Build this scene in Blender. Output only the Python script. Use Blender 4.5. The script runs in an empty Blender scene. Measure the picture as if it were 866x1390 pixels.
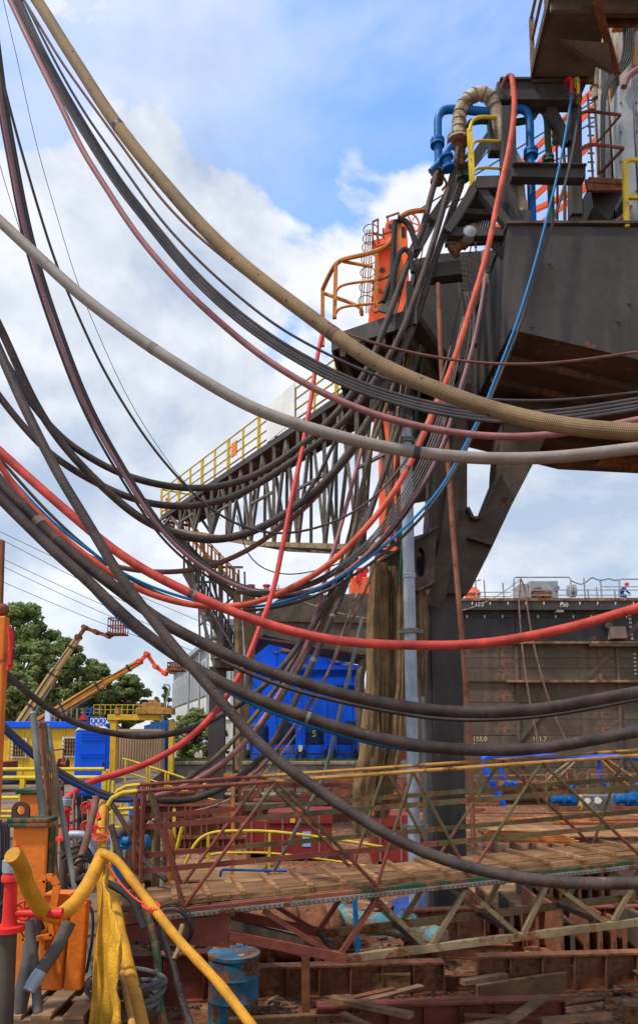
import bpy, math, random
from mathutils import Vector, Matrix, noise as mnoise
R = math.radians
random.seed(7)
scene = bpy.context.scene
COL = scene.collection
V = Vector

# ---------------------------------------------------------------- camera
EYE = 3.5            # eye height above the dock floor (z = 0)
FPX = 1010.0         # focal length in photo pixels (photo 866 x 1390)
CX = 433.0
PITCH = R(6.0)
HORIZON = 1000.0
CY = HORIZON - FPX * math.tan(PITCH)
cam_d = bpy.data.cameras.new('camera')
cam_d.sensor_fit = 'VERTICAL'
cam_d.sensor_height = 36.0
cam_d.lens = 36.0 * FPX / 1390.0
cam_d.shift_y = (CY - 695.0) / 1390.0
cam_d.clip_start = 0.05
cam_d.clip_end = 3000
cam = bpy.data.objects.new('camera', cam_d)
COL.objects.link(cam)
cam.location = (0, 0, EYE)
cam.rotation_euler = (R(90) + PITCH, 0, 0)
scene.camera = cam

# ---------------------------------------------------------------- light
SUN_EL, SUN_ROT = R(60), math.atan2(-0.8, -0.5)
scene.view_settings.view_transform = 'Standard'
scene.view_settings.look = 'None'
scene.view_settings.exposure = 0.24
scene.view_settings.gamma = 1.0
world = bpy.data.worlds.new('World')
scene.world = world
world.use_nodes = True
sun_d = bpy.data.lights.new('sun', 'SUN')
sun_d.energy = 3.4
sun_d.angle = R(5)
sun_d.color = (1.0, 0.94, 0.84)
sun = bpy.data.objects.new('sun', sun_d)
COL.objects.link(sun)
sdir = V((math.sin(SUN_ROT) * math.cos(SUN_EL), math.cos(SUN_ROT) * math.cos(SUN_EL), math.sin(SUN_EL)))
sun.rotation_euler = (-sdir).to_track_quat('-Z', 'Y').to_euler()
sun.location = (-20, -20, 40)


def ray(px, py):
    dx = (px - CX) / FPX
    dy = (CY - py) / FPX
    c, s = math.cos(PITCH), math.sin(PITCH)
    return V((dx, c - dy * s, s + dy * c))


def P(px, py, Y):
    """point on the vertical plane Y metres away, in the direction of a photo pixel"""
    d = ray(px, py)
    return V((0, 0, EYE)) + d * (Y / d.y)


def PZ(px, py, z):
    d = ray(px, py)
    return V((0, 0, EYE)) + d * ((z - EYE) / d.z)


def sky_world():
    nt = world.node_tree
    N, L = nt.nodes, nt.links
    N.clear()
    out = N.new('ShaderNodeOutputWorld')
    bg = N.new('ShaderNodeBackground')
    bg.inputs['Strength'].default_value = 0.145
    sky = N.new('ShaderNodeTexSky')
    sky.sky_type = 'NISHITA'
    sky.sun_disc = False
    sky.sun_elevation = SUN_EL
    sky.sun_rotation = SUN_ROT
    sky.air_density = 1.25
    sky.dust_density = 0.6
    sky.ozone_density = 1.6
    tc = N.new('ShaderNodeTexCoord')

    def math_(op, a, b=None, c=None, clamp=False):
        m = N.new('ShaderNodeMath')
        m.operation = op
        m.use_clamp = clamp
        for i, x in enumerate((a, b, c)):
            if x is None:
                continue
            if isinstance(x, (int, float)):
                m.inputs[i].default_value = x
            else:
                L.new(x, m.inputs[i])
        return m.outputs[0]

    def vmath(op, a, b=None, scale=None):
        m = N.new('ShaderNodeVectorMath')
        m.operation = op
        for i, x in enumerate((a, b)):
            if x is None:
                continue
            if isinstance(x, (tuple, Vector)):
                m.inputs[i].default_value = x
            else:
                L.new(x, m.inputs[i])
        if scale is not None:
            m.inputs['Scale'].default_value = scale
        return m
    d = vmath('NORMALIZE', tc.outputs['Generated']).outputs[0]
    # cloud coordinate: stretch the height so that cumulus keep flat wide bases
    p = vmath('MULTIPLY', d, (1.0, 1.0, 1.35)).outputs[0]

    def cloud(vec, scale, detail, rough, off):
        v = vmath('ADD', vec, off).outputs[0]
        n = N.new('ShaderNodeTexNoise')
        n.inputs['Scale'].default_value = scale
        n.inputs['Detail'].default_value = detail
        n.inputs['Roughness'].default_value = rough
        n.inputs['Distortion'].default_value = 0.25
        L.new(v, n.inputs['Vector'])
        return n.outputs[0]
    o = (3.1, 1.7, 0.35)
    big = cloud(p, 2.6, 10, 0.55, o)
    lit = cloud(vmath('ADD', p, tuple(sdir * 0.045)).outputs[0], 2.6, 5, 0.5, o)
    soft = cloud(p, 2.3, 7, 0.6, (9.0, 4.2, 2.0))
    sep = N.new('ShaderNodeSeparateXYZ')
    L.new(d, sep.inputs[0])

    def blob(px, py, width, amount):
        c = ray(px, py).normalized()
        dist = vmath('DISTANCE', d, tuple(c)).outputs['Value']
        g = math_('MULTIPLY', dist, 1.0 / width)
        g = math_('MULTIPLY', g, g)
        g = math_('SUBTRACT', 1.0, g, clamp=True)
        return math_('MULTIPLY', math_('MULTIPLY', g, g), amount)
    dens = big
    for b in ((560, 90, 0.36, -0.30), (300, 200, 0.10, -0.07), (760, 60, 0.45, -0.2),
              (250, 300, 0.16, 0.16), (520, 310, 0.20, 0.42), (470, 215, 0.06, 0.12), (640, 260, 0.13, 0.2), (330, 250, 0.08, .12), (405, 225, 0.05, -.08),
              (60, 60, 0.22, -0.02), (70, 340, 0.30, 0.16), (170, 430, 0.25, 0.10), (200, 620, 0.45, 0.12), (790, 700, 0.38, 0.26), (120, 760, 0.3, 0.12)):
        dens = math_('ADD', dens, blob(*b))
    low = math_('SUBTRACT', 0.65, sep.outputs['Z'])
    dens = math_('ADD', dens, math_('MULTIPLY', low, 0.16))
    cov = N.new('ShaderNodeMapRange')
    cov.interpolation_type = 'SMOOTHSTEP'
    cov.inputs['From Min'].default_value = 0.455
    cov.inputs['From Max'].default_value = 0.535
    L.new(dens, cov.inputs['Value'])
    veil = N.new('ShaderNodeMapRange')
    veil.interpolation_type = 'SMOOTHSTEP'
    veil.inputs['From Min'].default_value = 0.40
    veil.inputs['From Max'].default_value = 0.74
    veil.inputs['To Max'].default_value = 0.72
    L.new(soft, veil.inputs['Value'])
    cover = math_('MULTIPLY', math_('MAXIMUM', cov.outputs[0], math_('ADD', veil.outputs[0], blob(110, 90, 0.32, 0.42), clamp=True)), 0.93)
    # light and shade of the clouds
    sh = math_('SUBTRACT', big, lit)
    sh = math_('MULTIPLY', sh, 4.2)
    sh2 = math_('MULTIPLY', math_('SUBTRACT', soft, 0.5), -4.2)
    thick = math_('MULTIPLY', math_('SUBTRACT', dens, 0.66), -0.7)
    sh = math_('ADD', math_('ADD', math_('ADD', sh, 0.70), sh2), thick)
    for b in ((190, 400, 0.24, -0.5), (40, 560, 0.18, -0.25), (330, 330, 0.16, -0.2), (780, 690, 0.25, 0.25)):
        sh = math_('ADD', sh, blob(*b))
    sh = math_('ADD', sh, 0.0, clamp=True)
    ccol = N.new('ShaderNodeMix')
    ccol.data_type = 'RGBA'
    ccol.inputs['A'].default_value = (2.95, 3.5, 4.35, 1)
    ccol.inputs['B'].default_value = (5.95, 5.95, 5.95, 1)
    L.new(sh, ccol.inputs['Factor'])
    mx = N.new('ShaderNodeMix')
    mx.data_type = 'RGBA'
    L.new(cover, mx.inputs['Factor'])
    lift = N.new('ShaderNodeMix')
    lift.data_type = 'RGBA'
    lift.blend_type = 'MULTIPLY'
    lift.inputs['Factor'].default_value = 1.0
    lift.inputs['B'].default_value = (1.22, 1.55, 1.95, 1)
    L.new(sky.outputs[0], lift.inputs['A'])
    L.new(lift.outputs['Result'], mx.inputs['A'])
    L.new(ccol.outputs['Result'], mx.inputs['B'])
    L.new(mx.outputs['Result'], bg.inputs['Color'])
    L.new(bg.outputs[0], out.inputs['Surface'])


sky_world()

# ---------------------------------------------------------------- materials
MATS = {}


def mat(name, col, rough=0.6, metal=0.0, var=0.25, rust=0.0, rustcol=(0.16, 0.065, 0.028), scale=2.0,
        bump=0.12, streak=0.0, streakcol=None, spots=0.0, spotcol=(0.02, 0.018, 0.016), weave=0, wood=False, rnd=0.0, spec=0.2):
    if name in MATS:
        return MATS[name]
    m = bpy.data.materials.new(name)
    MATS[name] = m
    m.use_nodes = True
    nt = m.node_tree
    N, L = nt.nodes, nt.links
    bs = N['Principled BSDF']
    bs.inputs['Metallic'].default_value = metal
    bs.inputs['Specular IOR Level'].default_value = spec
    tc = N.new('ShaderNodeTexCoord')
    co = tc.outputs['Object']

    def noise(sc, det=4, ro=0.55, vec=None, stretch=None):
        n = N.new('ShaderNodeTexNoise')
        n.inputs['Scale'].default_value = sc
        n.inputs['Detail'].default_value = det
        n.inputs['Roughness'].default_value = ro
        v = vec or co
        if stretch:
            mp = N.new('ShaderNodeMapping')
            mp.inputs['Scale'].default_value = stretch
            L.new(v, mp.inputs['Vector'])
            v = mp.outputs[0]
        L.new(v, n.inputs['Vector'])
        return n.outputs[0]

    def ramp(src, a, b, to0=0.0, to1=1.0):
        r = N.new('ShaderNodeMapRange')
        r.interpolation_type = 'SMOOTHSTEP'
        r.inputs['From Min'].default_value = a
        r.inputs['From Max'].default_value = b
        r.inputs['To Min'].default_value = to0
        r.inputs['To Max'].default_value = to1
        L.new(src, r.inputs['Value'])
        return r.outputs[0]

    def mix(a, b, f, blend='MIX'):
        x = N.new('ShaderNodeMix')
        x.data_type = 'RGBA'
        x.blend_type = blend
        for s, val in (('A', a), ('B', b), ('Factor', f)):
            if isinstance(val, tuple):
                x.inputs[s].default_value = (val[0], val[1], val[2], 1)
            elif isinstance(val, (int, float)):
                x.inputs[s].default_value = val
            else:
                L.new(val, x.inputs[s])
        return x.outputs['Result']
    lo = tuple(c * (1 - var) for c in col)
    hi = tuple(min(1, c * (1 + var * 0.8)) for c in col)
    big = noise(scale, 6, 0.6)
    c = mix(lo, hi, ramp(big, 0.32, 0.68))
    fine = noise(scale * 14, 5, 0.6)
    c = mix(c, tuple(x * 0.72 for x in col), ramp(fine, 0.5, 0.8, 0, min(1, var * 2.2)))
    if wood:
        g = noise(1.0, 5, 0.65, stretch=wood)
        c = mix(c, tuple(x * 0.45 for x in col), ramp(g, 0.42, 0.72, 0, 0.8))
    if rnd:
        oi = N.new('ShaderNodeObjectInfo')
        hs = N.new('ShaderNodeMapRange')
        hs.inputs['To Min'].default_value = 1 - rnd
        hs.inputs['To Max'].default_value = 1 + rnd
        L.new(oi.outputs['Random'], hs.inputs['Value'])
        vm = N.new('ShaderNodeVectorMath')
        vm.operation = 'SCALE'
        L.new(c, vm.inputs[0])
        L.new(hs.outputs[0], vm.inputs['Scale'])
        c = vm.outputs[0]
    if streak:
        st = noise(1.0, 5, 0.6, stretch=(7 * scale / 2, 7 * scale / 2, 0.35))
        c = mix(c, streakcol or tuple(x * 0.5 for x in col), ramp(st, 0.48, 0.72, 0, streak))
    if spots:
        sp = noise(scale * 7, 3, 0.5)
        c = mix(c, spotcol, ramp(sp, 0.70 - spots * 0.2, 0.74 - spots * 0.16))
    ro_out = None
    if rust:
        rn = noise(scale * 1.7, 9, 0.68)
        rf = ramp(rn, 0.66 - rust * 0.32, 0.74 - rust * 0.3)
        rc = mix(tuple(x * 0.55 for x in rustcol), tuple(x * 1.5 for x in rustcol), ramp(noise(scale * 9, 4), 0.3, 0.7))
        c = mix(c, rc, rf)
        ro_out = ramp(rf, 0, 1, rough, 0.88)
    bh = fine
    if weave:
        uv = N.new('ShaderNodeSeparateXYZ')
        L.new(tc.outputs['UV'], uv.inputs[0])

        def mm(op, a, b=None):
            q = N.new('ShaderNodeMath')
            q.operation = op
            for i, x in enumerate((a, b)):
                if x is None:
                    continue
                if isinstance(x, (int, float)):
                    q.inputs[i].default_value = x
                else:
                    L.new(x, q.inputs[i])
            return q.outputs[0]
        if weave == 1:       # diagonal braid
            k = 2 * math.pi
            a = mm('SINE', mm('ADD', mm('MULTIPLY', uv.outputs[0], k * 12), mm('MULTIPLY', uv.outputs[1], k * 34)))
            b = mm('SINE', mm('SUBTRACT', mm('MULTIPLY', uv.outputs[0], k * 12), mm('MULTIPLY', uv.outputs[1], k * 34)))
            w = mm('MULTIPLY', a, b)
            wf = ramp(w, -0.25, 0.8)
            c = mix(mix(c, (0.05, 0.033, 0.02), 0.5), c, wf)
            bh = wf
        else:                # cloth wrap spiral of rubber hose
            k = 2 * math.pi
            a = mm('SINE', mm('ADD', mm('MULTIPLY', uv.outputs[0], k), mm('MULTIPLY', uv.outputs[1], k * 22)))
            wf = ramp(a, -0.9, 0.3)
            c = mix(mix(c, (0.012, 0.01, 0.009), 0.12), c, wf)
            bh = mm('ADD', mm('MULTIPLY', wf, 0.05), fine)
    L.new(c, bs.inputs['Base Color'])
    if ro_out is not None:
        L.new(ro_out, bs.inputs['Roughness'])
    else:
        L.new(ramp(big, 0.3, 0.7, max(0.05, rough - 0.08), min(1, rough + 0.1)), bs.inputs['Roughness'])
    if bump:
        bp = N.new('ShaderNodeBump')
        bp.inputs['Strength'].default_value = min(1, bump * 3)
        bp.inputs['Distance'].default_value = 0.012
        L.new(bh, bp.inputs['Height'])
        L.new(bp.outputs[0], bs.inputs['Normal'])
    return m


# ---------------------------------------------------------------- mesh builder
class MB:
    def __init__(s):
        s.v, s.f, s.uv = [], [], []

    def face(s, idx, uv=None):
        s.f.append(tuple(idx))
        s.uv.append(uv)

    def box(s, c, size, rz=0.0, m=None):
        c = V(c)
        rot = m or Matrix.Rotation(rz, 3, 'Z')
        hx, hy, hz = size[0] / 2, size[1] / 2, size[2] / 2
        b = len(s.v)
        for x, y, z in ((-hx, -hy, -hz), (hx, -hy, -hz), (hx, hy, -hz), (-hx, hy, -hz),
                        (-hx, -hy, hz), (hx, -hy, hz), (hx, hy, hz), (-hx, hy, hz)):
            s.v.append(c + rot @ V((x, y, z)))
        for q in ((0, 3, 2, 1), (4, 5, 6, 7), (0, 1, 5, 4), (1, 2, 6, 5), (2, 3, 7, 6), (3, 0, 4, 7)):
            s.face([b + i for i in q])
        return s

    def span(s, a, b):
        """axis-aligned box between two corners"""
        a, b = V(a), V(b)
        return s.box((a + b) / 2, [abs(b[i] - a[i]) for i in range(3)])

    def bar(s, p, q, w, h=None, up=V((0, 0, 1))):
        p, q = V(p), V(q)
        h = h or w
        d = (q - p)
        ln = d.length
        if ln < 1e-6:
            return s
        d.normalize()
        if abs(d.dot(up)) > 0.98:
            up = V((0, 1, 0))
        x = d.cross(up).normalized()
        z = x.cross(d)
        m = Matrix((x, d, z)).transposed()
        return s.box((p + q) / 2, (w, ln, h), m=m)

    def tube(s, pts, r, n=8, caps=True):
        pts = [V(p) for p in pts]
        k = len(pts)
        if not isinstance(r, (list, tuple)):
            r = [r] * k
        t0 = (pts[1] - pts[0]).normalized()
        ref = V((0, 0, 1)) if abs(t0.z) < 0.9 else V((1, 0, 0))
        x = t0.cross(ref).normalized()
        b = len(s.v)
        ln = 0.0
        lens = []
        for i in range(k):
            t = (pts[min(i + 1, k - 1)] - pts[max(i - 1, 0)])
            if t.length < 1e-9:
                t = t0
            t = t.normalized()
            x = (x - t * x.dot(t))
            x.normalize()
            y = t.cross(x)
            if i:
                ln += (pts[i] - pts[i - 1]).length
            lens.append(ln)
            for j in range(n):
                a = 2 * math.pi * j / n
                s.v.append(pts[i] + (x * math.cos(a) + y * math.sin(a)) * r[i])
        for i in range(k - 1):
            for j in range(n):
                j2 = (j + 1) % n
                u0, u1 = j / n, (j + 1) / n
                s.face((b + i * n + j, b + i * n + j2, b + (i + 1) * n + j2, b + (i + 1) * n + j),
                       ((u0, lens[i]), (u1, lens[i]), (u1, lens[i + 1]), (u0, lens[i + 1])))
        if caps:
            s.face([b + j for j in reversed(range(n))])
            s.face([b + (k - 1) * n + j for j in range(n)])
        return s

    def cyl(s, p, q, r, n=14, r2=None):
        return s.tube([p, q], [r, r if r2 is None else r2], n)

    def lathe(s, o, axis, prof, n=18):
        """prof: list of (radius, height along axis)"""
        o, axis = V(o), V(axis).normalized()
        return s.tube2([o + axis * h for _, h in prof], [max(1e-4, r) for r, _ in prof], axis, n)

    def tube2(s, pts, rs, axis, n):
        ref = V((0, 0, 1)) if abs(axis.z) < 0.9 else V((1, 0, 0))
        x = axis.cross(ref).normalized()
        y = axis.cross(x)
        b = len(s.v)
        for p, r in zip(pts, rs):
            for j in range(n):
                a = 2 * math.pi * j / n
                s.v.append(p + (x * math.cos(a) + y * math.sin(a)) * r)
        for i in range(len(pts) - 1):
            for j in range(n):
                j2 = (j + 1) % n
                s.face((b + i * n + j, b + i * n + j2, b + (i + 1) * n + j2, b + (i + 1) * n + j))
        s.face([b + j for j in reversed(range(n))])
        s.face([b + (len(pts) - 1) * n + j for j in range(n)])
        return s

    def prism(s, pts, vec):
        pts = [V(p) for p in pts]
        vec = V(vec)
        n = len(pts)
        b = len(s.v)
        s.v += pts + [p + vec for p in pts]
        s.face([b + i for i in range(n)])
        s.face([b + n + i for i in reversed(range(n))])
        for i in range(n):
            j = (i + 1) % n
            s.face((b + i, b + n + i, b + n + j, b + j))
        return s

    def ring(s, c, axis, rad, r, n=8, k=24):
        axis = V(axis).normalized()
        ref = V((0, 0, 1)) if abs(axis.z) < 0.9 else V((1, 0, 0))
        x = axis.cross(ref).normalized()
        y = axis.cross(x)
        c = V(c)
        s.tube([c + (x * math.cos(2 * math.pi * i / k) + y * math.sin(2 * math.pi * i / k)) * rad for i in range(k + 1)], r, n, False)
        return s

    def mesh(s, name, origin=V((0, 0, 0)), smooth=False):
        me = bpy.data.meshes.new(name)
        me.from_pydata([tuple(v - origin) for v in s.v], [], s.f)
        if any(u is not None for u in s.uv):
            lay = me.uv_layers.new(name='UVMap')
            i = 0
            for f, u in zip(s.f, s.uv):
                for k in range(len(f)):
                    lay.data[i].uv = u[k] if u else (0, 0)
                    i += 1
        if smooth:
            me.shade_smooth()
            me.set_sharp_from_angle(angle=R(40))
        me.update()
        return me


def wloc(o):
    p = V((0, 0, 0))
    while o is not None:
        p = p + o.location
        o = o.parent
    return p


def obj(name, mb, material, parent=None, smooth=False, bevel=0, origin=None, fix=False):
    """link one mesh object; geometry is given in world coordinates"""
    if origin is None:
        lo = V((min(v.x for v in mb.v), min(v.y for v in mb.v), min(v.z for v in mb.v)))
        hi = V((max(v.x for v in mb.v), max(v.y for v in mb.v), max(v.z for v in mb.v)))
        origin = V(((lo.x + hi.x) / 2, (lo.y + hi.y) / 2, lo.z))
    o = bpy.data.objects.new(name, mb.mesh(name, origin, smooth))
    COL.objects.link(o)
    o.data.materials.append(material)
    base = wloc(parent) if parent else V((0, 0, 0))
    o.parent = parent
    o.location = origin - base
    if bevel:
        b = o.modifiers.new('bevel', 'BEVEL')
        b.width = bevel
        b.segments = 2
        b.limit_method = 'ANGLE'
    return o


def tag(o, label, cat, group=None):
    o['label'] = label
    o['category'] = cat
    if group:
        o['group'] = group
    return o


def thing(name, label, cat, loc=(0, 0, 0), group=None):
    o = bpy.data.objects.new(name, None)
    o.empty_display_size = 0.2
    COL.objects.link(o)
    o.location = loc
    return tag(o, label, cat, group)


def struct(o):
    o['kind'] = 'structure'
    return o


def text(name, body, size, m, loc, rot, parent=None, depth=0.004, align='LEFT'):
    cu = bpy.data.curves.new(name, 'FONT')
    cu.body = body
    cu.size = size
    cu.extrude = depth
    cu.align_x = align
    t = bpy.data.objects.new(name, cu)
    COL.objects.link(t)
    bpy.context.view_layer.update()
    me = bpy.data.meshes.new_from_object(t)
    bpy.data.objects.remove(t)
    o = bpy.data.objects.new(name, me)
    COL.objects.link(o)
    me.materials.append(m)
    o.parent = parent
    o.location = V(loc) - (wloc(parent) if parent else V((0, 0, 0)))
    o.rotation_euler = rot
    return o


def spline(pts, n=90, smooth=14):
    """smooth curve through control points: Catmull-Rom, resampled, relaxed"""
    pts = [V(p) for p in pts]
    if len(pts) == 2:
        return [pts[0].lerp(pts[1], i / (n - 1)) for i in range(n)]
    ext = [pts[0] * 2 - pts[1]] + pts + [pts[-1] * 2 - pts[-2]]
    dense = []
    for i in range(1, len(ext) - 2):
        p0, p1, p2, p3 = ext[i - 1:i + 3]
        t = [0.0]
        for a, b in ((p0, p1), (p1, p2), (p2, p3)):
            t.append(t[-1] + max(1e-4, (b - a).length) ** 0.5)
        for k in range(24):
            u = t[1] + (t[2] - t[1]) * k / 24
            a1 = p0.lerp(p1, (u - t[0]) / (t[1] - t[0]))
            a2 = p1.lerp(p2, (u - t[1]) / (t[2] - t[1]))
            a3 = p2.lerp(p3, (u - t[2]) / (t[3] - t[2]))
            b1 = a1.lerp(a2, (u - t[0]) / (t[2] - t[0]))
            b2 = a2.lerp(a3, (u - t[1]) / (t[3] - t[1]))
            dense.append(b1.lerp(b2, (u - t[1]) / (t[2] - t[1])))
    dense.append(pts[-1])
    cum = [0.0]
    for a, b in zip(dense, dense[1:]):
        cum.append(cum[-1] + (b - a).length)
    out = []
    j = 0
    for i in range(n):
        s = cum[-1] * i / (n - 1)
        while j < len(cum) - 2 and cum[j + 1] < s:
            j += 1
        f = (s - cum[j]) / max(1e-9, cum[j + 1] - cum[j])
        out.append(dense[j].lerp(dense[j + 1], min(1, f)))
    for _ in range(smooth):
        out = [out[0]] + [(out[i - 1] + out[i] * 2 + out[i + 1]) / 4 for i in range(1, n - 1)] + [out[-1]]
    return out


def path(pix, Y0, Y1=None, n=90, smooth=14, ext0=0, ext1=0):
    """pixel list (px, py[, Y]) -> world curve; depth is interpolated along the list unless given"""
    Y1 = Y0 if Y1 is None else Y1
    ln = [0.0]
    for a, b in zip(pix, pix[1:]):
        ln.append(ln[-1] + math.hypot(b[0] - a[0], b[1] - a[1]))
    pts = []
    for q, l in zip(pix, ln):
        y = q[2] if len(q) > 2 else Y0 + (Y1 - Y0) * l / ln[-1]
        pts.append(P(q[0], q[1], y))
    c = spline(pts, n, smooth)
    if ext0:
        d = (c[0] - c[2]).normalized()
        c = [c[0] + d * ext0 * k / 4 for k in (4, 3, 2, 1)] + c
    if ext1:
        d = (c[-1] - c[-3]).normalized()
        c = c + [c[-1] + d * ext1 * k / 4 for k in (1, 2, 3, 4)]
    return c

# ---------------------------------------------------------------- materials in use
M_DECK = mat('deck_timber', (0.26, 0.15, 0.08), 0.85, var=0.5, scale=1.2, wood=(0.6, 14, 3), rnd=0.25, bump=0.2)
M_RUSTDECK = mat('rusty_deck', (0.27, 0.15, 0.09), 0.85, var=0.5, rust=0.8, scale=0.8, bump=0.2)
M_PLANK = mat('gangway_plank', (0.30, 0.155, 0.068), 0.85, var=0.4, scale=1.5, wood=(0.7, 22, 10), rnd=0.28, bump=0.25)
M_BLACK = mat('black_steel', (0.056, 0.047, 0.041), 0.6, var=0.28, scale=0.9, rust=0.16, streak=0.6, streakcol=(0.085, 0.075, 0.066), bump=0.06)
M_BLACK2 = mat('brown_black_steel', (0.085, 0.064, 0.047), 0.7, var=0.4, scale=1.1, rust=0.38, rustcol=(0.10, 0.052, 0.03), streak=0.5, bump=0.08)
M_UNDER = mat('rust_soffit_steel', (0.075, 0.045, 0.03), 0.8, var=0.35, scale=0.8, rust=0.5, rustcol=(0.12, 0.055, 0.03))
M_TRUSS = mat('truss_steel', (0.135, 0.115, 0.098), 0.65, var=0.35, rust=0.4, rustcol=(0.13, 0.07, 0.04))
M_WALL = mat('dock_wall_plate', (0.115, 0.085, 0.058), 0.72, var=0.4, scale=0.5, rust=0.4, rustcol=(0.14, 0.078, 0.048), streak=0.75, streakcol=(0.135, 0.10, 0.066), rnd=0.06, bump=0.1)
M_WALLTOP = mat('dock_wall_top_plate', (0.055, 0.05, 0.048), 0.65, var=0.3, scale=0.6, rust=0.15, streak=0.5, streakcol=(0.075, 0.068, 0.06), rnd=0.1)
M_LEDGE = mat('rusty_ledge', (0.28, 0.15, 0.07), 0.8, var=0.5, rust=0.55, scale=1.5)
M_RUST = mat('rusty_steel', (0.23, 0.085, 0.042), 0.85, var=0.45, rust=0.6, scale=1.6)
M_RUSTRED = mat('oxide_red_paint', (0.215, 0.058, 0.036), 0.65, var=0.35, rust=0.35, scale=1.6, streak=0.3)
M_CRATE = mat('crate_red_paint', (0.22, 0.028, 0.024), 0.5, var=0.18, rust=0.08, scale=0.8)
M_OLIVE = mat('olive_green_paint', (0.12, 0.10, 0.04), 0.6, var=0.35, rust=0.48, scale=2.5)
M_GREEN = mat('dark_green_paint', (0.022, 0.062, 0.028), 0.5, var=0.3, rust=0.5, scale=2.5)
M_KHAKI = mat('faded_khaki_paint', (0.24, 0.18, 0.095), 0.7, var=0.35, rust=0.45, scale=2.2)
M_YELLOW = mat('yellow_paint', (0.72, 0.42, 0.035), 0.45, var=0.15, rust=0.12, scale=2.5)
M_YRAIL = mat('yellow_rail_paint', (0.62, 0.42, 0.03), 0.5, var=0.2, rust=0.14, scale=3)
M_OCHRE = mat('rusty_ochre_rail', (0.42, 0.21, 0.05), 0.6, var=0.3, rust=0.35, scale=3)
M_ORANGE = mat('orange_paint', (0.68, 0.17, 0.02), 0.5, var=0.16, rust=0.12, scale=2)
M_ORRAIL = mat('orange_rail_paint', (0.50, 0.17, 0.03), 0.55, var=0.25, rust=0.3, scale=3)
M_ORCRANE = mat('crane_orange_red', (0.82, 0.11, 0.03), 0.5, var=0.14, rust=0.05, scale=1)
M_RED = mat('red_paint', (0.62, 0.025, 0.022), 0.4, var=0.15, rust=0.05, scale=3)
M_BLUE = mat('pipe_blue', (0.006, 0.10, 0.30), 0.4, var=0.25, rust=0.1, scale=2.5)
M_BRIGHTBLUE = mat('bright_blue', (0.004, 0.11, 0.75), 0.45, var=0.1, scale=1)
M_BLUESHED = mat('shed_blue', (0.005, 0.10, 0.72), 0.55, var=0.25, scale=0.6, streak=0.5, rust=0.06)
M_PIPEGREEN = mat('pipe_green', (0.03, 0.075, 0.035), 0.45, var=0.3, rust=0.2, scale=2.5)
M_TEAL = mat('flaking_teal', (0.06, 0.24, 0.27), 0.6, var=0.3, rust=0.75, rustcol=(0.25, 0.19, 0.12), scale=2)
M_INSUL = mat('dirty_insulation', (0.38, 0.30, 0.20), 0.9, var=0.5, rust=0.5, rustcol=(0.12, 0.09, 0.06), scale=3, bump=0.3)
M_BURLAP = mat('brown_tarpaulin', (0.22, 0.135, 0.062), 0.9, var=0.35, scale=3.5, streak=0.25, streakcol=(0.12, 0.07, 0.034), bump=0.35)
M_GALV = mat('galvanised_steel', (0.33, 0.37, 0.41), 0.5, metal=0.3, var=0.22, scale=3, streak=0.3)
M_GREY = mat('grey_paint', (0.30, 0.31, 0.31), 0.55, var=0.2, rust=0.1, scale=1.5, streak=0.3)
M_GREYGREEN = mat('grey_green_pole', (0.17, 0.175, 0.14), 0.6, var=0.3, rust=0.25, scale=3)
M_WHITE = mat('dirty_white_paint', (0.66, 0.64, 0.58), 0.55, var=0.1, scale=1, streak=0.2, streakcol=(0.4, 0.36, 0.3))
M_MARK = mat('white_marking', (0.75, 0.72, 0.62), 0.6, var=0.15)
M_YMARK = mat('yellow_marking', (0.62, 0.52, 0.22), 0.6, var=0.15)
M_CONCRETE = mat('stained_concrete', (0.22, 0.19, 0.14), 0.9, var=0.35, scale=0.7, streak=0.7, streakcol=(0.09, 0.08, 0.055), bump=0.25)
M_GLASS = mat('dark_glass', (0.03, 0.035, 0.04), 0.12, var=0.1, bump=0)
M_RUBBER = mat('rubber_black', (0.03, 0.028, 0.027), 0.75, var=0.25, bump=0.1)
M_SAND = mat('container_sand', (0.50, 0.34, 0.20), 0.6, var=0.12, scale=0.6, streak=0.25)
M_BARK = mat('bark', (0.12, 0.085, 0.055), 0.9, var=0.4, scale=3)
M_SKIN = mat('skin', (0.5, 0.28, 0.19), 0.6, var=0.05)
M_NAVY = mat('navy_cloth', (0.02, 0.045, 0.17), 0.85, var=0.2)
M_HIVIS = mat('orange_cloth', (0.75, 0.12, 0.02), 0.8, var=0.1)
M_HELMET = mat('red_helmet_plastic', (0.6, 0.02, 0.015), 0.3, var=0.05, bump=0)
M_WIRE = mat('dark_wire', (0.05, 0.045, 0.04), 0.7, var=0.2)


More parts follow.
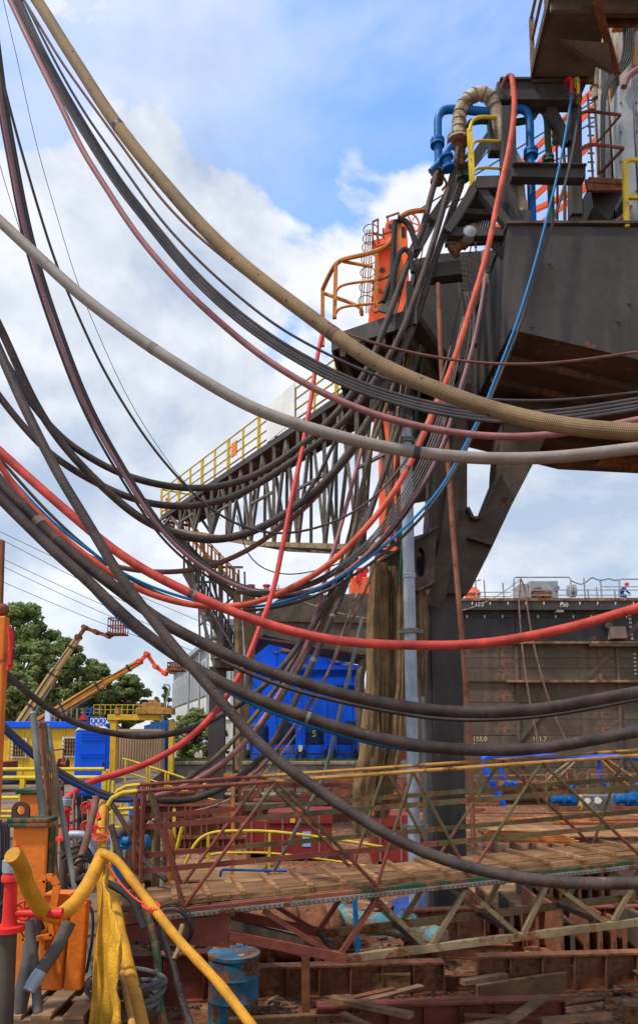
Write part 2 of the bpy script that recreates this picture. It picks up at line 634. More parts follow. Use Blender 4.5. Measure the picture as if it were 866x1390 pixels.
def leafmat(name, a, b):
    m = bpy.data.materials.new(name)
    m.use_nodes = True
    nt = m.node_tree
    N, L = nt.nodes, nt.links
    bs = N['Principled BSDF']
    tc = N.new('ShaderNodeTexCoord')
    n = N.new('ShaderNodeTexNoise')
    n.inputs['Scale'].default_value = 1.1
    n.inputs['Detail'].default_value = 6
    L.new(tc.outputs['Object'], n.inputs['Vector'])
    r = N.new('ShaderNodeValToRGB')
    r.color_ramp.elements[0].position = 0.35
    r.color_ramp.elements[1].position = 0.68
    r.color_ramp.elements[0].color = (*a, 1)
    r.color_ramp.elements[1].color = (*b, 1)
    L.new(n.outputs[0], r.inputs[0])
    L.new(r.outputs[0], bs.inputs['Base Color'])
    bs.inputs['Roughness'].default_value = 0.6
    bs.inputs['Specular IOR Level'].default_value = 0.25
    tr = N.new('ShaderNodeBsdfTranslucent')
    L.new(r.outputs[0], tr.inputs['Color'])
    mx = N.new('ShaderNodeMixShader')
    mx.inputs[0].default_value = 0.42
    L.new(bs.outputs[0], mx.inputs[1])
    L.new(tr.outputs[0], mx.inputs[2])
    L.new(mx.outputs[0], N['Material Output'].inputs['Surface'])
    return m


M_LEAF = leafmat('leaf_dark', (0.10, 0.14, 0.04), (0.29, 0.33, 0.10))
M_LEAF2 = leafmat('leaf_light', (0.13, 0.18, 0.05), (0.32, 0.35, 0.12))
M_GRASS = leafmat('grass_blades', (0.06, 0.10, 0.02), (0.17, 0.2, 0.05))

# ---------------------------------------------------------------- setting
Y_WALL = 41.0
QZ = 1.6             # level of the near quay
FQZ = 2.05           # level of the far quay
b = MB()
b.span((-60, -20, -0.4), (60, 44.0, 0.0))
struct(obj('dock_floor', b, M_RUSTDECK))
b = MB()
b.prism([(-60, -10, -0.3), (0.35, -10, -0.3), (-0.75, 2, -0.3), (-6.3, 26, -0.3), (-9, 44, -0.3), (-60, 44, -0.3)], (0, 0, QZ + 0.3))
struct(obj('quay', b, mat('quay_ground', (0.17, 0.12, 0.085), 0.9, var=0.4, scale=0.6, rust=0.3, bump=0.2)))
b = MB()
b.span((-900, 44.004, -0.5), (900, 1500, FQZ))
struct(obj('ground', b, mat('yard_ground', (0.25, 0.20, 0.15), 0.95, var=0.3, scale=0.1, bump=0.1)))
# timber planks of the near quay by the yellow railing (left)
for i in range(16):
    y0 = 14.2 + i * 0.42
    b = MB()
    b.box((-9.6 + random.uniform(-.1, .1), y0, QZ + 0.03), (8.4, 0.38, 0.055), random.uniform(-.004, .004))
    obj('plank', b, M_DECK, bpy.data.objects['quay'])

# far quay retaining wall with its coping blocks
cw = thing('quay_wall', 'stained concrete quay wall with pale coping below the green bush', 'wall', (-4, 43.9, 0))
b = MB()
b.span((-19, 43.55, 0), (4, 43.996, FQZ - 0.16))
obj('wall_face', b, M_CONCRETE, cw)
for i in range(12):
    b = MB()
    x = -19 + i * 1.92
    b.span((x, 43.44, FQZ - 0.157), (x + 1.9, 44.3, FQZ + 0.03 + random.uniform(-.015, .015)))
    obj('coping_block', b, M_CONCRETE, cw, bevel=0.02)

# grass strip on the quay
g = MB()
for i in range(5200):
    x = random.uniform(-9.5, 3.2) if i % 3 else random.uniform(-17, -6)
    y = random.uniform(44.4, 46.6) if i % 3 else random.uniform(44.4, 49)
    h = random.uniform(0.06, 0.26)
    a = random.uniform(0, 6.28)
    w = 0.03
    dx, dy = math.cos(a) * w, math.sin(a) * w
    k = len(g.v)
    g.v += [V((x - dx, y - dy, FQZ)), V((x + dx, y + dy, FQZ)), V((x + random.uniform(-.1, .1), y + random.uniform(-.1, .1), FQZ + h))]
    g.face((k, k + 1, k + 2))
go = obj('grass', g, M_GRASS)
go['kind'] = 'stuff'
go['label'] = 'short grass along the top of the quay wall'
go['category'] = 'grass'


# ---------------------------------------------------------------- trees
def leaf_cluster(mb, c, rad, n, size, flat=0.8):
    n = int(n * (1.9 if size > .12 else 1.0))
    for _ in range(n):
        u = V((random.gauss(0, 1), random.gauss(0, 1), random.gauss(0, 1)))
        u.normalize()
        p = c + V((u.x * rad, u.y * rad, u.z * rad * flat)) * (random.random() ** 0.4)
        a = V((random.gauss(0, 1), random.gauss(0, 1), random.gauss(0, 0.6))).normalized()
        e = u.cross(a)
        if e.length < 1e-3:
            continue
        e.normalize()
        s = size * random.uniform(0.6, 1.3)
        k = len(mb.v)
        mb.v += [p - a * s, p + e * s * 0.55, p + a * s, p - e * s * 0.55]
        mb.face((k, k + 1, k + 2, k + 3))


def tree(name, label, base, height, rx, ry, crown_lo, clumps, per, size, m, trunk_r=0.25, group=None, seed=1):
    random.seed(seed)
    t = thing(name, label, 'tree' if height > 4 else 'bush', base, group)
    base = V(base)
    tr = MB()
    lean = V((random.uniform(-.3, .3), random.uniform(-.3, .3), 0))
    top = base + V((0, 0, height * 0.8)) + lean
    tr.tube(spline([base + V((0, 0, -0.3)), base.lerp(top, 0.5) + lean, top], 10, 1), [trunk_r * (1 - 0.085 * i) for i in range(10)], 7)
    cr = MB()
    clumps = int(clumps * 1.5)
    for i in range(clumps):
        a = random.uniform(0, 6.283)
        u = random.random() ** 0.55
        h = random.random()
        z = crown_lo + (height - crown_lo) * h
        prof = math.sin(math.pi * min(1, 0.16 + 0.80 * h)) ** 0.7
        c = base + V((math.cos(a) * rx * u * prof, math.sin(a) * ry * u * prof, z))
        cl = rx * random.uniform(0.11, 0.25)
        leaf_cluster(cr, c, cl, per, size)
        if i % 3 == 0:
            s = base.lerp(top, min(0.95, max(0.15, (z / height) * 0.7)))
            tr.tube([s, s.lerp(c, 0.6) + V((0, 0, 0.15)), c], [trunk_r * 0.35, trunk_r * 0.2, trunk_r * 0.06], 5)
    obj('trunk', tr, M_BARK, t, True)
    obj('crown', cr, m, t)
    return t


def tree_at(name, label, px, Y, py_top, rx_px, m, clumps=70, per=150, crown_lo=1.2, seed=1, group='trees beyond the quay', size=None):
    rx = rx_px * Y / FPX
    top = P(px, py_top, Y).z
    base = (P(px, 1000, Y).x, Y, FQZ)
    return tree(name, label, base, top - FQZ, rx, rx * 0.8, crown_lo, clumps, per, size or 0.0027 * Y, m, 0.006 * Y, group, seed)


tree_at('tree', 'dark green tree with the highest crown beside the orange post', 22, 78, 824, 66, M_LEAF, 95, 160, seed=3)
tree_at('tree', 'dark tree behind the upright tan boom at mid height', 88, 74, 868, 48, M_LEAF, 80, 150, seed=5)
tree_at('tree', 'pale willow-like tree in front of the dark trees by the tan boom', 48, 64, 872, 34, M_LEAF2, 60, 150, seed=8)
tree_at('tree', 'yellow green low tree just above the yellow cabin roof', 18, 58, 915, 40, M_LEAF2, 60, 140, seed=9)
tree_at('tree', 'dark tree behind the orange boom', 130, 80, 905, 36, M_LEAF, 60, 150, seed=12)
tree_at('tree', 'loose airy tree to the left of the grey hall above the yellow gantry', 172, 84, 917, 32, M_LEAF, 46, 120, crown_lo=3, seed=14)
tree_at('tree', 'tiny distant pointed tree against the grey hall', 224, 120, 930, 7, M_LEAF, 20, 90, seed=16)
tree_at('tree', 'tiny distant rounded tree next to the pointed one', 212, 124, 948, 7, M_LEAF, 20, 90, seed=17)
tree_at('bush', 'bushy green sapling on the quay wall beside the grey hall', 262, 46.5, 962, 34, M_LEAF2, 60, 75, crown_lo=0.2, seed=21, group='bushes on the quay', size=0.11)
tree_at('bush', 'lower green bush at the foot of the stair tower', 296, 47.5, 985, 15, M_LEAF2, 30, 60, crown_lo=0.1, seed=22, group='bushes on the quay', size=0.10)
random.seed(11)


# ---------------------------------------------------------------- far grey hall
hall = thing('factory_hall', 'grey factory hall with white panelled wall seen past the stair tower', 'building', (P(300, 1000, 56).x, 56, FQZ))
hn, hf = P(318, 838, 51), P(236, 912, 92)          # near and far eaves points
htop = 11.2
A_, B_ = V((hn.x, hn.y, 0)), V((hf.x, hf.y, 0))
du = (B_ - A_)
hl = du.length
du.normalize()
dn = V((du.y, -du.x, 0))
if dn.x < 0:
    dn = -dn
b = MB()
b.prism([A_ + V((0, 0, FQZ)), B_ + V((0, 0, FQZ)), B_ + V((0, 0, htop)), A_ + V((0, 0, htop))], dn * 1.5)
obj('wall', b, mat('hall_render', (0.42, 0.40, 0.36), 0.8, var=0.25, scale=0.4, streak=0.6, streakcol=(0.22, 0.2, 0.17)), hall)
b = MB()
b.prism([A_ + V((0, 0, htop)) - dn * 0.5, B_ + V((0, 0, htop)) - dn * 0.5, B_ + V((0, 0, htop + 0.4)) - dn * 0.5, A_ + V((0, 0, htop + 0.4)) - dn * 0.5], dn * 2.2)
obj('roof', b, M_GREY, hall)
for z0, z1, mm in ((7.0, 10.0, M_GREY), (4.7, 6.8, M_WHITE)):
    for i in range(16):
        s0 = 0.3 + i * (hl - 0.6) / 16
        s1 = s0 + (hl - 0.6) / 16 - 0.18
        b = MB()
        b.prism([A_ + du * s0 + V((0, 0, z0)) - dn * 0.02, A_ + du * s1 + V((0, 0, z0)) - dn * 0.02,
                 A_ + du * s1 + V((0, 0, z1)) - dn * 0.02, A_ + du * s0 + V((0, 0, z1)) - dn * 0.02], -dn * 0.14)
        obj('wall_panel', b, mm, hall)
for s, r_ in ((6, 0.35), (9, 0.1), (14, 0.1), (22, 0.1)):
    b = MB()
    b.cyl(A_ + du * s - dn * 0.5 + V((0, 0, FQZ)), A_ + du * s - dn * 0.5 + V((0, 0, htop - 0.4)), r_, 10)
    obj('downpipe', b, M_WHITE if r_ > .2 else M_GREY, hall, True)
for k in range(7):
    b = MB()
    c0 = A_ + du * (4 + k * 5.5) - dn * 0.03
    b.prism([c0 + V((0, 0, FQZ + .4)), c0 + du * 3 + V((0, 0, FQZ + .4)), c0 + du * 3 + V((0, 0, 4.2)), c0 + V((0, 0, 4.2))], -dn * 0.06)
    obj('window', b, M_GLASS, hall)

# ---------------------------------------------------------------- blue shed with flaking paint, tanks on carts
Yb = 50.0
shed = thing('blue_shed', 'bright blue corrugated shed with flaking paint behind the tanks', 'building', (P(415, 1030, Yb).x, Yb, FQZ))
tl, tr_, br, bl = P(352, 869, Yb), P(494, 905, Yb), P(498, 1026, Yb), P(337, 1026, Yb)
b = MB()
b.prism([V((bl.x, Yb, FQZ)), V((br.x, Yb, FQZ)), tr_, tl, V((bl.x, Yb, tl.z - 2.2))], (0, 3, 0))
obj('wall', b, M_BLUESHED, shed)
x = bl.x + 0.1
while x < br.x - 0.1:                       # corrugation ribs
    t = (x - tl.x) / (tr_.x - tl.x)
    zt = tl.z + (tr_.z - tl.z) * t - 0.05 if x > tl.x else (tl.z - 2.2) + (x - bl.x) / (tl.x - bl.x) * 2.2 - 0.1
    b = MB()
    b.span((x, Yb - 0.03, FQZ + 0.1), (x + 0.07, Yb + 0.02, zt))
    obj('rib', b, M_BLUESHED, shed)
    x += 1.7
for (x0, y0, x1, y1) in ((356, 905, 490, 909), (430, 927, 492, 930), (458, 938, 487, 942)):
    p, q = P(x0, y0, Yb - 0.1), P(x1, y1, Yb - 0.1)
    b = MB()
    b.span((p.x, Yb - 0.16, q.z), (q.x, Yb - 0.052, p.z))
    obj('sheet_lap', b, M_BRIGHTBLUE, shed)
for (x0, y0, x1, y1) in ((379, 879, 397, 885), (371, 884, 379, 886), (403, 888, 416, 898), (380, 901, 386, 905), (404, 902, 419, 905), (394, 899, 400, 902), (452, 896, 462, 900), (464, 900, 476, 904)):
    b = MB()
    n = 11
    cx_, cy_ = (x0 + x1) / 2, (y0 + y1) / 2
    pts = []
    for i in range(n):
        a = 2 * math.pi * i / n
        k = random.uniform(0.6, 1.15)
        pts.append(P(cx_ + math.cos(a) * (x1 - x0) / 2 * k, cy_ + math.sin(a) * (y1 - y0) / 2 * k, Yb - 0.06))
    b.prism(pts, (0, 0.05, 0))
    obj('bare_patch', b, mat('bare_rust_patch', (0.42, 0.17, 0.07), 0.85, var=0.4, scale=2), shed)
for (x0, x1, y0, y1) in ((470, 486, 978, 1000),):
    p, q = P(x0, y0, Yb - 0.08), P(x1, y1, Yb - 0.08)
    w = MB()
    w.span((p.x, Yb - 0.14, q.z), (q.x, Yb - 0.054, p.z))
    wo = obj('window', w, M_BLUE, shed)
    for i in range(3):
        for j in range(2):
            w = MB()
            xa = p.x + (q.x - p.x) * (i + .15) / 3
            xb = p.x + (q.x - p.x) * (i + .85) / 3
            za = q.z + (p.z - q.z) * (j + .12) / 2
            zb = q.z + (p.z - q.z) * (j + .88) / 2
            w.span((xa, Yb - 0.16, za), (xb, Yb - 0.142, zb))
            obj('pane', w, M_GLASS, wo)
for (pts) in (((343, 925), (352, 940)), ((352, 940), (343, 958))):
    b = MB()
    b.bar(P(*pts[0], Yb - .1), P(*pts[1], Yb - .1), .12)
    obj('bracket', b, M_BLUE, shed)
b = MB()
c = P(408, 1016, Yb - .2)
b.span((c.x - .14, Yb - .3, c.z - .2), (c.x + .14, Yb - .052, c.z + .22))
obj('meter_box', b, M_WHITE, shed)


def tank_cart(px, label, number=None, wide=26, Y=46.6):
    c = V((P(px, 1000, Y).x, Y, FQZ))
    t = thing('tank_cart', label, 'tank', c, 'tanks on carts before the blue shed')
    r = wide * Y / FPX / 2
    b = MB()
    b.lathe(c + V((0, 0, 0.95)), (0, 0, 1), [(r * .98, 0), (r, 0.04), (r, 1.05), (r * .93, 1.2), (r * .7, 1.31), (r * .25, 1.38), (0.02, 1.39)], 22)
    obj('tank', b, mat('tank_blue', (0.014, 0.04, 0.12), 0.4, var=0.25, rust=0.1, scale=1.5), t, True)
    b = MB()
    b.ring(c + V((0, 0, 1.02)), (0, 0, 1), r + .02, .035)
    b.ring(c + V((0, 0, 1.62)), (0, 0, 1), r + .01, .025)
    obj('hoop', b, M_RUBBER, t, True)
    b = MB()
    for sx in (-1, 1):
        for sy in (-1, 1):
            b.bar(c + V((sx * r * .8, sy * r * .8, .35)), c + V((sx * r * .8, sy * r * .8, 1.0)), .08)
    b.span(c + V((-r, -r, .33)), c + V((r, r, .42)))
    obj('cart_frame', b, M_BLACK, t)
    for sx in (-1, 1):
        for sy in (-1, 1):
            w = MB()
            cc = c + V((sx * (r + .1), sy * r * .9, .33))
            w.lathe(cc - V((.09, 0, 0)), (1, 0, 0), [(.2, 0), (.31, .02), (.33, .06), (.33, .13), (.31, .16), (.2, .18)], 18)
            wo = obj('wheel', w, M_RUBBER, t, True)
            w = MB()
            w.lathe(cc - V((.1, 0, 0)), (1, 0, 0), [(.05, 0), (.14, .01), (.14, .19), (.05, .2)], 12)
            obj('rim', w, M_BLACK2, wo, True)
    if number:
        text('number', number, .55, mat('yellow_number', (.75, .7, .1), .6, var=.1), c + V((-.16, -r - .02, 1.45)), (R(90), 0, 0), t)
    return t


tank_cart(352, 'dark blue tank on wheels, half hidden behind the black hoses')
tank_cart(388, 'blue domed tank on wheels left of the numbered tank')
tank_cart(427, 'dark blue tank on wheels painted with a yellow number 5', '5')
tank_cart(469, 'blue tank on wheels nearest the brown tarpaulins', wide=24)


# ---------------------------------------------------------------- yellow cabin, toilet, sign, lifts, container, gantry
Yc = 30.0
cz = QZ
cab = thing('site_cabin', 'yellow site cabin with bright blue flat roof and barred windows', 'cabin', (P(40, 1000, Yc).x, Yc, cz))
p0, p1 = P(-120, 988, Yc), P(108, 988, Yc)
b = MB()
b.span((p0.x, Yc, cz + .18), (p1.x, Yc + 4, p0.z))
obj('wall', b, M_YELLOW, cab)
b = MB()
b.span((p0.x - .1, Yc - .16, p0.z + .003), (p1.x + .1, Yc + 4.1, P(0, 979.5, Yc).z))
obj('roof', b, M_BRIGHTBLUE, cab, bevel=.02)
b = MB()
b.span((p0.x, Yc + .05, cz), (p1.x, Yc + 3.9, cz + .177))
obj('base', b, M_RUBBER, cab)
x = p0.x + .1
while x < p1.x:
    b = MB()
    b.span((x, Yc - .025, cz + .2), (x + .05, Yc + .01, p0.z - .01))
    obj('wall_rib', b, M_YELLOW, cab)
    x += .55
for (x0, x1, y0, y1) in ((17, 37, 1002, 1029), (86, 108, 1000, 1028), (-45, -25, 1002, 1029)):
    p, q = P(x0, y0, Yc), P(x1, y1, Yc)
    fr = MB()
    for a in (((p.x, q.z), (p.x + .07, p.z)), ((q.x - .07, q.z), (q.x, p.z)), ((p.x + .07, q.z), (q.x - .07, q.z + .07)), ((p.x + .07, p.z - .07), (q.x - .07, p.z))):
        fr.span((a[0][0], Yc - .07, a[0][1]), (a[1][0], Yc - .027, a[1][1]))
    w = obj('window', fr, M_WHITE, cab)
    gl = MB()
    gl.span((p.x + .072, Yc - .045, q.z + .072), (q.x - .072, Yc - .028, p.z - .072))
    obj('pane', gl, M_GLASS, w)
    br_ = MB()
    for i in range(1, 6):
        xx = p.x + (q.x - p.x) * i / 6
        br_.bar((xx, Yc - .1, q.z), (xx, Yc - .1, p.z), .02)
    for i in range(1, 5):
        zz = q.z + (p.z - q.z) * i / 5
        br_.bar((p.x, Yc - .085, zz), (q.x, Yc - .085, zz), .02)
    obj('window_bars', br_, M_OCHRE, w)
b = MB()
c = P(66, 974, Yc + 1.5)
b.span((c.x - .1, c.y - .1, P(0, 979, Yc + 1.5).z), (c.x + .1, c.y + .1, c.z + .35))
obj('vent', b, M_WHITE, cab)

Yt = 23.0
t0 = P(117.5, 1085, Yt)
wt = thing('portable_toilet', 'bright blue portable toilet with white roof beside the yellow cabin', 'toilet', (t0.x, Yt + .5, QZ))
h_ = P(117, 992, Yt).z
hw = 0.51
b = MB()
b.prism([(t0.x - hw, Yt, QZ + .1), (t0.x + hw, Yt, QZ + .1), (t0.x + hw, Yt + 1.05, QZ + .1), (t0.x - hw, Yt + 1.05, QZ + .1)], (0, 0, h_ - QZ - .1))
obj('body', b, M_BRIGHTBLUE, wt, bevel=.05)
b = MB()
b.prism([(t0.x - hw, Yt - .02, h_ + .002), (t0.x + hw, Yt - .02, h_ + .002), (t0.x + hw - .12, Yt - .02, h_ + .13), (t0.x - hw + .12, Yt - .02, h_ + .13)], (0, 1.09, 0))
obj('roof', b, M_WHITE, wt, bevel=.04)
d = MB()
d.span((t0.x - .42, Yt - .03, QZ + .18), (t0.x + .40, Yt - .002, h_ - .07))
door = obj('door', d, M_BRIGHTBLUE, wt, bevel=.015)
for y in (996, 1000, 1004, 1023.5, 1027):
    z = P(117, y, Yt).z
    d = MB()
    d.span((t0.x - .33, Yt - .05, z - .018), (t0.x + .33, Yt - .031, z + .018))
    obj('louvre', d, M_BLUESHED, door)
d = MB()
d.span((t0.x - .5, Yt + .02, QZ), (t0.x + .5, Yt + 1.0, QZ + .1))
obj('skid', d, M_RUBBER, wt)
wt.rotation_euler.z = R(15)
d = MB()
d.box((t0.x + .34, Yt - .05, QZ + 1.05), (.05, .04, .16))
obj('handle', d, M_RUBBER, door)

# sign board with round mandatory symbols on a yellow post
sg = thing('safety_sign', 'white safety sign with blue round symbols on yellow post behind the toilet', 'sign', (P(134, 1000, 25).x, 25, QZ))
p, q = P(123.5, 974.5, 25), P(144, 990.5, 25)
b = MB()
b.span((p.x, 25, q.z), (q.x, 25.03, p.z))
bd = obj('board', b, M_WHITE, sg)
w_, hh = q.x - p.x, p.z - q.z
for i, (fx, fy, r_) in enumerate(((.2, .75, .09), (.52, .75, .09), (.83, .75, .09), (.2, .28, .09), (.85, .28, .09), (.68, .28, .07))):
    b = MB()
    b.lathe((p.x + w_ * fx, 24.999, q.z + hh * fy), (0, -1, 0), [(r_, 0), (r_, .006)], 16)
    so = obj('symbol', b, M_BRIGHTBLUE, bd)
    b = MB()
    b.box((p.x + w_ * fx, 24.988, q.z + hh * fy - .02), (r_ * .8, .006, r_ * .5))
    b.lathe((p.x + w_ * fx, 24.991, q.z + hh * fy + r_ * .35), (0, -1, 0), [(r_ * .33, 0), (r_ * .33, .006)], 10)
    obj('pictogram', b, M_WHITE, so)
b = MB()
c = V((p.x + w_ * .5, 24.998, q.z + hh * .12))
b.prism([c + V((-.09, 0, 0)), c + V((.09, 0, 0)), c + V((0, 0, .16))], (0, -.008, 0))
so = obj('warning_triangle', b, M_YELLOW, bd)
b = MB()
b.box(c + V((0, -.012, .06)), (.02, .005, .06))
obj('pictogram', b, M_RUBBER, so)
b = MB()
b.bar((p.x + w_ * .5, 25.07, QZ), (p.x + w_ * .5, 25.07, p.z), .07)
obj('post', b, M_YRAIL, sg)


def boom_lift(label, Y, pix, wbase, m, basket, mj):
    """pix: pixel polyline; first two points are the main boom"""
    pts = [P(a, b_, Y) for a, b_ in pix]
    base = V((pts[0].x - 1.2, Y, FQZ if Y > 44 else QZ))
    t = thing('boom_lift', label, 'boom lift', base, 'boom lifts behind the yellow cabin')
    foot = pts[0] + (pts[0] - pts[1]).normalized() * 0.8
    b = MB()
    w = wbase * Y / FPX
    mid = pts[0].lerp(pts[1], .62)
    b.bar(foot, mid, w, w * 1.1)
    b.bar(mid, pts[1], w * .72, w * .8)
    obj('boom', b, m, t, bevel=.03)
    bd = (pts[1] - foot).normalized()
    up_ = V((-bd.z, 0, bd.x)) if bd.x < 0 else V((bd.z, 0, -bd.x))
    r0 = foot.lerp(pts[1], .12) + up_ * w * .75
    b = MB()
    b.cyl(r0, r0 + bd * 1.6, w * .24, 10)
    b.cyl(r0 + bd * 1.6, r0 + bd * 2.6, w * .14, 10)
    obj('ram', b, M_GREY, t, True)
    b = MB()
    b.tube(spline([foot + V((0, -w * .56, 0)), mid + V((0, -w * .56, w * .3)), pts[1] + V((0, -w * .5, -w * .1))], 12, 1), .03, 5)
    obj('hydraulic_line', b, M_RUBBER, t, True)
    for q in (.3, .62, .9):
        b = MB()
        b.bar(foot.lerp(pts[1], q) - bd * .06, foot.lerp(pts[1], q) + bd * .06, w * (1.1 if q < .65 else .85), w * (1.2 if q < .65 else .95))
        obj('boom_collar', b, M_BLACK2, t)
    b = MB()
    for a, c in zip(pts[1:-1], pts[2:]):
        b.bar(a, c, w * .4, w * .5)
    for a in pts[1:]:
        b.cyl(a - V((0, .3, 0)), a + V((0, .3, 0)), w * .36, 12)
    obj('jib', b, mj, t, bevel=.02)
    b = MB()
    e = pts[-1]
    bw, bh, bd_ = basket
    if bh:
        for z in (0, bh * .5, bh):
            for a, c in (((0, -bd_), (bw, -bd_)), ((bw, -bd_), (bw, bd_)), ((bw, bd_), (0, bd_)), ((0, bd_), (0, -bd_))):
                b.bar(e + V((a[0], a[1], z)), e + V((c[0], c[1], z)), .06)
        n = 6
        for i in range(n + 1):
            for y in (-bd_, bd_):
                b.bar(e + V((bw * i / n, y, 0)), e + V((bw * i / n, y, bh)), .04)
        b.span(e + V((0, -bd_, -.05)), e + V((bw, bd_, .03)))
    obj('basket', b, M_RUSTRED if bh > .6 else M_RUST, t)
    b = MB()
    b.span(foot + V((-1.4, -.9, -1.1)), foot + V((.6, .9, .2)))
    obj('turret', b, m, t, bevel=.06)
    b = MB()
    zc = foot.z - 1.15
    b.span((foot.x - 2.2, Y - 1, base.z + .45), (foot.x + 1.6, Y + 1, zc))
    obj('chassis', b, M_BLACK, t, bevel=.05)
    for sx in (-1.8, 1.2):
        for sy in (-1.1, 1.1):
            c = V((foot.x + sx, Y + sy, base.z + .5))
            b = MB()
            b.lathe(c - V((0, .18, 0)), (0, 1, 0), [(.3, 0), (.48, .03), (.5, .1), (.5, .26), (.48, .33), (.3, .36)], 20)
            obj('wheel', b, M_RUBBER, t, True)
    return t


M_TAN = mat('boom_tan', (0.50, 0.33, 0.13), 0.5, var=0.2, rust=0.1, scale=1)
boom_lift('pale tan boom lift raised steeply with a wire basket before the trees', 40, [(28, 982), (107, 865), (116, 852), (131, 858), (147, 863), (150, 861)], 10, M_TAN, (.85, .82, .45), M_RUST)
boom_lift('orange boom lift with a bent jib reaching over the yellow gantry', 37, [(60, 976), (190, 898), (200, 888), (212, 905), (224, 914), (230, 910)], 10, mat('boom_orange', (.66, .26, .03), .5, var=.2, rust=.15), (.72, .36, .4), M_ORCRANE)

# container
Yk = 42.0
kp, kq = P(141, 990, Yk), P(219, 1030, Yk)
ct = thing('shipping_container', 'sand coloured corrugated container under the yellow gantry', 'container', ((kp.x + kq.x) / 2, Yk + 1.2, QZ))
b = MB()
b.span((kp.x, Yk + .03, QZ + .12), (kq.x, Yk + 2.4, kp.z - .05))
obj('body', b, M_SAND, ct)
n = 22
for i in range(n):
    b = MB()
    x = kp.x + (kq.x - kp.x) * (i + .2) / n
    b.span((x, Yk - .03, QZ + .14), (x + (kq.x - kp.x) / n * .5, Yk + .04, kp.z - .12))
    obj('corrugation', b, M_SAND, ct)
b = MB()
b.span((kp.x - .02, Yk - .05, kp.z - .12), (kq.x + .02, Yk + 2.42, kp.z + .02))
b.span((kp.x - .02, Yk - .05, QZ), (kq.x + .02, Yk + 2.42, QZ + .13))
obj('frame', b, M_SAND, ct)

# blue cabin on the right of the container
Yq = 43.0
b0 = thing('blue_container', 'dark blue container with sloping roof right of the sand coloured container', 'container', (P(216, 1000, Yq).x, Yq, QZ))
b = MB()
b.prism([P(196, 985, Yq), P(234, 976, Yq), V((P(234, 976, Yq).x, Yq, QZ)), V((P(196, 976, Yq).x, Yq, QZ))], (0, .75, 0))
obj('body', b, mat('dull_blue', (0.015, 0.09, 0.28), .6, var=.2, rust=.1), b0)
for i in range(6):
    b = MB()
    p = P(199 + i * 6, 1000, Yq)
    b.span((p.x, Yq - .03, QZ + .05), (p.x + .08, Yq + .01, P(199 + i * 6, 987 - i * 1.4, Yq).z))
    obj('rib', b, MATS['dull_blue'], b0)

# yellow gantry with its trolley
Yg = 39.0
gt = thing('gantry', 'yellow gantry with trolley machinery and thick post behind the toilet', 'gantry', (P(155, 1000, Yg).x, Yg, QZ))
b = MB()
p = P(149.5, 962, Yg)
q = P(160.5, 962, Yg)
b.span((p.x, Yg - .2, QZ), (q.x, Yg + .2, P(0, 978, Yg).z))
obj('post', b, M_YELLOW, gt, bevel=.02)
b = MB()
p2 = P(238, 1000, Yg)
b.span((p2.x - .3, Yg - .2, QZ), (p2.x - .05, Yg + .2, P(0, 978, Yg).z))
obj('post', b, M_YELLOW, gt, bevel=.02)
zb, zt_ = P(0, 977.8, Yg).z, P(0, 970, Yg).z
b = MB()
b.span((p.x - .05, Yg - .25, zb), (P(240, 0, Yg).x, Yg + .25, zt_))
obj('beam', b, M_YELLOW, gt, bevel=.02)
b = MB()
for (x0, y0, x1, y1, dy) in ((188, 961, 236, 970, .5), (196, 954, 222, 961.5, .45), (205, 950, 216, 954.5, .4), (158, 961, 164, 970, .3)):
    a, c = P(x0, y0, Yg), P(x1, y1, Yg)
    b.span((a.x, Yg - dy, c.z + .002), (c.x, Yg + dy, a.z))
obj('trolley', b, M_OCHRE, gt, bevel=.03)
b = MB()
zr = P(0, 957, Yg).z
for i in range(12):
    x = P(160 + i * 6.8, 0, Yg).x
    b.bar((x, Yg - .24, zt_), (x, Yg - .24, zr), .035)
b.bar((P(160, 0, Yg).x, Yg - .24, zr), (P(236, 0, Yg).x, Yg - .24, zr), .04)
b.bar((P(160, 0, Yg).x, Yg - .24, (zr + zt_) / 2), (P(236, 0, Yg).x, Yg - .24, (zr + zt_) / 2), .03)
obj('railing', b, M_YRAIL, gt)
b = MB()
b.bar(P(144, 1022, Yg), P(152, 985, Yg), .14)
obj('brace', b, M_YELLOW, gt)

# scaffold frame with blue ladder above the cabin roof
sc_ = thing('scaffold', 'small timber scaffold with blue ladder and red cloth above the cabin roof', 'scaffold', (P(122, 0, 34).x, 34, QZ))
b = MB()
for px_ in (111, 118, 131, 138):
    for dy in (0, .8):
        b.bar(V((P(px_, 0, 34).x, 34 + dy, QZ)), V((P(px_, 0, 34).x, 34 + dy, P(0, 961, 34).z)), .07)
for y in (962, 967, 973, 979):
    b.bar(P(110, y, 33.95), P(139, y, 33.95), .05)
obj('frame', b, M_KHAKI, sc_)
b = MB()
for px_ in (119, 126):
    b.bar(V((P(px_, 0, 33.8).x, 33.8, QZ)), P(px_, 959, 33.8), .05)
for y in range(962, 1050, 5):
    b.bar(P(119, y, 33.8), P(126, y, 33.8), .035)
obj('ladder', b, M_BLUE, sc_)
b = MB()
b.prism([P(106, 977, 33.7), P(117, 977, 33.7), P(113, 968, 33.7)], (0, .4, 0))
obj('cloth', b, M_RED, sc_)

# chimney-like red post and lamp far off
fl = thing('street_lamp', 'thin distant lamp post beside the grey hall', 'lamp', (P(230, 0, 75).x, 75, FQZ))
b = MB()
b.cyl((P(231, 0, 75).x, 75, FQZ), P(231, 934, 75), .09, 8)
b.tube([P(231, 934, 75), P(230, 930.5, 75), P(227, 929.5, 75)], .07, 6)
obj('pole', b, M_GREY, fl, True)
b = MB()
b.box(P(226, 929.5, 75), (.5, .3, .14))
obj('lamp_head', b, M_GREY, fl)
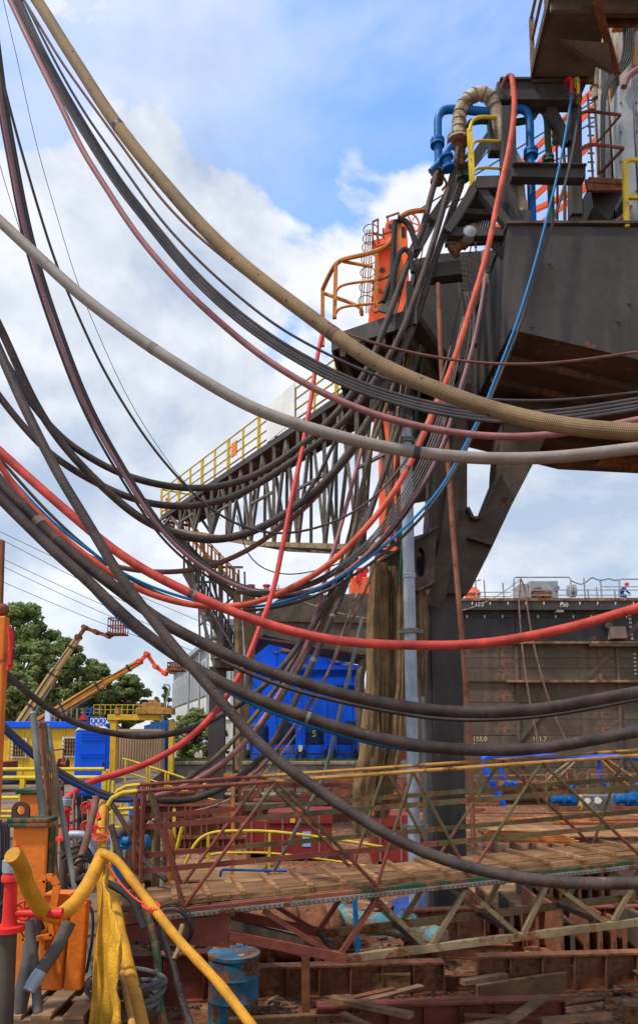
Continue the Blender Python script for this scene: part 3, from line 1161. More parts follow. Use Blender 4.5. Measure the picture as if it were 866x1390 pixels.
# power lines high at the far left
for k, (a, c, dd) in enumerate((((-60, 693), (360, 880), 110), ((-60, 700), (360, 905), 112), ((-60, 728), (330, 900), 114), ((-60, 738), (330, 912), 116), ((-60, 762), (300, 905), 118))):
    m_ = ((a[0] + c[0]) / 2, (a[1] + c[1]) / 2 + 5)
    b = MB()
    b.tube(path([a, m_, c], dd, dd + 20, 24, 2), .045, 4)
    tag(obj('power_line', b, M_WIRE, None), ['highest', 'second highest', 'middle', 'second lowest', 'lowest'][k] + ' overhead power line far behind the hoses at the left', 'wire', 'overhead power lines')

# ---------------------------------------------------------------- dock wing wall
W = thing('dock_wing_wall', 'tall black and brown steel dock wall with frame numbers', 'wall', (P(760, 0, Y_WALL).x, Y_WALL, 0))


def WX(px):
    return P(px, 1000, Y_WALL).x


def WZ(py):
    return P(CX, py, Y_WALL).z


wx0, wx1 = WX(574), WX(1300)
ztop = WZ(817)
b = MB()
b.span((wx0, Y_WALL + .06, 0), (wx1, Y_WALL + 4, ztop - .1))
obj('core', b, M_BLACK2, W)
rows = [ztop - .12, WZ(838), WZ(873), WZ(893), WZ(907), WZ(925), WZ(953), WZ(976), WZ(998), WZ(1042), 0.0]
cols = [574, 703, 841, 980, 1120, 1300]
for i in range(len(rows) - 1):
    for j in range(len(cols) - 1):
        d = random.uniform(0, .03)
        b = MB()
        b.span((WX(cols[j]) + .012, Y_WALL - d, rows[i + 1] + .012), (WX(cols[j + 1]) - .012, Y_WALL + .07, rows[i] - .012))
        obj('plate', b, M_WALLTOP if i < 2 else M_WALL, W)
b = MB()
b.span((WX(575), Y_WALL - .55, WZ(830)), (wx1, Y_WALL - .04, WZ(818)))
fascia = obj('top_fascia', b, M_WALLTOP, W)
b = MB()
b.span((WX(575), Y_WALL - .6, WZ(818) + .003), (wx1, Y_WALL + 4, WZ(814.5)))
obj('top_deck', b, M_LEDGE, W)
for (x0, y0) in ((636, 872), (630, 924)):
    xs = WX(688 if y0 == 924 else 700)
    b = MB()
    b.span((xs, Y_WALL - .5, WZ(y0 + 3)), (wx1, Y_WALL - .04, WZ(y0)))
    obj('ledge', b, M_LEDGE, W)
    b = MB()
    b.span((WX(x0), Y_WALL - .18, WZ(y0 + 1.5)), (xs - .01, Y_WALL - .04, WZ(y0)))
    obj('ledge', b, M_BLACK2, W)
b = MB()
b.span((WX(800), Y_WALL - .62, WZ(879)), (wx1, Y_WALL - .04, WZ(876)))
obj('ledge', b, M_BLACK2, W)
for px in (703, 841, 980):
    b = MB()
    b.span((WX(px) - .08, Y_WALL - .14, 0), (WX(px) + .08, Y_WALL - .04, WZ(877)))
    obj('stiffener', b, M_WALL, W)
for (x0, y0, x1, y1) in ((690, 1022, 740, 960), (790, 925, 825, 890), (845, 868, 866, 846)):
    b = MB()
    b.bar(P(x0, y0, Y_WALL - .06), P(x1, y1, Y_WALL - .06), .26, .06, up=V((0, 1, 0)))
    obj('diagonal_doubler', b, M_WALL, W)
for i in range(12):
    px = 641 + i * 24.4
    b = MB()
    b.span((WX(px), Y_WALL - .575, WZ(823)), (WX(px + 1.4), Y_WALL - .552, WZ(819.5)))
    obj('frame_mark', b, M_MARK, fascia)
    b = MB()
    b.span((WX(px - 5), Y_WALL - .06, WZ(839)), (WX(px - 3.4), Y_WALL - .032, WZ(835)))
    obj('frame_mark', b, M_MARK, W)
text('frame_number', '155', .34, M_MARK, (WX(645), Y_WALL - .556, WZ(825.5)), (R(90), 0, 0), fascia)
text('frame_number', '150', .34, M_MARK, (WX(760), Y_WALL - .556, WZ(826)), (R(90), 0, 0), fascia)
text('frame_number', '145', .34, M_MARK, (WX(882), Y_WALL - .556, WZ(827)), (R(90), 0, 0), fascia)
text('distance_mark', '155.0', .36, M_YMARK, (WX(641), Y_WALL - .037, WZ(1006)), (R(90), 0, 0), W)
text('distance_mark', '151.7', .36, M_YMARK, (WX(721.5), Y_WALL - .037, WZ(1006)), (R(90), 0, 0), W)
for px in (642, 728):
    b = MB()
    b.span((WX(px), Y_WALL - .07, WZ(1014)), (WX(px + 1.5), Y_WALL - .033, WZ(1008.5)))
    obj('frame_mark', b, M_YMARK, W)
for i in range(7):                       # column of small worn characters at the right
    b = MB()
    x = WX(860.5 + .35 * i)
    z = WZ(835 + i * 5.3)
    b.span((x - .06, Y_WALL - .06, z - .07), (x - .03, Y_WALL - .032, z + .07))
    b.span((x + .03, Y_WALL - .06, z - .07), (x + .06, Y_WALL - .032, z + .07))
    b.span((x - .028, Y_WALL - .055, z - .015 + .03 * (i % 3 - 1)), (x + .028, Y_WALL - .033, z + .02 + .03 * (i % 3 - 1)))
    obj('draught_mark', b, M_MARK, W)
for i in range(6):
    b = MB()
    b.span((WX(863.5), Y_WALL - .06, WZ(889 + 5.3 * i)), (WX(867), Y_WALL - .032, WZ(887.2 + 5.3 * i)))
    obj('draught_mark', b, M_YMARK, W)
# lamp under the fascia and box on the wall
b = MB()
b.span((WX(756), Y_WALL - .5, WZ(833)), (WX(767), Y_WALL - .05, WZ(826.5) - .12))
lm = obj('lamp', b, M_GREY, W, bevel=.03)
b = MB()
b.span((WX(757), Y_WALL - .52, WZ(832.5)), (WX(766), Y_WALL - .502, WZ(829)))
obj('lamp_glass', b, mat('lamp_lens', (.6, .5, .35), .3, var=.1), lm)
b = MB()
b.prism([P(824, 869, Y_WALL - .04), P(844, 869, Y_WALL - .04), P(842, 853, Y_WALL - .04), P(824, 853, Y_WALL - .04)], (0, -.7, 0))
obj('locker', b, mat('dull_pinkish_locker', (.2, .13, .11), .7, var=.2, rust=.2), W, bevel=.03)
b = MB()
b.lathe(P(823, 850, Y_WALL - .05), (0, -1, 0), [(.2, 0), (.2, .3), (.1, .32)], 12)
b.span((WX(826), Y_WALL - .3, WZ(853)), (WX(829), Y_WALL - .05, WZ(843)))
obj('winch_fitting', b, M_BLACK2, W)
# guard rail of the wall top
b = MB()
zt0 = WZ(814.5)
posts = [(652, 786), (664, 786), (690, 790), (803, 784), (826, 785.5), (808, 799), (820, 796), (845, 799)]
for px, py in posts:
    b.bar(V((WX(px), Y_WALL + .2, zt0)), V((WX(px - 1.3), Y_WALL + .2, WZ(py))), .07)
for (x0, x1, y) in ((640, 700, 803), (640, 700, 809), (700, 803, 800), (700, 866, 807), (803, 1100, 800), (803, 1100, 811), (826, 1100, 795.5)):
    b.bar(V((WX(x0), Y_WALL + .2, WZ(y))), V((WX(x1), Y_WALL + .2, WZ(y))), .05)
b.tube([P(697, 814, Y_WALL + .2), P(697, 786, Y_WALL + .2), P(699, 783.5, Y_WALL + .2), P(772, 783.5, Y_WALL + .2), P(774, 787, Y_WALL + .2), P(774, 814, Y_WALL + .2)], .045, 6)
b.tube([P(840, 814, Y_WALL + .2), P(840, 788, Y_WALL + .2), P(842, 786, Y_WALL + .2), P(1000, 786, Y_WALL + .2), P(1000, 814, Y_WALL + .2)], .045, 6)
rails = obj('guard_rail', b, M_GREY, W)
b = MB()
for a, c, s in (((774, 788), (803, 784), 7), ((803, 784), (826, 785.5), 3), ((826, 785.5), (840, 787), 1.5), ((640, 786), (652, 787), 2)):
    b.tube(path([a, ((a[0] + c[0]) / 2, (a[1] + c[1]) / 2 + s), c], Y_WALL + .2, None, 12, 0), .03, 4)
obj('chain', b, M_WIRE, rails)

# winch house on the wall
wh = thing('winch_housing', 'pale grey winch housing with rusty drum on top of the dock wall', 'machine', (WX(745), Y_WALL + 1.2, zt0))
b = MB()
b.span((WX(729), Y_WALL + .6, zt0), (WX(769), Y_WALL + 2.3, WZ(785)))
obj('housing', b, M_GREY, wh, bevel=.05)
b = MB()
b.span((WX(716), Y_WALL + .8, zt0), (WX(729) - .004, Y_WALL + 2.0, WZ(788)))
obj('side_housing', b, M_GREY, wh, bevel=.05)
b = MB()
b.lathe(P(728, 806, Y_WALL + .58), (0, -1, 0), [(.34, 0), (.34, .1), (.12, .12), (.12, .3), (.3, .32), (.3, .38)], 18)
b.lathe(P(741, 807, Y_WALL + .58), (0, -1, 0), [(.28, 0), (.28, .2), (.1, .24)], 18)
b.span((WX(722), Y_WALL + .35, zt0), (WX(744), Y_WALL + .58, zt0 + .2))
obj('drum', b, M_RUST, wh)
b = MB()
b.lathe(P(754, 799, Y_WALL + .59), (0, -1, 0), [(.09, 0), (.09, .14), (.16, .16), (.16, .2), (.05, .22)], 14)
obj('knob', b, M_GREY, wh)
b = MB()
b.lathe(P(770, 802, Y_WALL + 1.1), (1, 0, 0), [(.2, 0), (.34, .02), (.34, .2), (.2, .22), (.2, .26), (.38, .28), (.38, .42), (.25, .46)], 16)
obj('motor', b, M_GREY, wh)

# orange bollard cover on the wall top beside the column
bc = MB()
bc.lathe(P(641, 814, Y_WALL + 1), (0, 0, 1), [(.42, 0), (.42, .25), (.5, .3), (.38, .55), (.2, .72), (.05, .76)], 14)
tag(obj('vent_cowl', bc, M_ORCRANE, None, True), 'orange conical vent cowl on the dock wall beside the crane leg', 'vent')

# dark bridge piece spanning left from the wall, above the blue shed
br2 = thing('dock_bridge', 'dark steel gantry box spanning above the blue shed', 'gantry', (P(430, 0, 43).x, 43, FQZ))
Yd = 43.0
b = MB()
b.prism([P(345, 835, Yd), P(385, 808, Yd), P(520, 805, Yd), P(620, 808, Yd), P(620, 880, Yd), P(505, 895, Yd), P(425, 878, Yd), P(358, 862, Yd), P(336, 880, Yd), P(334, 868, Yd)], (0, 4.5, 0))
obj('box_girder', b, M_BLACK2, br2, bevel=.03)
b = MB()
b.bar(P(352, 866, Yd - .02), P(500, 889, Yd - .02), .3, .12)
b.bar(P(352, 843, Yd - .02), P(600, 846, Yd - .02), .2, .1)
obj('flange', b, M_UNDER, br2)
b = MB()
b.tube(spline([P(520, 880, Yd + .3), P(500, 890, Yd + .3), P(490, 905, Yd + .3), P(488, 950, Yd + .3), V((P(488, 0, Yd).x, Yd + .3, FQZ))], 24, 4), .28, 8)
obj('curved_leg', b, M_BLACK2, br2, True)
b = MB()
b.bar(V((P(335, 0, Yd).x, Yd + 2, FQZ)), P(345, 850, Yd + 2), .4, .5)
obj('leg', b, M_BLACK2, br2)
b = MB()
for i in range(9):
    px = 362 + i * 16
    b.bar(P(px, 812, Yd + .4), P(px, 797 - (i % 2) * 3, Yd + .4), .06)
b.bar(P(350, 800, Yd + .4), P(500, 796, Yd + .4), .05)
obj('railing', b, M_GREY, br2)
for (px, py, w_, mm) in ((341, 795, 8, M_BURLAP), (362, 795, 8, M_RED), (450, 795, 9, M_LEDGE)):
    b = MB()
    c = P(px, py, Yd + 2)
    b.lathe(V((c.x, c.y, c.z - .8)), (0, 0, 1), [(.2, 0), (.2, .3), (.16, .32), (.16, .7), (.24, .74), (.24, .85)], 12)
    tag(obj('deck_fitting', b, mm, None, True), 'small %s fitting standing on the dark gantry box' % {'brown_tarpaulin': 'brown capped', 'red_paint': 'red', 'rusty_ledge': 'rusty ochre'}[mm.name], 'fitting')
# orange machine on the bridge
om = thing('capstan', 'orange red capstan machine on the gantry box behind the brown tarpaulins', 'machine', (P(490, 805, 43.5).x, 44, P(490, 805, 43.5).z))
b = MB()
b.span(P(476, 806, 43.3), P(502, 790, 44.8))
obj('base', b, M_ORCRANE, om, bevel=.05)
b = MB()
c = P(492, 790, 44)
b.lathe(c, (0, 0, 1), [(.35, 0), (.28, .2), (.26, .5), (.4, .6), (.4, .8), (.2, .85)], 16)
b.bar(P(478, 795, 43.6), P(498, 775, 43.6), .14)
b.bar(P(486, 790, 43.4), P(486, 778, 43.4), .3)
obj('head', b, M_RED, om)

# ---------------------------------------------------------------- crane
CR = thing('gantry_crane', 'black steel shipyard crane leg and machinery box under the hoses', 'crane', (2.5, 14.5, 0))
# column
b = MB()
cl, cr_ = P(590, 1100, 14.2).x, P(632, 1100, 14.2).x
ztc = P(600, 802, 14.2).z
b.span((cl, 14.2, .06), (cr_, 14.95, ztc))
col = obj('column', b, M_BLACK, CR, bevel=.02)
b = MB()
b.span((cl - .14, 14.3, .06), (cl - .003, 14.85, ztc - .02))
obj('column_flange', b, mat('grey_black_steel', (.085, .08, .076), .65, var=.3, rust=.15, streak=.4), CR, bevel=.01)
b = MB()
b.span((cl - .35, 14.0, 0), (cr_ + .2, 15.15, .06))
obj('base_plate', b, M_RUST, CR)
# Y-shaped head of the leg
b = MB()
o = [(583, 806), (583, 700), (588, 640), (592, 560), (594, 520), (640, 520), (635, 560), (634, 640), (634, 688), (637, 699), (643, 703.5), (649, 703), (654, 698), (659, 688), (672, 655), (678, 640), (679, 620), (688, 540), (772, 540), (745, 585), (722, 632), (694, 686), (668, 742), (640, 798), (634, 806)]
b.prism([P(x, y, 14.05) for x, y in o], (0, .95, 0))
obj('leg_head', b, M_BLACK2, CR, bevel=.015)
b = MB()
b.prism([P(x, y, 13.9) for x, y in ((586, 822), (594, 826), (606, 808), (617, 740), (628, 640), (634, 560), (618, 560), (610, 640), (600, 720), (588, 770), (583, 806))], (0, .147, 0))
obj('leg_gusset', b, M_BLACK2, CR, bevel=.01)
for (pa, pb) in (((634, 690), (641, 704)), ((641, 704), (650, 704)), ((650, 704), (679, 640)), ((635, 730), (668, 740))):
    b = MB()
    b.bar(P(*pa, 13.96), P(*pb, 13.96), .05, .17, up=V((0, 1, 0)))
    obj('leg_flange', b, M_BLACK2, CR)
# bracket with oval hole: ring of plate pieces round the opening
yb_ = 13.55
ov = [(571 + 6.2 * math.cos(a), 763 + (22 if abs(math.sin(a)) > 0 else 0) * math.sin(a)) for a in [2 * math.pi * i / 24 for i in range(24)]]
outer = [(509, 768), (535, 749), (560, 729), (592, 719), (591, 750), (589, 791), (577, 797), (565, 803), (545, 793), (528, 781)]


def ang(p):
    return math.atan2(p[1] - 763, p[0] - 571)


b = MB()
# walk round: connect each hole sample with the outer outline along the same direction


def hit(a):
    best = None
    for (x0, y0), (x1, y1) in zip(outer, outer[1:] + outer[:1]):
        dx, dy = math.cos(a), math.sin(a)
        ex, ey = x1 - x0, y1 - y0
        den = dx * ey - dy * ex
        if abs(den) < 1e-9:
            continue
        t = ((x0 - 571) * ey - (y0 - 763) * ex) / den
        u = ((x0 - 571) * dy - (y0 - 763) * dx) / den
        if t > 0 and -1e-6 <= u <= 1 + 1e-6:
            best = t if best is None else max(best, t)
    return (571 + math.cos(a) * best, 763 + math.sin(a) * best)


angs = sorted(set([round(2 * math.pi * i / 28 - math.pi, 4) for i in range(28)] + [round(ang(p), 4) for p in outer]))


def oval(a):
    ex, ey = 6.0, 21.0
    r = 1 / math.sqrt((math.cos(a) / ex) ** 2 + (math.sin(a) / ey) ** 2)
    return (571 + math.cos(a) * r, 763 + math.sin(a) * r)


for a0, a1 in zip(angs, angs[1:] + [angs[0] + 2 * math.pi]):
    q = [P(*oval(a0), yb_), P(*hit(a0), yb_), P(*hit(a1), yb_), P(*oval(a1), yb_)]
    k = len(b.v)
    b.v += q + [x + V((0, .3, 0)) for x in q]
    b.face((k, k + 1, k + 2, k + 3))
    b.face((k + 7, k + 6, k + 5, k + 4))
    b.face((k + 1, k + 5, k + 6, k + 2))
    b.face((k + 3, k + 7, k + 4, k))
obj('bracket_plate', b, M_BLACK2, CR)
b = MB()
b.bar(P(509, 768, yb_ + .1), P(592, 719, yb_ + .1), .04, .5, up=V((0, 1, 0)))
b.bar(P(509, 769, yb_ + .1), P(565, 804, yb_ + .1), .04, .5, up=V((0, 1, 0)))
b.bar(P(565, 804, yb_ + .1), P(589, 792, yb_ + .1), .04, .5, up=V((0, 1, 0)))
obj('bracket_flange', b, M_BLACK2, CR)
b = MB()
b.prism([P(x, y, yb_ + .42) for x, y in ((548, 752), (590, 728), (588, 790), (564, 798))], (0, .05, 0))
obj('bracket_back_plate', b, M_BLACK, CR)
b = MB()
b.bar(P(588, 640, 14.3), P(588, 720, 14.3), .25, .4)
obj('bracket_web', b, M_BLACK2, CR)

# machinery box: floor slopes down to the right
xL = P(691, 380, 12).x
zT = P(691, 306, 12).z
zB = P(701, 447, 12).z
xR = 9.5
zBR = zB - .6
b = MB()
prof = [V((xL, 12, zT)), V((xL, 12, zB)), V((xL + 2.4, 12, zBR)), V((xR, 12, zBR - .2)), V((xR, 12, zT - .1))]
b.prism(prof, (0, .05, 0))
front = obj('box_front_plate', b, M_BLACK, CR)
b = MB()
b.prism([V((xL + .004, 12.053, zT)), V((xL + .004, 12.053, zB)), V((xL + .004, 15.0, zB + .1)), V((xL + .004, 15.0, zT))], (.05, 0, 0))
obj('box_side_plate', b, M_BLACK, CR)
b = MB()
b.prism([p + V((.06 if i < 2 else 0, .055, -.004 if i in (0, 4) else .004)) for i, p in enumerate(prof)], (0, 5.0, 0))
obj('box_body', b, M_UNDER, CR)
b = MB()
b.span((xL - .03, 11.94, zT + .003), (xR, 16.6, zT + .05))
obj('box_top_lip', b, M_BLACK2, CR)
for k in range(5):
    b = MB()
    y = 12.8 + k * .85
    b.bar((xL + .05, y, zB - .06), (xL + 2.4, y, zBR - .06), .06, .12)
    b.bar((xL + 2.4, y, zBR - .06), (xR, y, zBR - .26), .06, .12)
    obj('soffit_stiffener', b, M_UNDER, CR)
for px, py in ((745, 358), (853, 412), (838, 436), (722, 444)):
    b = MB()
    b.lathe(P(px, py, 11.995), (0, -1, 0), [(.022, 0), (.022, .02), (.01, .025)], 10)
    obj('pad_eye', b, M_BLACK2, front)
# lower right brackets under the box
b = MB()
xh = P(811, 640, 16.25).x
zh = zBR - .2 * (xh - xL - 2.4) / (xR - xL - 2.4)
b.bar((xh, 16.25, zh - .06), (xR, 16.25, zBR - .26), .3, .13)
obj('hopper_rail', b, M_RUST, CR)
for px in (840, 848, 857):
    b = MB()
    c = V((P(px, 650, 16.2).x, 16.2, zh - .2))
    b.ring(c, (1, .4, 0), .07, .016, 6, 14)
    obj('hanger_hook', b, M_RUST, CR)

# dark machinery body left of the box
b = MB()
b.prism([P(x, y, 15.2) for x, y in ((556, 392), (562, 352), (600, 344), (690, 338), (706, 470), (650, 560), (620, 640), (560, 650), (560, 560), (530, 470))], (0, 1.8, 0))
obj('machinery_bulkhead', b, M_BLACK, CR)
for (pa, pb, w_, y_) in (((560, 375), (628, 368), .26, 12.7), ((557, 385), (557, 470), .16, 13.2), ((570, 420), (622, 492), .22, 13.9), ((628, 372), (640, 470), .2, 13.6), ((672, 175), (585, 300), .16, 13.6), ((585, 300), (560, 345), .2, 13.8), ((600, 470), (590, 560), .3, 14.6)):
    b = MB()
    b.bar(P(*pa, y_), P(*pb, y_), w_, w_)
    obj('brace', b, M_BLACK, CR)
# left platform
pz = P(524, 424, 12.2).z
b = MB()
pl = [V((P(452, 436, 13.0).x, 13.0, pz)), V((P(566, 418, 12.1).x, 12.1, pz)), V((P(640, 400, 15).x, 15.2, pz)), V((P(470, 500, 15.5).x, 15.2, pz))]
b.prism([p - V((0, 0, .16)) for p in pl], (0, 0, .16))
plat = obj('platform', b, M_BLACK, CR)
b = MB()
b.bar(pl[0] - V((0, 0, .12)), pl[1] - V((0, 0, .12)), .06, .3)
b.bar(pl[0] - V((0, 0, .12)), pl[3] - V((0, 0, .12)), .06, .3)
obj('platform_edge', b, M_BLACK, CR)
for k in range(4):
    b = MB()
    a = pl[0].lerp(pl[1], .12 + k * .24)
    c = pl[3].lerp(pl[2], .12 + k * .24)
    b.bar(a - V((0, 0, .3)), c - V((0, 0, .3)), .1, .26)
    obj('platform_beam', b, M_BLACK2, CR)
b = MB()
b.prism([P(x, y, 13.6) for x, y in ((462, 470), (500, 505), (540, 545), (560, 560), (560, 470), (540, 455))], (0, .2, 0))
obj('platform_knee', b, M_BLACK, CR)
# orange railing of that platform
rl = MB()


def T(pts, Y, r, n=7):
    rl.tube(spline([P(x, y, (Y if len(q) == 2 else q[2])) for q in pts for x, y in [q[:2]]], max(6, len(pts) * 6), 1), r, n)


rl.bar(P(454, 432, 12.95), P(456, 358, 12.95), .075)
rl.bar(P(438, 470, 13.7), P(438, 393, 13.7), .075)
T([(438, 393, 13.7), (440, 388, 13.6), (455, 360, 13.0), (462, 354, 12.9), (500, 344, 12.5), (524, 335, 12.3), (531, 326, 12.3), (536, 318, 12.3)], 0, .042)
T([(440, 398, 13.6), (491, 420, 13.2), (491, 428, 13.2)], 0, .035)
T([(454, 402, 12.95), (460, 390, 12.9), (524, 376, 12.4), (534, 366, 12.3), (538, 352, 12.3)], 0, .024)
T([(454, 430, 12.95), (459, 420, 12.9), (524, 408, 12.4), (530, 400, 12.3)], 0, .024)
T([(466, 355, 12.9), (505, 362, 12.7)], 0, .03)
rl.bar(P(510, 424, 12.4), P(511, 345, 12.4), .06)
rl.bar(P(540, 400, 12.3), P(540, 300, 12.3), .11)
T([(540, 305, 12.3), (543, 296, 12.3), (556, 288, 12.3), (577, 285, 12.3)], 0, .045)
rl.bar(P(505, 383, 12.6), P(550, 365, 12.6), .05)
rl.bar(P(505, 390, 12.6), P(528, 400, 12.6), .05)
obj('platform_railing', rl, M_ORRAIL, CR, True)
rl = MB()
T([(540, 296, 12.2), (552, 302, 12.2), (560, 318, 12.2), (566, 340, 12.2)], 0, .05)
T([(530, 430, 12.2), (534, 380, 12.2), (542, 345, 12.2), (550, 337, 12.2), (556, 345, 12.2), (560, 370, 12.2)], 0, .045)
T([(536, 300, 12.25), (534, 330, 12.25), (532, 372, 12.25), (520, 410, 12.25)], 0, .05)
obj('platform_hose', rl, M_RUBBER, CR, True)
b = MB()
b.prism([P(x, y, 12.35) for x, y in ((524, 424), (512, 421), (540, 372), (546, 380))], (0, .05, 0))
obj('platform_chute', b, M_GREYGREEN, CR)

# ---------------------------------------------------------------- pipe frame on top of the box
fr = thing('pipe_portal', 'dark steel portal frame on the crane box carrying the blue and green pipes', 'frame', (P(730, 306, 12.6).x, 12.6, zT + .05))
zf = zT + .05
yf = 12.5


def fb(p, q, w_, h=None, y=yf, m=M_BLACK, name='frame_beam', bev=.012):
    b = MB()
    b.bar(P(p[0], p[1], y), P(q[0], q[1], y), w_, h, up=V((0, 1, 0)))
    return obj(name, b, m, fr, bevel=bev)


fb((690, 296), (688, 150), .26, .22, name='frame_post', m=M_BLACK)
fb((674, 210), (672, 138), .3, .2, y=12.75, name='frame_post')
fb((780, 296), (779, 150), .2, .24, y=12.75, name='frame_post')
fb((672, 132), (786, 132), .36, .3, y=12.6, name='frame_head')
fb((744, 148), (770, 196), .18, .18, y=12.7, name='frame_brace')
fb((693, 238), (792, 240), .2, .2, y=12.3)
fb((693, 230), (792, 232), .03, .34, y=12.28)
b = MB()
b.span((P(672, 0, 12.6).x, 12.4, P(0, 119.5, 12.6).z), (P(788, 0, 12.6).x, 12.85, P(0, 117, 12.6).z))
obj('frame_cap', b, M_BLACK2, fr)
b = MB()
b.prism([P(x, y, 12.3) for x, y in ((690, 300), (690, 255), (713, 300))], (0, .06, 0))
obj('frame_gusset', b, M_BLACK, fr)
b = MB()
b.prism([P(x, y, 12.7) for x, y in ((772, 300), (792, 268), (792, 300))], (0, .06, 0))
obj('frame_gusset', b, M_BLACK, fr)
b = MB()
b.span((P(690, 0, 12.5).x, 12.3, zT + .05), (P(706, 0, 12.5).x, 12.7, P(0, 296, 12.5).z))
obj('frame_foot', b, M_BLACK, fr)


def pipe(name, pts, Y, r, m, flanges=(), parent=None, n=14, sm=2, lab=None, cat='pipe'):
    c = spline([P(q[0], q[1], q[2] if len(q) > 2 else Y) for q in pts], len(pts) * 9, sm)
    b = MB()
    b.tube(c, r, n)
    o = obj(name, b, m, parent, True)
    if lab:
        tag(o, lab, cat)
    for (fx, fy, fy2) in flanges:
        a, d_ = P(fx, fy, Y), P(fx, fy2, Y)
        f = MB()
        ax = (d_ - a)
        f.lathe(a, ax, [(r * 1.75, 0), (r * 1.75, ax.length * .42), (r * 1.2, ax.length * .43), (r * 1.2, ax.length * .57), (r * 1.75, ax.length * .58), (r * 1.75, ax.length)], 16)
        obj('flange', f, m, o)
    return o


px_ = 12.6
pb_ = pipe('blue_pipe', [(594, 246), (595, 225), (594, 172), (595, 158), (602, 150), (616, 148.5), (650, 151), (662, 152), (700, 148), (708, 148), (715, 152), (718, 163), (719, 195), (720, 230), (722, 303, 12.6)], px_, .075, M_BLUE, ((593.5, 198, 190), (720, 213, 204)), lab='blue steel pipe looping over the crane frame with flanges')
b = MB()
b.tube(spline([P(612, 197, 12.3), P(606, 206, 12.3), P(596, 220, 12.3), P(584, 233, 12.3)], 16, 1), .055, 10)
b.lathe(P(605, 213, 12.25), (.2, 0, -1), [(.13, 0), (.13, .04), (.08, .05), (.08, .18), (.12, .19), (.12, .24)], 14)
obj('valve_branch', b, M_BLUE, pb_, True)
b = MB()
c0 = P(594, 232, 12.6)
b.lathe(c0, (-.1, 0, -1), [(.13, 0), (.13, .05), (.09, .06), (.09, .18), (.12, .19), (.12, .23)], 14)
obj('coupling', b, M_RUST, pb_, True)
pi_ = pipe('insulated_pipe', [(622, 186), (622, 172), (625, 150), (636, 134), (652, 127), (666, 134), (673, 150), (675, 160), (680, 182), (690, 205), (700, 225), (703, 260), (708, 300)], 12.55, .12, M_INSUL, ((622, 193, 186),), lab='thick pipe bend wrapped in dirty pale insulation')
b = MB()
for i in range(9):
    t = i / 8
    c_ = spline([P(q[0], q[1], 12.55) for q in ((622, 180), (625, 150), (636, 134), (652, 127), (666, 134), (673, 150))], 40, 2)
    k = int(2 + t * 35)
    b.ring(c_[k], c_[k + 1] - c_[k - 1], .122, .012, 5, 18)
obj('wrap_band', b, M_BURLAP, pi_, True)
b = MB()
b.lathe(P(622, 192, 12.55), (0.02, 0, -1), [(.16, 0), (.16, .06), (.1, .08), (.085, .1), (.085, .28), (.095, .29), (.095, .36), (.08, .37), (.08, .5)], 16)
obj('rusty_coupling', b, M_RUST, pi_, True)
pg_ = pipe('green_pipe', [(626, 250), (627, 235), (627, 205), (630, 178), (636, 168), (648, 164), (700, 166), (722, 160), (728, 150), (736, 149), (741, 158), (743, 190), (746, 230), (748, 303)], 12.8, .062, M_PIPEGREEN, ((743.5, 221, 213), (628, 240, 230)), lab='dark green pipe looping behind the blue pipe')
b = MB()
b.lathe(P(628, 222, 12.78), (0, 0, -1), [(.06, 0), (.11, .05), (.11, .12), (.07, .16), (.07, .26), (.12, .28), (.12, .32)], 14)
b.bar(P(620, 228, 12.7), P(640, 205, 12.7), .04)
obj('valve', b, M_PIPEGREEN, pg_, True)
ps_ = pipe('drain_pipe', [(756, 303), (756, 240), (755, 195), (756, 165)], 12.9, .022, M_RUST, lab='thin rusty standpipe with round valve on the crane frame')
b = MB()
b.lathe(P(756, 194, 12.9), (0, 0, 1), [(.04, 0), (.1, .02), (.1, .06), (.05, .08), (.05, .12), (.1, .14), (.1, .2), (.03, .22)], 14)
obj('valve', b, M_GREYGREEN, ps_, True)
pipe('conduit', [(766, 303), (766, 230), (762, 170)], 12.95, .03, M_OCHRE, lab='thin ochre conduit beside the rusty standpipe')

# yellow guard rail on the stair platform
yr = thing('yellow_guard_rail', 'bent yellow guard rail on the crane stair landing', 'railing', (P(641, 255, 12.4).x, 12.4, P(641, 255, 12.4).z))
b = MB()
b.bar(P(641, 253, 12.3), P(637, 175, 12.3), .1, .04, up=V((0, 1, 0)))
b.tube(spline([P(637, 178, 12.3), P(641, 164, 12.3), P(652, 159, 12.35), P(680, 161, 12.5)], 18, 1), .032, 8)
b.tube(spline([P(639, 205, 12.3), P(643, 193, 12.3), P(652, 191, 12.35), P(682, 192, 12.5)], 18, 1), .025, 8)
b.tube(spline([P(641, 240, 12.3), P(644, 231, 12.3), P(654, 228, 12.35), P(682, 229, 12.5)], 18, 1), .025, 8)
obj('rail', b, M_YRAIL, yr, True)
b = MB()
b.tube(path([(600, 258), (606, 250), (601, 240), (597, 230)], 12.7, None, 14, 1), .022, 6)
b.bar(P(600, 330, 12.7), P(640, 250, 12.7), .05)
b.bar(P(603, 262, 12.8), P(640, 200, 12.8), .04)
obj('lower_rail', b, M_OCHRE, yr, True)

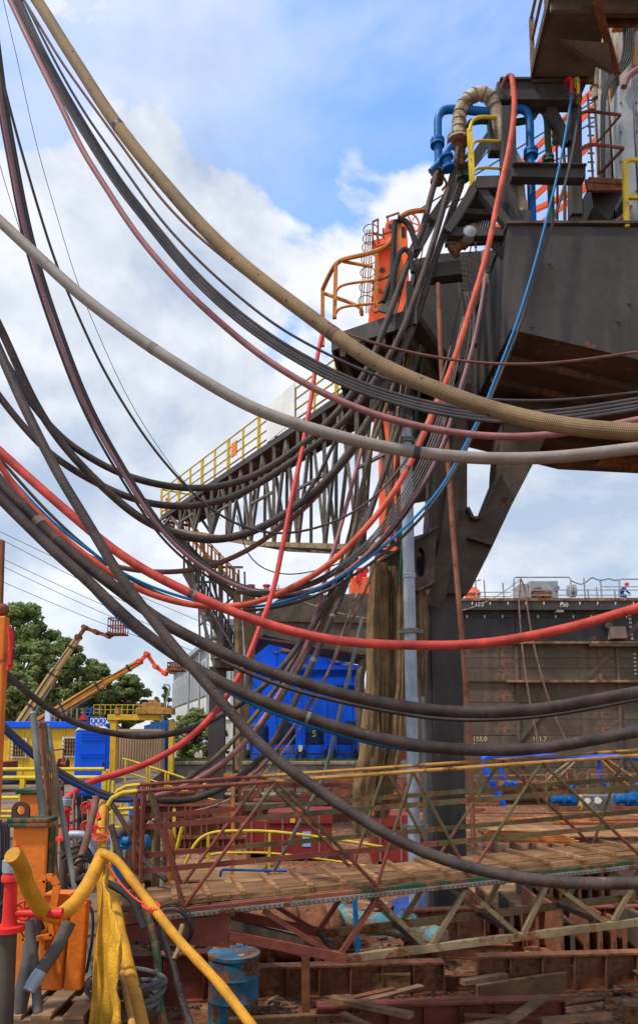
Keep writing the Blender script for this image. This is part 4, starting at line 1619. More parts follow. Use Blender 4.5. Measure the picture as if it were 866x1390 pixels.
# stair landing with grating bars
sl = thing('grating_landing', 'black steel stair landing with slotted grating under the yellow rail', 'stairs', (P(650, 300, 12.6).x, 12.6, P(650, 330, 12.6).z))
for (pa, pb, w_, y_) in (((646, 252), (606, 316), .14, 12.2), ((648, 254), (690, 308), .14, 12.2), ((645, 253), (680, 252), .22, 12.2), ((606, 318), (690, 318), .16, 12.3), ((604, 330), (684, 325), .12, 13.6), ((668, 330), (690, 355), .1, 12.4)):
    b = MB()
    b.bar(P(*pa, y_), P(*pb, y_), w_, w_)
    obj('landing_beam', b, M_BLACK, sl)
for i in range(17):
    b = MB()
    t = i / 16
    b.bar(P(646 + 28 * t, 262 + 2 * t, 12.9), P(604 + 60 * t, 322 - 2 * t, 13.5), .035, .02)
    obj('grating_bar', b, M_BLACK, sl)
b = MB()
b.bar(P(628, 290, 13.1), P(668, 292, 13.1), .16, .1)
obj('landing_beam', b, M_BLACK, sl)

# pulley and chain cluster below the landing
pc = thing('chain_hoist', 'rusty sheave and hanging chains under the crane landing', 'hoist', (P(630, 340, 12.4).x, 12.4, P(630, 400, 12.4).z))
b = MB()
b.lathe(P(612, 344, 12.5), (.75, -.25, .62), [(.04, 0), (.14, .02), (.14, .08), (.09, .1), (.09, .2), (.13, .22), (.13, .3), (.09, .33), (.09, .42), (.12, .44), (.13, .5), (.13, .56), (.11, .6), (.04, .63)], 16)
obj('sheave', b, M_RUST, pc, True)
b = MB()
b.lathe(P(633, 325, 12.4), (.1, -1, .1), [(.05, 0), (.12, .02), (.12, .2), (.04, .24)], 16)
obj('motor_cap', b, M_GREY, pc, True)
for (x0, y0, x1, y1) in ((627, 345, 630, 393), (632, 345, 633, 400), (635, 345, 638, 385), (645, 330, 648, 368), (667, 345, 662, 378)):
    b = MB()
    n = int((y1 - y0) / 3.4)
    for i in range(n):
        c = P(x0 + (x1 - x0) * (i + .5) / n, y0 + (y1 - y0) * (i + .5) / n, 12.15)
        b.box(c, (.04 if i % 2 else .015, .015 if i % 2 else .04, .045))
    obj('chain', b, M_BLACK2, pc)
b = MB()
b.lathe(P(634, 398, 12.15), (-.05, 0, -1), [(.03, 0), (.035, .02), (.035, .12), (.02, .14)], 10)
b.lathe(P(658, 374, 12.1), (0, 0, -1), [(.05, 0), (.065, .02), (.05, .1), (.075, .12), (.05, .16)], 12)
obj('cable_gland', b, M_INSUL, pc, True)
b = MB()
b.tube(path([(656, 340), (655, 355), (658, 374)], 12.1, None, 14, 1), .028, 8)
obj('gland_tail', b, mat('mauve_rubber', (.27, .13, .135), .6, var=.2, weave=2), pc, True)

# small step unit and rusty handrails right of the frame
st = thing('crane_ladder_step', 'rust topped step platform with handrails beside the grey tower', 'platform', (P(820, 250, 13).x, 13, P(820, 306, 13).z))
b = MB()
b.prism([P(798, 240, 12.6), P(846, 243, 12.6), P(842, 262, 13.8), P(800, 256, 13.8)], (0, 0, -.1))
b.prism([P(794, 243, 12.62), P(798, 258, 12.62), P(846, 258, 12.62), P(848, 243, 12.62)], (0, .06, 0))
obj('step', b, M_RUST, st)
b = MB()
b.prism([P(800, 250, 13), P(848, 255, 13), P(826, 300, 13), P(805, 280, 13)], (0, .9, 0))
obj('step_bracket', b, M_BLACK, st)
b = MB()
for pts in ([(784, 160), (790, 152.5), (842, 156)], [(786, 204), (796, 197), (846, 201)]):
    b.tube(spline([P(x, y, 12.3) for x, y in pts], 14, 1), .028, 7)
b.bar(P(842, 156, 12.3), P(806, 198, 12.9), .03)
b.bar(P(846, 201, 12.3), P(814, 235, 12.9), .04)
b.bar(P(812, 200, 12.9), P(812, 236, 12.9), .04)
obj('handrail', b, M_RUSTRED, st, True)

# grey tower on the right
tw = thing('crane_tower', 'grey crane tower column with cable runs at the right edge', 'tower', (P(850, 306, 13.5).x, 13.6, zT + .05))
b = MB()
b.span((P(833, 0, 13.2).x, 13.2, zT + .05), (P(852, 0, 13.2).x, 13.6, P(0, 116, 13.2).z))
obj('column', b, M_GREY, tw, bevel=.02)
b = MB()
b.span((P(809, 0, 13.9).x, 13.9, zT + .05), (P(820, 0, 13.9).x, 14.2, P(0, 135, 13.9).z))
obj('column', b, M_GREY, tw, bevel=.02)
b = MB()
b.span((P(821, 0, 13.9).x, 13.95, zT + .05), (P(833, 0, 13.9).x, 14.3, P(0, 60, 13.9).z))
obj('column', b, M_BLACK, tw, bevel=.02)
b = MB()
b.span((P(853, 0, 13.4).x, 13.4, zT + .05), (P(960, 0, 13.4).x, 15.4, P(0, -60, 13.4).z))
obj('housing', b, mat('tower_housing', (.33, .28, .23), .7, var=.3, rust=.35, streak=.5), tw, bevel=.03)
for px in (839, 860):
    for py in (140, 180, 220, 260):
        b = MB()
        b.lathe(P(px + 3, py, 13.19), (0, -1, 0), [(.02, 0), (.02, .012)], 8)
        obj('bolt', b, M_BLACK, tw)
b = MB()
for i in range(5):
    o_ = i * 3.2
    b.tube(path([(846 + o_, 10), (846 + o_, 62), (845 + o_, 80), (834 + o_ * .7, 98), (818 + o_ * .5, 116), (816 + o_ * .3, 150), (817 + o_ * .3, 300)], 13.3 - .02 * i, None, 40, 4), .022, 6)
obj('cable_run', b, M_RUBBER, tw, True)
b = MB()
b.tube(path([(846, 118), (852, 104), (870, 92), (900, 88)], 13.1, None, 20, 2), .06, 8)
obj('cable', b, MATS['mauve_rubber'], tw, True)
b = MB()
b.tube(path([(800, 312), (820, 306), (842, 296), (856, 280)], 12.6, None, 20, 2), .035, 8)
obj('cable', b, MATS['mauve_rubber'], tw, True)
b = MB()
b.bar(P(836, 60, 13.3), P(836, 95, 13.3), .03)
obj('conduit', b, M_ORRAIL, tw)
b = MB()
b.bar(P(861, 60, 13.3), P(861, 90, 13.3), .06)
obj('conduit', b, M_ORRAIL, tw)
b = MB()
b.bar(P(830, 37, 13.3), P(866, 35, 13.3), .12)
obj('conduit', b, M_ORRAIL, tw)
# ladder and extra conduits between frame and tower
ld = thing('tower_ladder', 'narrow dark ladder between the pipe frame and the grey tower', 'ladder', (P(800, 306, 13.6).x, 13.6, zT + .05))
for px in (797, 806):
    b = MB()
    b.bar(V((P(px, 0, 13.6).x, 13.6, zT + .05)), P(px, 128, 13.6), .035)
    obj('stile', b, M_BLACK2, ld)
for y in range(136, 304, 12):
    b = MB()
    b.bar(P(797, y, 13.6), P(806, y, 13.6), .022)
    obj('rung', b, M_BLACK2, ld)
for k, (px, m_, lab) in enumerate(((826, M_OCHRE, 'thin ochre conduit on the dark tower column'), (829, M_RUST, 'thin rusty conduit on the dark tower column'), (857, M_GALV, 'thin galvanised conduit on the tower housing'))):
    b = MB()
    Yc_ = 13.85 if px < 850 else 13.36
    b.tube([V((P(px, 0, Yc_).x, Yc_, zT + .05)), P(px, 110, Yc_)], .018, 7)
    tag(obj('tower_conduit', b, m_, None, True), lab, 'conduit')
# yellow handrail at the far right
yh = thing('yellow_handrail', 'yellow handrail at the foot of the grey tower at the right edge', 'railing', (P(850, 306, 11.9).x, 11.9, zT + .05))
b = MB()
b.bar(P(850, 309, 12.0), P(847, 218, 12.0), .075)
b.tube(spline([P(847, 222, 12.0), P(849, 217, 12.0), P(870, 218, 12.0), P(960, 221, 12.0)], 16, 1), .037, 8)
b.bar(P(848, 268, 12.0), P(960, 270, 12.0), .06)
b.bar(P(940, 314, 12.0), P(940, 221, 12.0), .075)
obj('rail', b, M_YRAIL, yh, True)

# upper platform
up = thing('upper_platform', 'brown steel upper crane platform with handrail at the top right corner', 'platform', (P(800, 100, 13).x, 13, P(800, 105, 12.4).z))
uz = P(722, 103, 12.4).z
A0 = V((P(722, 103, 12.4).x, 12.4, uz))
A1 = V((P(797, 0, 9.2).x, 9.6, uz))
b = MB()
x2 = 9.5
b.prism([A0, V((P(806, 100, 12.4).x, 12.4, uz)), V((P(822, 20, 11.3).x, 11.3, uz)), V((x2, 11.3, uz)), V((x2, 9.6, uz)), V((A1.x, 9.6, uz))], (0, 0, .1))
obj('floor_plate', b, mat('brown_soffit', (.15, .115, .085), .8, var=.35, rust=.3, scale=1.2), up)
b = MB()
b.bar(A0 + V((0, 0, .06)), V((A1.x, 9.6, uz + .06)), .06, .2)
b.bar(A0 + V((0, .03, .0)), V((P(806, 100, 12.4).x, 12.43, uz)), .06, .24)
b.bar(V((P(822, 20, 11.3).x, 11.33, uz)), V((x2, 11.33, uz)), .06, .24)
obj('edge_beam', b, M_UNDER, up)
for y in (10.3, 11.0):
    b = MB()
    t = (12.4 - y) / 2.8
    b.bar(V((A0.x + (A1.x - A0.x) * t, y, uz - .1)), V((x2, y, uz - .1)), .06, .2)
    obj('joist', b, MATS['brown_soffit'], up)
b = MB()
b.prism([P(760, 53, 11.3), P(826, 58, 11.3), P(831, 98, 11.7), P(803, 84, 11.6)], (0, .05, .0))
obj('knee_plate', b, MATS['brown_soffit'], up)
b = MB()
b.bar(P(808, 0, 10.8), P(837, 98, 12.2), .11)
obj('strut', b, M_RUST, up)
b = MB()
b.cyl(P(806, 82, 12.9), P(806, 119, 12.9), .085, 14)
b.cyl(P(806, 119, 12.9), P(807, 134, 12.9), .06, 12)
obj('duct', b, M_INSUL, up, True)
b = MB()
for t in (.02, .42, .98):
    p = A0.lerp(V((A1.x, 9.6, uz)), t) + V((0, 0, .1))
    b.bar(p, p + V((0, 0, 1.0)), .07)
for h in (.55, 1.0):
    b.bar(A0 + V((0, 0, h + .1)), V((A1.x, 9.6, uz + h + .1)), .05)
obj('handrail', b, mat('brown_rail', (.2, .13, .09), .7, var=.3, rust=.35), up)

# ---------------------------------------------------------------- distant orange crane jib seen behind the frame
for k, (a, c, w_) in enumerate((((866, 60), (640, 290), .22), ((856, 92), (660, 296), .22), ((840, 160), (690, 300), .24), ((800, 250), (630, 330), .22), ((866, 200), (700, 330), .2))):
    b = MB()
    b.bar(P(*a, 34), P(*c, 34), w_)
    tag(obj('jib_lattice_member', b, M_ORCRANE, None), ['uppermost', 'second', 'third', 'fourth', 'lowest'][k] + ' orange red tube of the crane jib behind the pipe frame', 'jib', 'orange jib tubes behind the pipe frame')
for k, (a, c) in enumerate((((866, 100), (560, 290)), ((866, 130), (575, 300)), ((780, 60), (560, 330)), ((866, 175), (640, 260)))):
    b = MB()
    b.bar(P(*a, 33), P(*c, 33), .05)
    tag(obj('stay_wire', b, M_WIRE, None), ['uppermost', 'second', 'steepest', 'lowest'][k] + ' thin stay wire of the orange crane behind the pipe frame', 'wire', 'stay wires of the orange crane')

# orange mast of the far crane with ladder cage
om_ = thing('orange_crane_mast', 'orange red crane mast with caged ladder and portholes behind the platform', 'crane', (P(530, 1000, 49).x, 49, FQZ))
ym = 49.0
KM = ym / 24
b = MB()
sec = [((497, 560), (556, 560)), ((501, 424), (556, 420)), ((512, 345), (554, 345)), ((522, 310), (552, 308)), ((524, 302), (550, 299)), ((531, 298), (546, 296))]
for i in range(len(sec) - 1):
    (l0, r0), (l1, r1) = sec[i], sec[i + 1]
    b.prism([P(*l0, ym), P(*r0, ym), P(*r1, ym), P(*l1, ym)], (0, 1.6, 0))
mast = obj('mast', b, M_ORCRANE, om_)
b = MB()
b.span((P(510, 0, ym).x, ym + .3, FQZ), (P(545, 0, ym).x, ym + 1.3, P(0, 559, ym).z))
obj('mast_foot', b, M_ORCRANE, om_)
for (px, py) in ((530, 307), (519, 367)):
    b = MB()
    b.lathe(P(px, py, ym - .01), (0, -1, 0), [(.18, 0), (.18, .06), (.12, .07)], 14)
    obj('porthole', b, M_BLACK, mast)
b = MB()
b.span(P(544, 322, ym - .03), P(550, 308, ym + .01))
obj('window', b, M_GLASS, mast)
b = MB()
b.prism([P(506, 326, ym - 1), P(536, 319, ym - 1), P(536, 325, ym - 1), P(512, 334, ym - 1)], (0, 1.2, 0))
obj('balcony', b, M_ORCRANE, om_)
b = MB()
for (x, y0, y1) in ((506, 328, 301), (513, 330, 299), (520, 322, 310), (536, 320, 306), (526, 300, 293), (541, 296, 289)):
    b.bar(P(x, y0, ym - 1), P(x, y1, ym - 1), .11)
for a, c in (((506, 301), (514, 297.5)), ((524, 295), (541, 289)), ((506, 316), (520, 320)), ((520, 318), (536, 313))):
    b.bar(P(*a, ym - 1), P(*c, ym - 1), .1)
for x in (494, 497, 503, 506):
    b.bar(P(x - 6, 425, ym - .6), P(x + (0 if x > 500 else 4), 312, ym - .6), .07)
for y in (312, 324, 336, 352, 370, 390, 408):
    c = P(503 - (y - 312) * .07, y, ym - .5)
    b.ring(c, (0, .15, 1), .5, .035, 4, 14)
obj('ladder_cage', b, M_RUSTRED, om_)
b = MB()
c = P(558, 302, ym - .3)
b.ring(c, (.5, -1, 0), .68, .07, 6, 22)
for i in range(6):
    a = i * math.pi / 3
    b.bar(c, c + V((math.cos(a) * .62, math.cos(a) * .3, math.sin(a) * .68)), .06)
obj('head_sheave', b, M_ORCRANE, om_)

# ---------------------------------------------------------------- access bridge (tapered lattice cantilever with yellow railing)
AB = thing('access_bridge', 'lattice steel access bridge with yellow railing running back from the crane', 'bridge', (0, 20, 0))
zd = P(463, 533, 17.5).z
n0 = V((P(463, 533, 17.5).x, 17.5, zd))
f0 = V((P(219, 706, 27.7).x, 27.7, zd))
bu = (f0 - n0)
BL = bu.length
bu.normalize()
bn = V((bu.y, -bu.x, 0))
if bn.y < 0:
    bn = -bn


def BP(s, w_, z):
    return V((n0.x + bu.x * s + bn.x * w_, n0.y + bu.y * s + bn.y * w_, z))


s0 = -2.0
BW = 1.3
b = MB()
b.prism([BP(s0, 0, zd - .08), BP(BL, 0, zd - .08), BP(BL, BW, zd - .08), BP(s0, BW, zd - .08)], (0, 0, .08))
obj('deck', b, M_UNDER, AB)
for w_ in (0, BW):
    b = MB()
    b.bar(BP(s0, w_, zd - .14), BP(BL, w_, zd - .14), .07, .14)
    obj('top_chord', b, M_BLACK, AB)


def zbot(s):
    t = s / BL
    pts = [(-.4, P(520, 747, 16.2).z - .1), (-.105, P(506, 743, 16.4).z), (.434, P(329, 737, 21.9).z), (.563, P(299, 729, 23.2).z), (.8, zd - 1.2), (1.0, zd - .5)]
    for (t0, z0), (t1, z1) in zip(pts, pts[1:]):
        if t <= t1:
            return z0 + (z1 - z0) * (t - t0) / (t1 - t0)
    return pts[-1][1]


nodes = [-1.9, -.6, .8, 2.1, 3.4, 4.8, 6.2, 7.6, 9.0, 10.3, BL - .1]
for w_ in (.03, BW - .03):
    for i in range(len(nodes) - 1):
        a, c = nodes[i], nodes[i + 1]
        b = MB()
        b.bar(BP(a, w_, zbot(a)), BP(c, w_, zbot(c)), .13)
        obj('bottom_chord', b, M_KHAKI if w_ < 1 else M_TRUSS, AB)
        b = MB()
        b.bar(BP(a, w_, zbot(a) + .07), BP(a, w_, zd - .2), .095)
        obj('upright', b, M_TRUSS, AB)
        for q in range(2):
            b = MB()
            if w_ > 1 and (q + i) % 2:
                continue
            if q:
                b.bar(BP(a, w_ + .02, zbot(a) + .05), BP((a + c) / 2, w_ + .02, zd - .25), .08)
            else:
                b.bar(BP((a + c) / 2, w_ + .02, zd - .25), BP(c, w_ + .02, zbot(c) + .05), .08)
            obj('diagonal', b, M_TRUSS, AB)
        if i % 2 == 0 and w_ < 1:
            zm = (zbot(a) + zd) / 2
            b = MB()
            b.bar(BP(a, w_, zm), BP(c, w_, zm), .07)
            obj('mid_chord', b, M_TRUSS, AB)
for s in nodes:
    b = MB()
    b.bar(BP(s, .05, zbot(s)), BP(s, BW - .05, zbot(s)), .08)
    obj('cross_member', b, M_TRUSS, AB)
    b = MB()
    b.bar(BP(s, .05, zd - .25), BP(s, BW - .05, zd - .25), .08)
    obj('cross_member', b, M_TRUSS, AB)
for w_ in (.03, BW - .03):
    s = -1.8
    k = 0
    while s < BL:
        b = MB()
        b.bar(BP(s, w_, zd), BP(s, w_, zd + 1.02), .10 if k % 2 == 0 else .07, .05)
        obj('rail_post', b, M_YRAIL, AB)
        s += 1.02
        k += 1
    for h in (1.02, .72, .42, .14):
        b = MB()
        b.tube([BP(-1.8, w_, zd + h), BP(BL, w_, zd + h)], .026, 6)
        obj('rail', b, M_YRAIL if h > .2 else M_OCHRE, AB)
b = MB()
for h in (.5, 1.02):
    b.bar(BP(BL, 0, zd + h), BP(BL, BW, zd + h), .05)
b.bar(BP(BL, 0, zd), BP(BL, 0, zd + 1.02), .08)
obj('end_rail', b, M_YRAIL, AB)
# white board on the railing
b = MB()
pA, pB = P(361, 0, 1), P(400, 0, 1)


def s_at(px):
    k = (px - CX) / FPX
    return (k * n0.y - n0.x) / (bu.x - k * bu.y)


sa, sb = s_at(400), s_at(361)
b.prism([BP(sa, -.04, zd + .1), BP(sb, -.04, zd - .02), BP(sb, -.04, zd + 1.05), BP(sa, -.04, zd + 1.16)], bn * .025)
obj('white_board', b, M_WHITE, AB)
b = MB()
sq = s_at(314)
b.prism([BP(sq - .2, -.03, zd + .3), BP(sq + .15, -.03, zd + .3), BP(sq + .15, -.03, zd + .75), BP(sq - .2, -.03, zd + .75)], bn * .03)
obj('small_board', b, M_ORANGE, AB)

# ---------------------------------------------------------------- stair tower at the far end of the bridge
S = thing('stair_tower', 'dark lattice stair tower with orange handrails at the end of the access bridge', 'stairs', (P(300, 0, 28.5).x, 28.5, 0))


def flight(p, q, w_, rail_m, steps, Yw):
    d = q - p
    b = MB()
    b.bar(p, q, .06, .24)
    b.bar(p + V((0, Yw, 0)), q + V((0, Yw, 0)), .06, .24)
    obj('stringer', b, M_BLACK2, S)
    for i in range(steps):
        c = p.lerp(q, (i + .5) / steps)
        b = MB()
        b.box(c + V((0, Yw / 2, .05)), (abs(d.x) / steps * 1.05 + .05, Yw - .1, .04))
        obj('tread', b, M_UNDER, S)
    for y in (0, Yw):
        n = 9
        for i in range(n + 1):
            c = p.lerp(q, i / n) + V((0, y, .1))
            b = MB()
            b.bar(c, c + V((0, 0, .95)), .085 if y == 0 else .06, .04)
            obj('baluster', b, rail_m, S)
        b = MB()
        for h in (.5, 1.02):
            b.tube([p + V((0, y, h)), q + V((0, y, h))], .03, 6)
        obj('handrail', b, rail_m, S)


flight(P(226, 712, 28.0), P(318, 808, 28.0), 1.0, M_ORRAIL, 14, 1.0)
flight(P(250, 775, 29.4), P(322, 905, 29.4), 1.0, M_BLACK2, 14, .9)
for (pa, pb, w_, y_) in (((248, 715), (264, 792), .12, 27.6), ((264, 792), (292, 905), .12, 27.6), ((272, 730), (300, 830), .1, 29.0), ((258, 770), (330, 770), .08, 28.5), ((300, 780), (300, 960), .16, 28.6), ((345, 800), (340, 930), .12, 29.2), ((262, 790), (330, 900), .07, 27.8), ((330, 800), (270, 850), .07, 28.9)):
    b = MB()
    b.bar(P(*pa, y_), P(*pb, y_), w_)
    obj('lattice_member', b, M_TRUSS, S)
for i in range(9):
    b = MB()
    px = 268 + i * 8
    b.bar(P(px, 752 + i * 3, 28.9), P(px + 4, 880, 28.9), .07)
    obj('lattice_member', b, M_TRUSS, S)
for y in (762, 790, 815, 842, 868, 890):
    b = MB()
    b.bar(P(262 + (y - 760) * .2, y, 28.0), P(300, y, 28.0), .08)
    obj('lattice_member', b, M_TRUSS, S)
b = MB()
b.prism([P(285, 893, 28), P(332, 893, 28), P(332, 906, 28), P(292, 906, 28)], (0, 1.6, 0))
obj('landing', b, M_UNDER, S)
b = MB()
b.span((P(301, 0, 29).x, 28.4, 0), (P(320, 0, 29).x, 28.9, P(0, 905, 28.5).z))
obj('leg', b, M_BLACK, S)
b = MB()
b.span((P(327, 0, 29).x, 29.4, 0), (P(334, 0, 29).x, 29.7, P(0, 800, 28.5).z))
obj('leg', b, M_BLACK2, S)


# ---------------------------------------------------------------- brown tarpaulin drapes, silver pole, rusty pipe
def drape(label, Y, rowsp, seed, folds=7):
    """rowsp: list of (y, xl, xr) silhouette rows in photo pixels"""
    random.seed(seed)
    b = MB()
    n = 40
    ph = [random.uniform(0, 6.28) for _ in range(4)]
    R_ = []
    for i in range(len(rowsp) - 1):
        for k in range(7):
            t = k / 7
            a, c = rowsp[i], rowsp[i + 1]
            R_.append([a[j] + (c[j] - a[j]) * t for j in range(3)])
    R_.append(list(rowsp[-1]))
    for r_i, (y, xl, xr) in enumerate(R_):
        p, q = P(xl, y, Y), P(xr, y, Y)
        c = (p + q) / 2
        rx = (q.x - p.x) / 2
        ry = max(.12, rx * .75)
        for j in range(n):
            a = 2 * math.pi * j / n
            f = 1 + .13 * math.sin(folds * a + ph[0] + r_i * .07) + .08 * math.sin((folds * 2 + 1) * a + ph[1] - r_i * .12) + .04 * math.sin(3 * a + r_i * .5 + ph[2]) + .24 * mnoise.noise(V((math.cos(a) * 2.2 + seed, math.sin(a) * 2.2, r_i * .22))) + .1 * mnoise.noise(V((math.cos(a) * 5 + seed, math.sin(a) * 5, r_i * .6)))
            b.v.append(V((c.x + math.cos(a) * rx * f, c.y + math.sin(a) * ry * f, c.z)))
    for i in range(len(R_) - 1):
        for j in range(n):
            j2 = (j + 1) % n
            b.face((i * n + j, (i + 1) * n + j, (i + 1) * n + j2, i * n + j2))
    b.face(list(range(n)))
    b.face(list(reversed([(len(R_) - 1) * n + j for j in range(n)])))
    return tag(obj('tarpaulin', b, M_BURLAP, None, True), label, 'tarpaulin', 'tarpaulins hanging under the crane bracket')


drape('widest brown tarpaulin hanging from the crane bracket, flaring at the foot', 13.2, [(763, 503, 515), (850, 499, 513), (930, 497, 514), (1000, 491, 514), (1040, 484, 512), (1070, 479, 508), (1100, 477, 504), (1135, 482, 500)], 3, 4)
drape('narrow brown tarpaulin overlapping the widest one on its right', 13.35, [(765, 513, 525), (850, 512, 526), (930, 512, 528), (1000, 512, 527), (1045, 508, 521), (1090, 505, 517)], 13, 3)
drape('narrow brown tarpaulin between the widest one and the silver pole', 13.5, [(770, 527, 538), (850, 526, 540), (950, 524, 540), (1000, 522, 538), (1060, 512, 534), (1110, 508, 528)], 4, 5)
drape('narrow brown tarpaulin just left of the silver pole', 13.4, [(775, 537, 552), (850, 536, 553), (930, 535, 552), (1000, 527, 550), (1050, 518, 540), (1085, 515, 532)], 5, 5)
drape('short brown tarpaulin right of the silver pole', 13.75, [(795, 564, 578), (860, 566, 580), (920, 568, 579), (945, 571, 576)], 6, 5)
drape('thin brown strip of cloth hanging down the stair tower', 27.0, [(800, 318, 326), (880, 319, 330), (960, 320, 331), (1000, 321, 332), (1045, 320, 328)], 7, 5)
drape('long brown sacking on the rear of the stair tower', 28.1, [(795, 330, 345), (830, 331, 347), (870, 333, 347), (915, 335, 343)], 8, 6)
random.seed(23)

sp_ = thing('silver_pole', 'galvanised steel pole with collars in front of the brown tarpaulins', 'pole', (P(562, 1000, 12.9).x, 12.9, 0))
pt, pb2 = P(551, 580, 12.9), P(562.5, 1122, 12.9)
pb2 = V((pb2.x, pb2.y, 0))
b = MB()
b.cyl(pb2, P(551, 583, 12.9), .105, 20)
obj('tube', b, M_GALV, sp_, True)
for y in (599, 782, 857, 951, 1122):
    t = (y - 580) / (1122 - 580)
    c = P(551 + 11.5 * t, y, 12.9)
    b = MB()
    r_ = .15 if y in (857, 1122, 599) else .118
    b.lathe(c, (0, 0, 1), [(r_, -.035), (r_, .0), (r_ * .92, .002), (r_ * .92, .008), (r_, .01), (r_, .045)], 18)
    obj('collar', b, M_GREYGREEN if r_ > .14 else M_GALV, sp_)
    if r_ > .14:
        for s in (-1, 1):
            b = MB()
            b.box(c + V((s * .19, 0, 0)), (.08, .05, .06))
            obj('clamp_lug', b, M_GREYGREEN, sp_)

b = MB()
b.tube(path([(594, 385), (599, 500), (606, 597), (616, 740), (627, 867), (634, 960), (640, 1090), (643, 1150)], 12.3, 12.3, 60, 4), .045, 10)
tag(obj('rusty_pipe', b, mat('rusty_pipe_brown', (.26, .10, .055), .75, var=.35, rust=.35), None, True), 'long rusty brown pipe hanging down the front of the crane leg', 'pipe')

# ---------------------------------------------------------------- gangway
GW = thing('gangway', 'lattice steel gangway with plank deck crossing the lower picture', 'gangway', (0, 8, 0))
gl0, gr0 = P(224, 1237, 7.5), P(866, 1169, 8.6)
gu = (gr0 - gl0)
GL = gu.length
gu.normalize()
gn = V((-gu.y, gu.x, 0)).normalized()
GWID = 1.0


def gs(px):
    """distance along the gangway at which its near side is seen in column px"""
    k = (px - CX) / FPX
    return (k * gl0.y - gl0.x) / (gu.x - k * gu.y)


def GP(s, w_, h):
    return gl0 + gu * s + gn * w_ + V((0, 0, h))


RAILH = P(224, 1071, 7.5).z - gl0.z
sE = gs(1150)
sL = gs(176)
sM = gs(330)
zig = [('t', 205), ('b', 256), ('t', 376), ('b', 509), ('t', 559), ('b', 632), ('t', 732), ('b', 862), ('t', 915), ('b', 985), ('t', 1090), ('b', 1150)]


def gcol(px):
    return M_RUSTRED if px < 330 else M_OLIVE


for side, w_ in ((0, 0.0), (1, GWID)):
    for (k0, x0), (k1, x1) in zip(zig, zig[1:]):
        b = MB()
        ha = RAILH if k0 == 't' else .03
        hb = RAILH if k1 == 't' else .03
        p, q = GP(gs(x0), w_, ha), GP(gs(x1), w_, hb)
        # lower third of each diagonal is oxide red
        top, bot = (p, q) if k0 == 't' else (q, p)
        m_ = bot.lerp(top, .3 if x0 > 300 else .75)
        b.tube([top, m_], .019, 8)
        obj('diagonal', b, M_OLIVE, GW, True)
        b = MB()
        b.tube([m_, bot], .0195, 8)
        obj('diagonal', b, M_RUSTRED, GW, True)
    for px in (188, 197):
        b = MB()
        b.tube([GP(gs(px), w_, -.02), GP(gs(px), w_, RAILH)], .02, 8)
        obj('end_post', b, M_RUSTRED, GW, True)
    # top rail: rusty at the left, worn yellow beyond
    sl_ = gs(190)
    b = MB()
    b.tube([GP(sl_ - .28, w_, RAILH - .12), GP(sl_ - .24, w_, RAILH - .05), GP(sl_ - .14, w_, RAILH - .005), GP(sl_, w_, RAILH)], .021, 8)
    obj('rail_end', b, M_YRAIL, GW, True)
    b = MB()
    b.tube([GP(sl_, w_, RAILH), GP(gs(375), w_, RAILH)], .021, 8)
    obj('top_rail', b, M_RUSTRED, GW, True)
    b = MB()
    b.tube([GP(gs(375), w_, RAILH), GP(sE, w_, RAILH)], .021, 8)
    obj('top_rail', b, M_OCHRE, GW, True)
    for fr_ in (.70, .34):
        for a, c, m_ in ((sL, gs(350), M_RUSTRED), (gs(350), gs(590), M_OLIVE), (gs(590), sE, M_OLIVE)):
            if side == 0 and fr_ < .5 and a == gs(350):
                m_ = M_RUSTRED
            b = MB()
            b.bar(GP(a, w_ + .012, RAILH * fr_), GP(c - .004, w_ + .012, RAILH * fr_), .012, .055)
            obj('mid_rail', b, m_, GW)
    # deck side channel
    for a, c, m_ in ((sL - .1, gs(480), M_RUSTRED), (gs(480), sE, M_GREEN)):
        b = MB()
        b.bar(GP(a, w_ - .02, -.03), GP(c - .003, w_ - .02, -.03), .05, .095)
        obj('side_channel', b, m_, GW, bevel=.006)
    # bottom chord
    h_b = -.66
    b = MB()
    b.bar(GP(gs(470), w_, h_b), GP(sE, w_, h_b), .06, .085)
    obj('bottom_chord', b, M_KHAKI, GW, bevel=.006)
    b = MB()
    b.bar(GP(gs(316), w_, -.30), GP(gs(470) - .004, w_, h_b), .06, .10)
    obj('bottom_chord', b, M_RUSTRED, GW, bevel=.006)
    low = [(509, 460), (509, 570), (627, 582), (627, 692), (736, 702), (736, 808), (859, 820), (859, 930), (985, 940), (985, 1050)]
    for (xt, xb) in low:
        b = MB()
        b.bar(GP(gs(xt), w_, -.1), GP(gs(xb), w_, h_b + .04), .05)
        obj('lower_diagonal', b, M_RUSTRED if xb < 500 else M_KHAKI, GW)
    b = MB()
    b.bar(GP(gs(360), w_, -.1), GP(gs(455), w_, h_b + .04), .05)
    obj('lower_diagonal', b, M_RUSTRED, GW)
    b = MB()
    pl_ = [GP(sL - .05, w_, -.095), GP(gs(316), w_, -.095), GP(gs(316), w_, -.42), GP(sL - .05, w_, -.22)]
    b.prism(pl_, gn * .04)
    obj('end_plate', b, M_RUSTRED, GW)
# perforated strip along the near channel: bar with raised studs
b = MB()
b.bar(GP(gs(224), -.055, -.045), GP(sE, -.055, -.045), .014, .042)
strip = obj('perforated_strip', b, mat('dirty_strip', (.2, .185, .15), .7, var=.3, rust=.3), GW)
b = MB()
s = gs(224) + .02
while s < sE:
    b.box(GP(s, -.065, -.045), (.018, .008, .012), math.atan2(gu.y, gu.x))
    s += .05
so = obj('strip_holes', b, M_BLACK, strip)
so['kind'] = 'stuff'
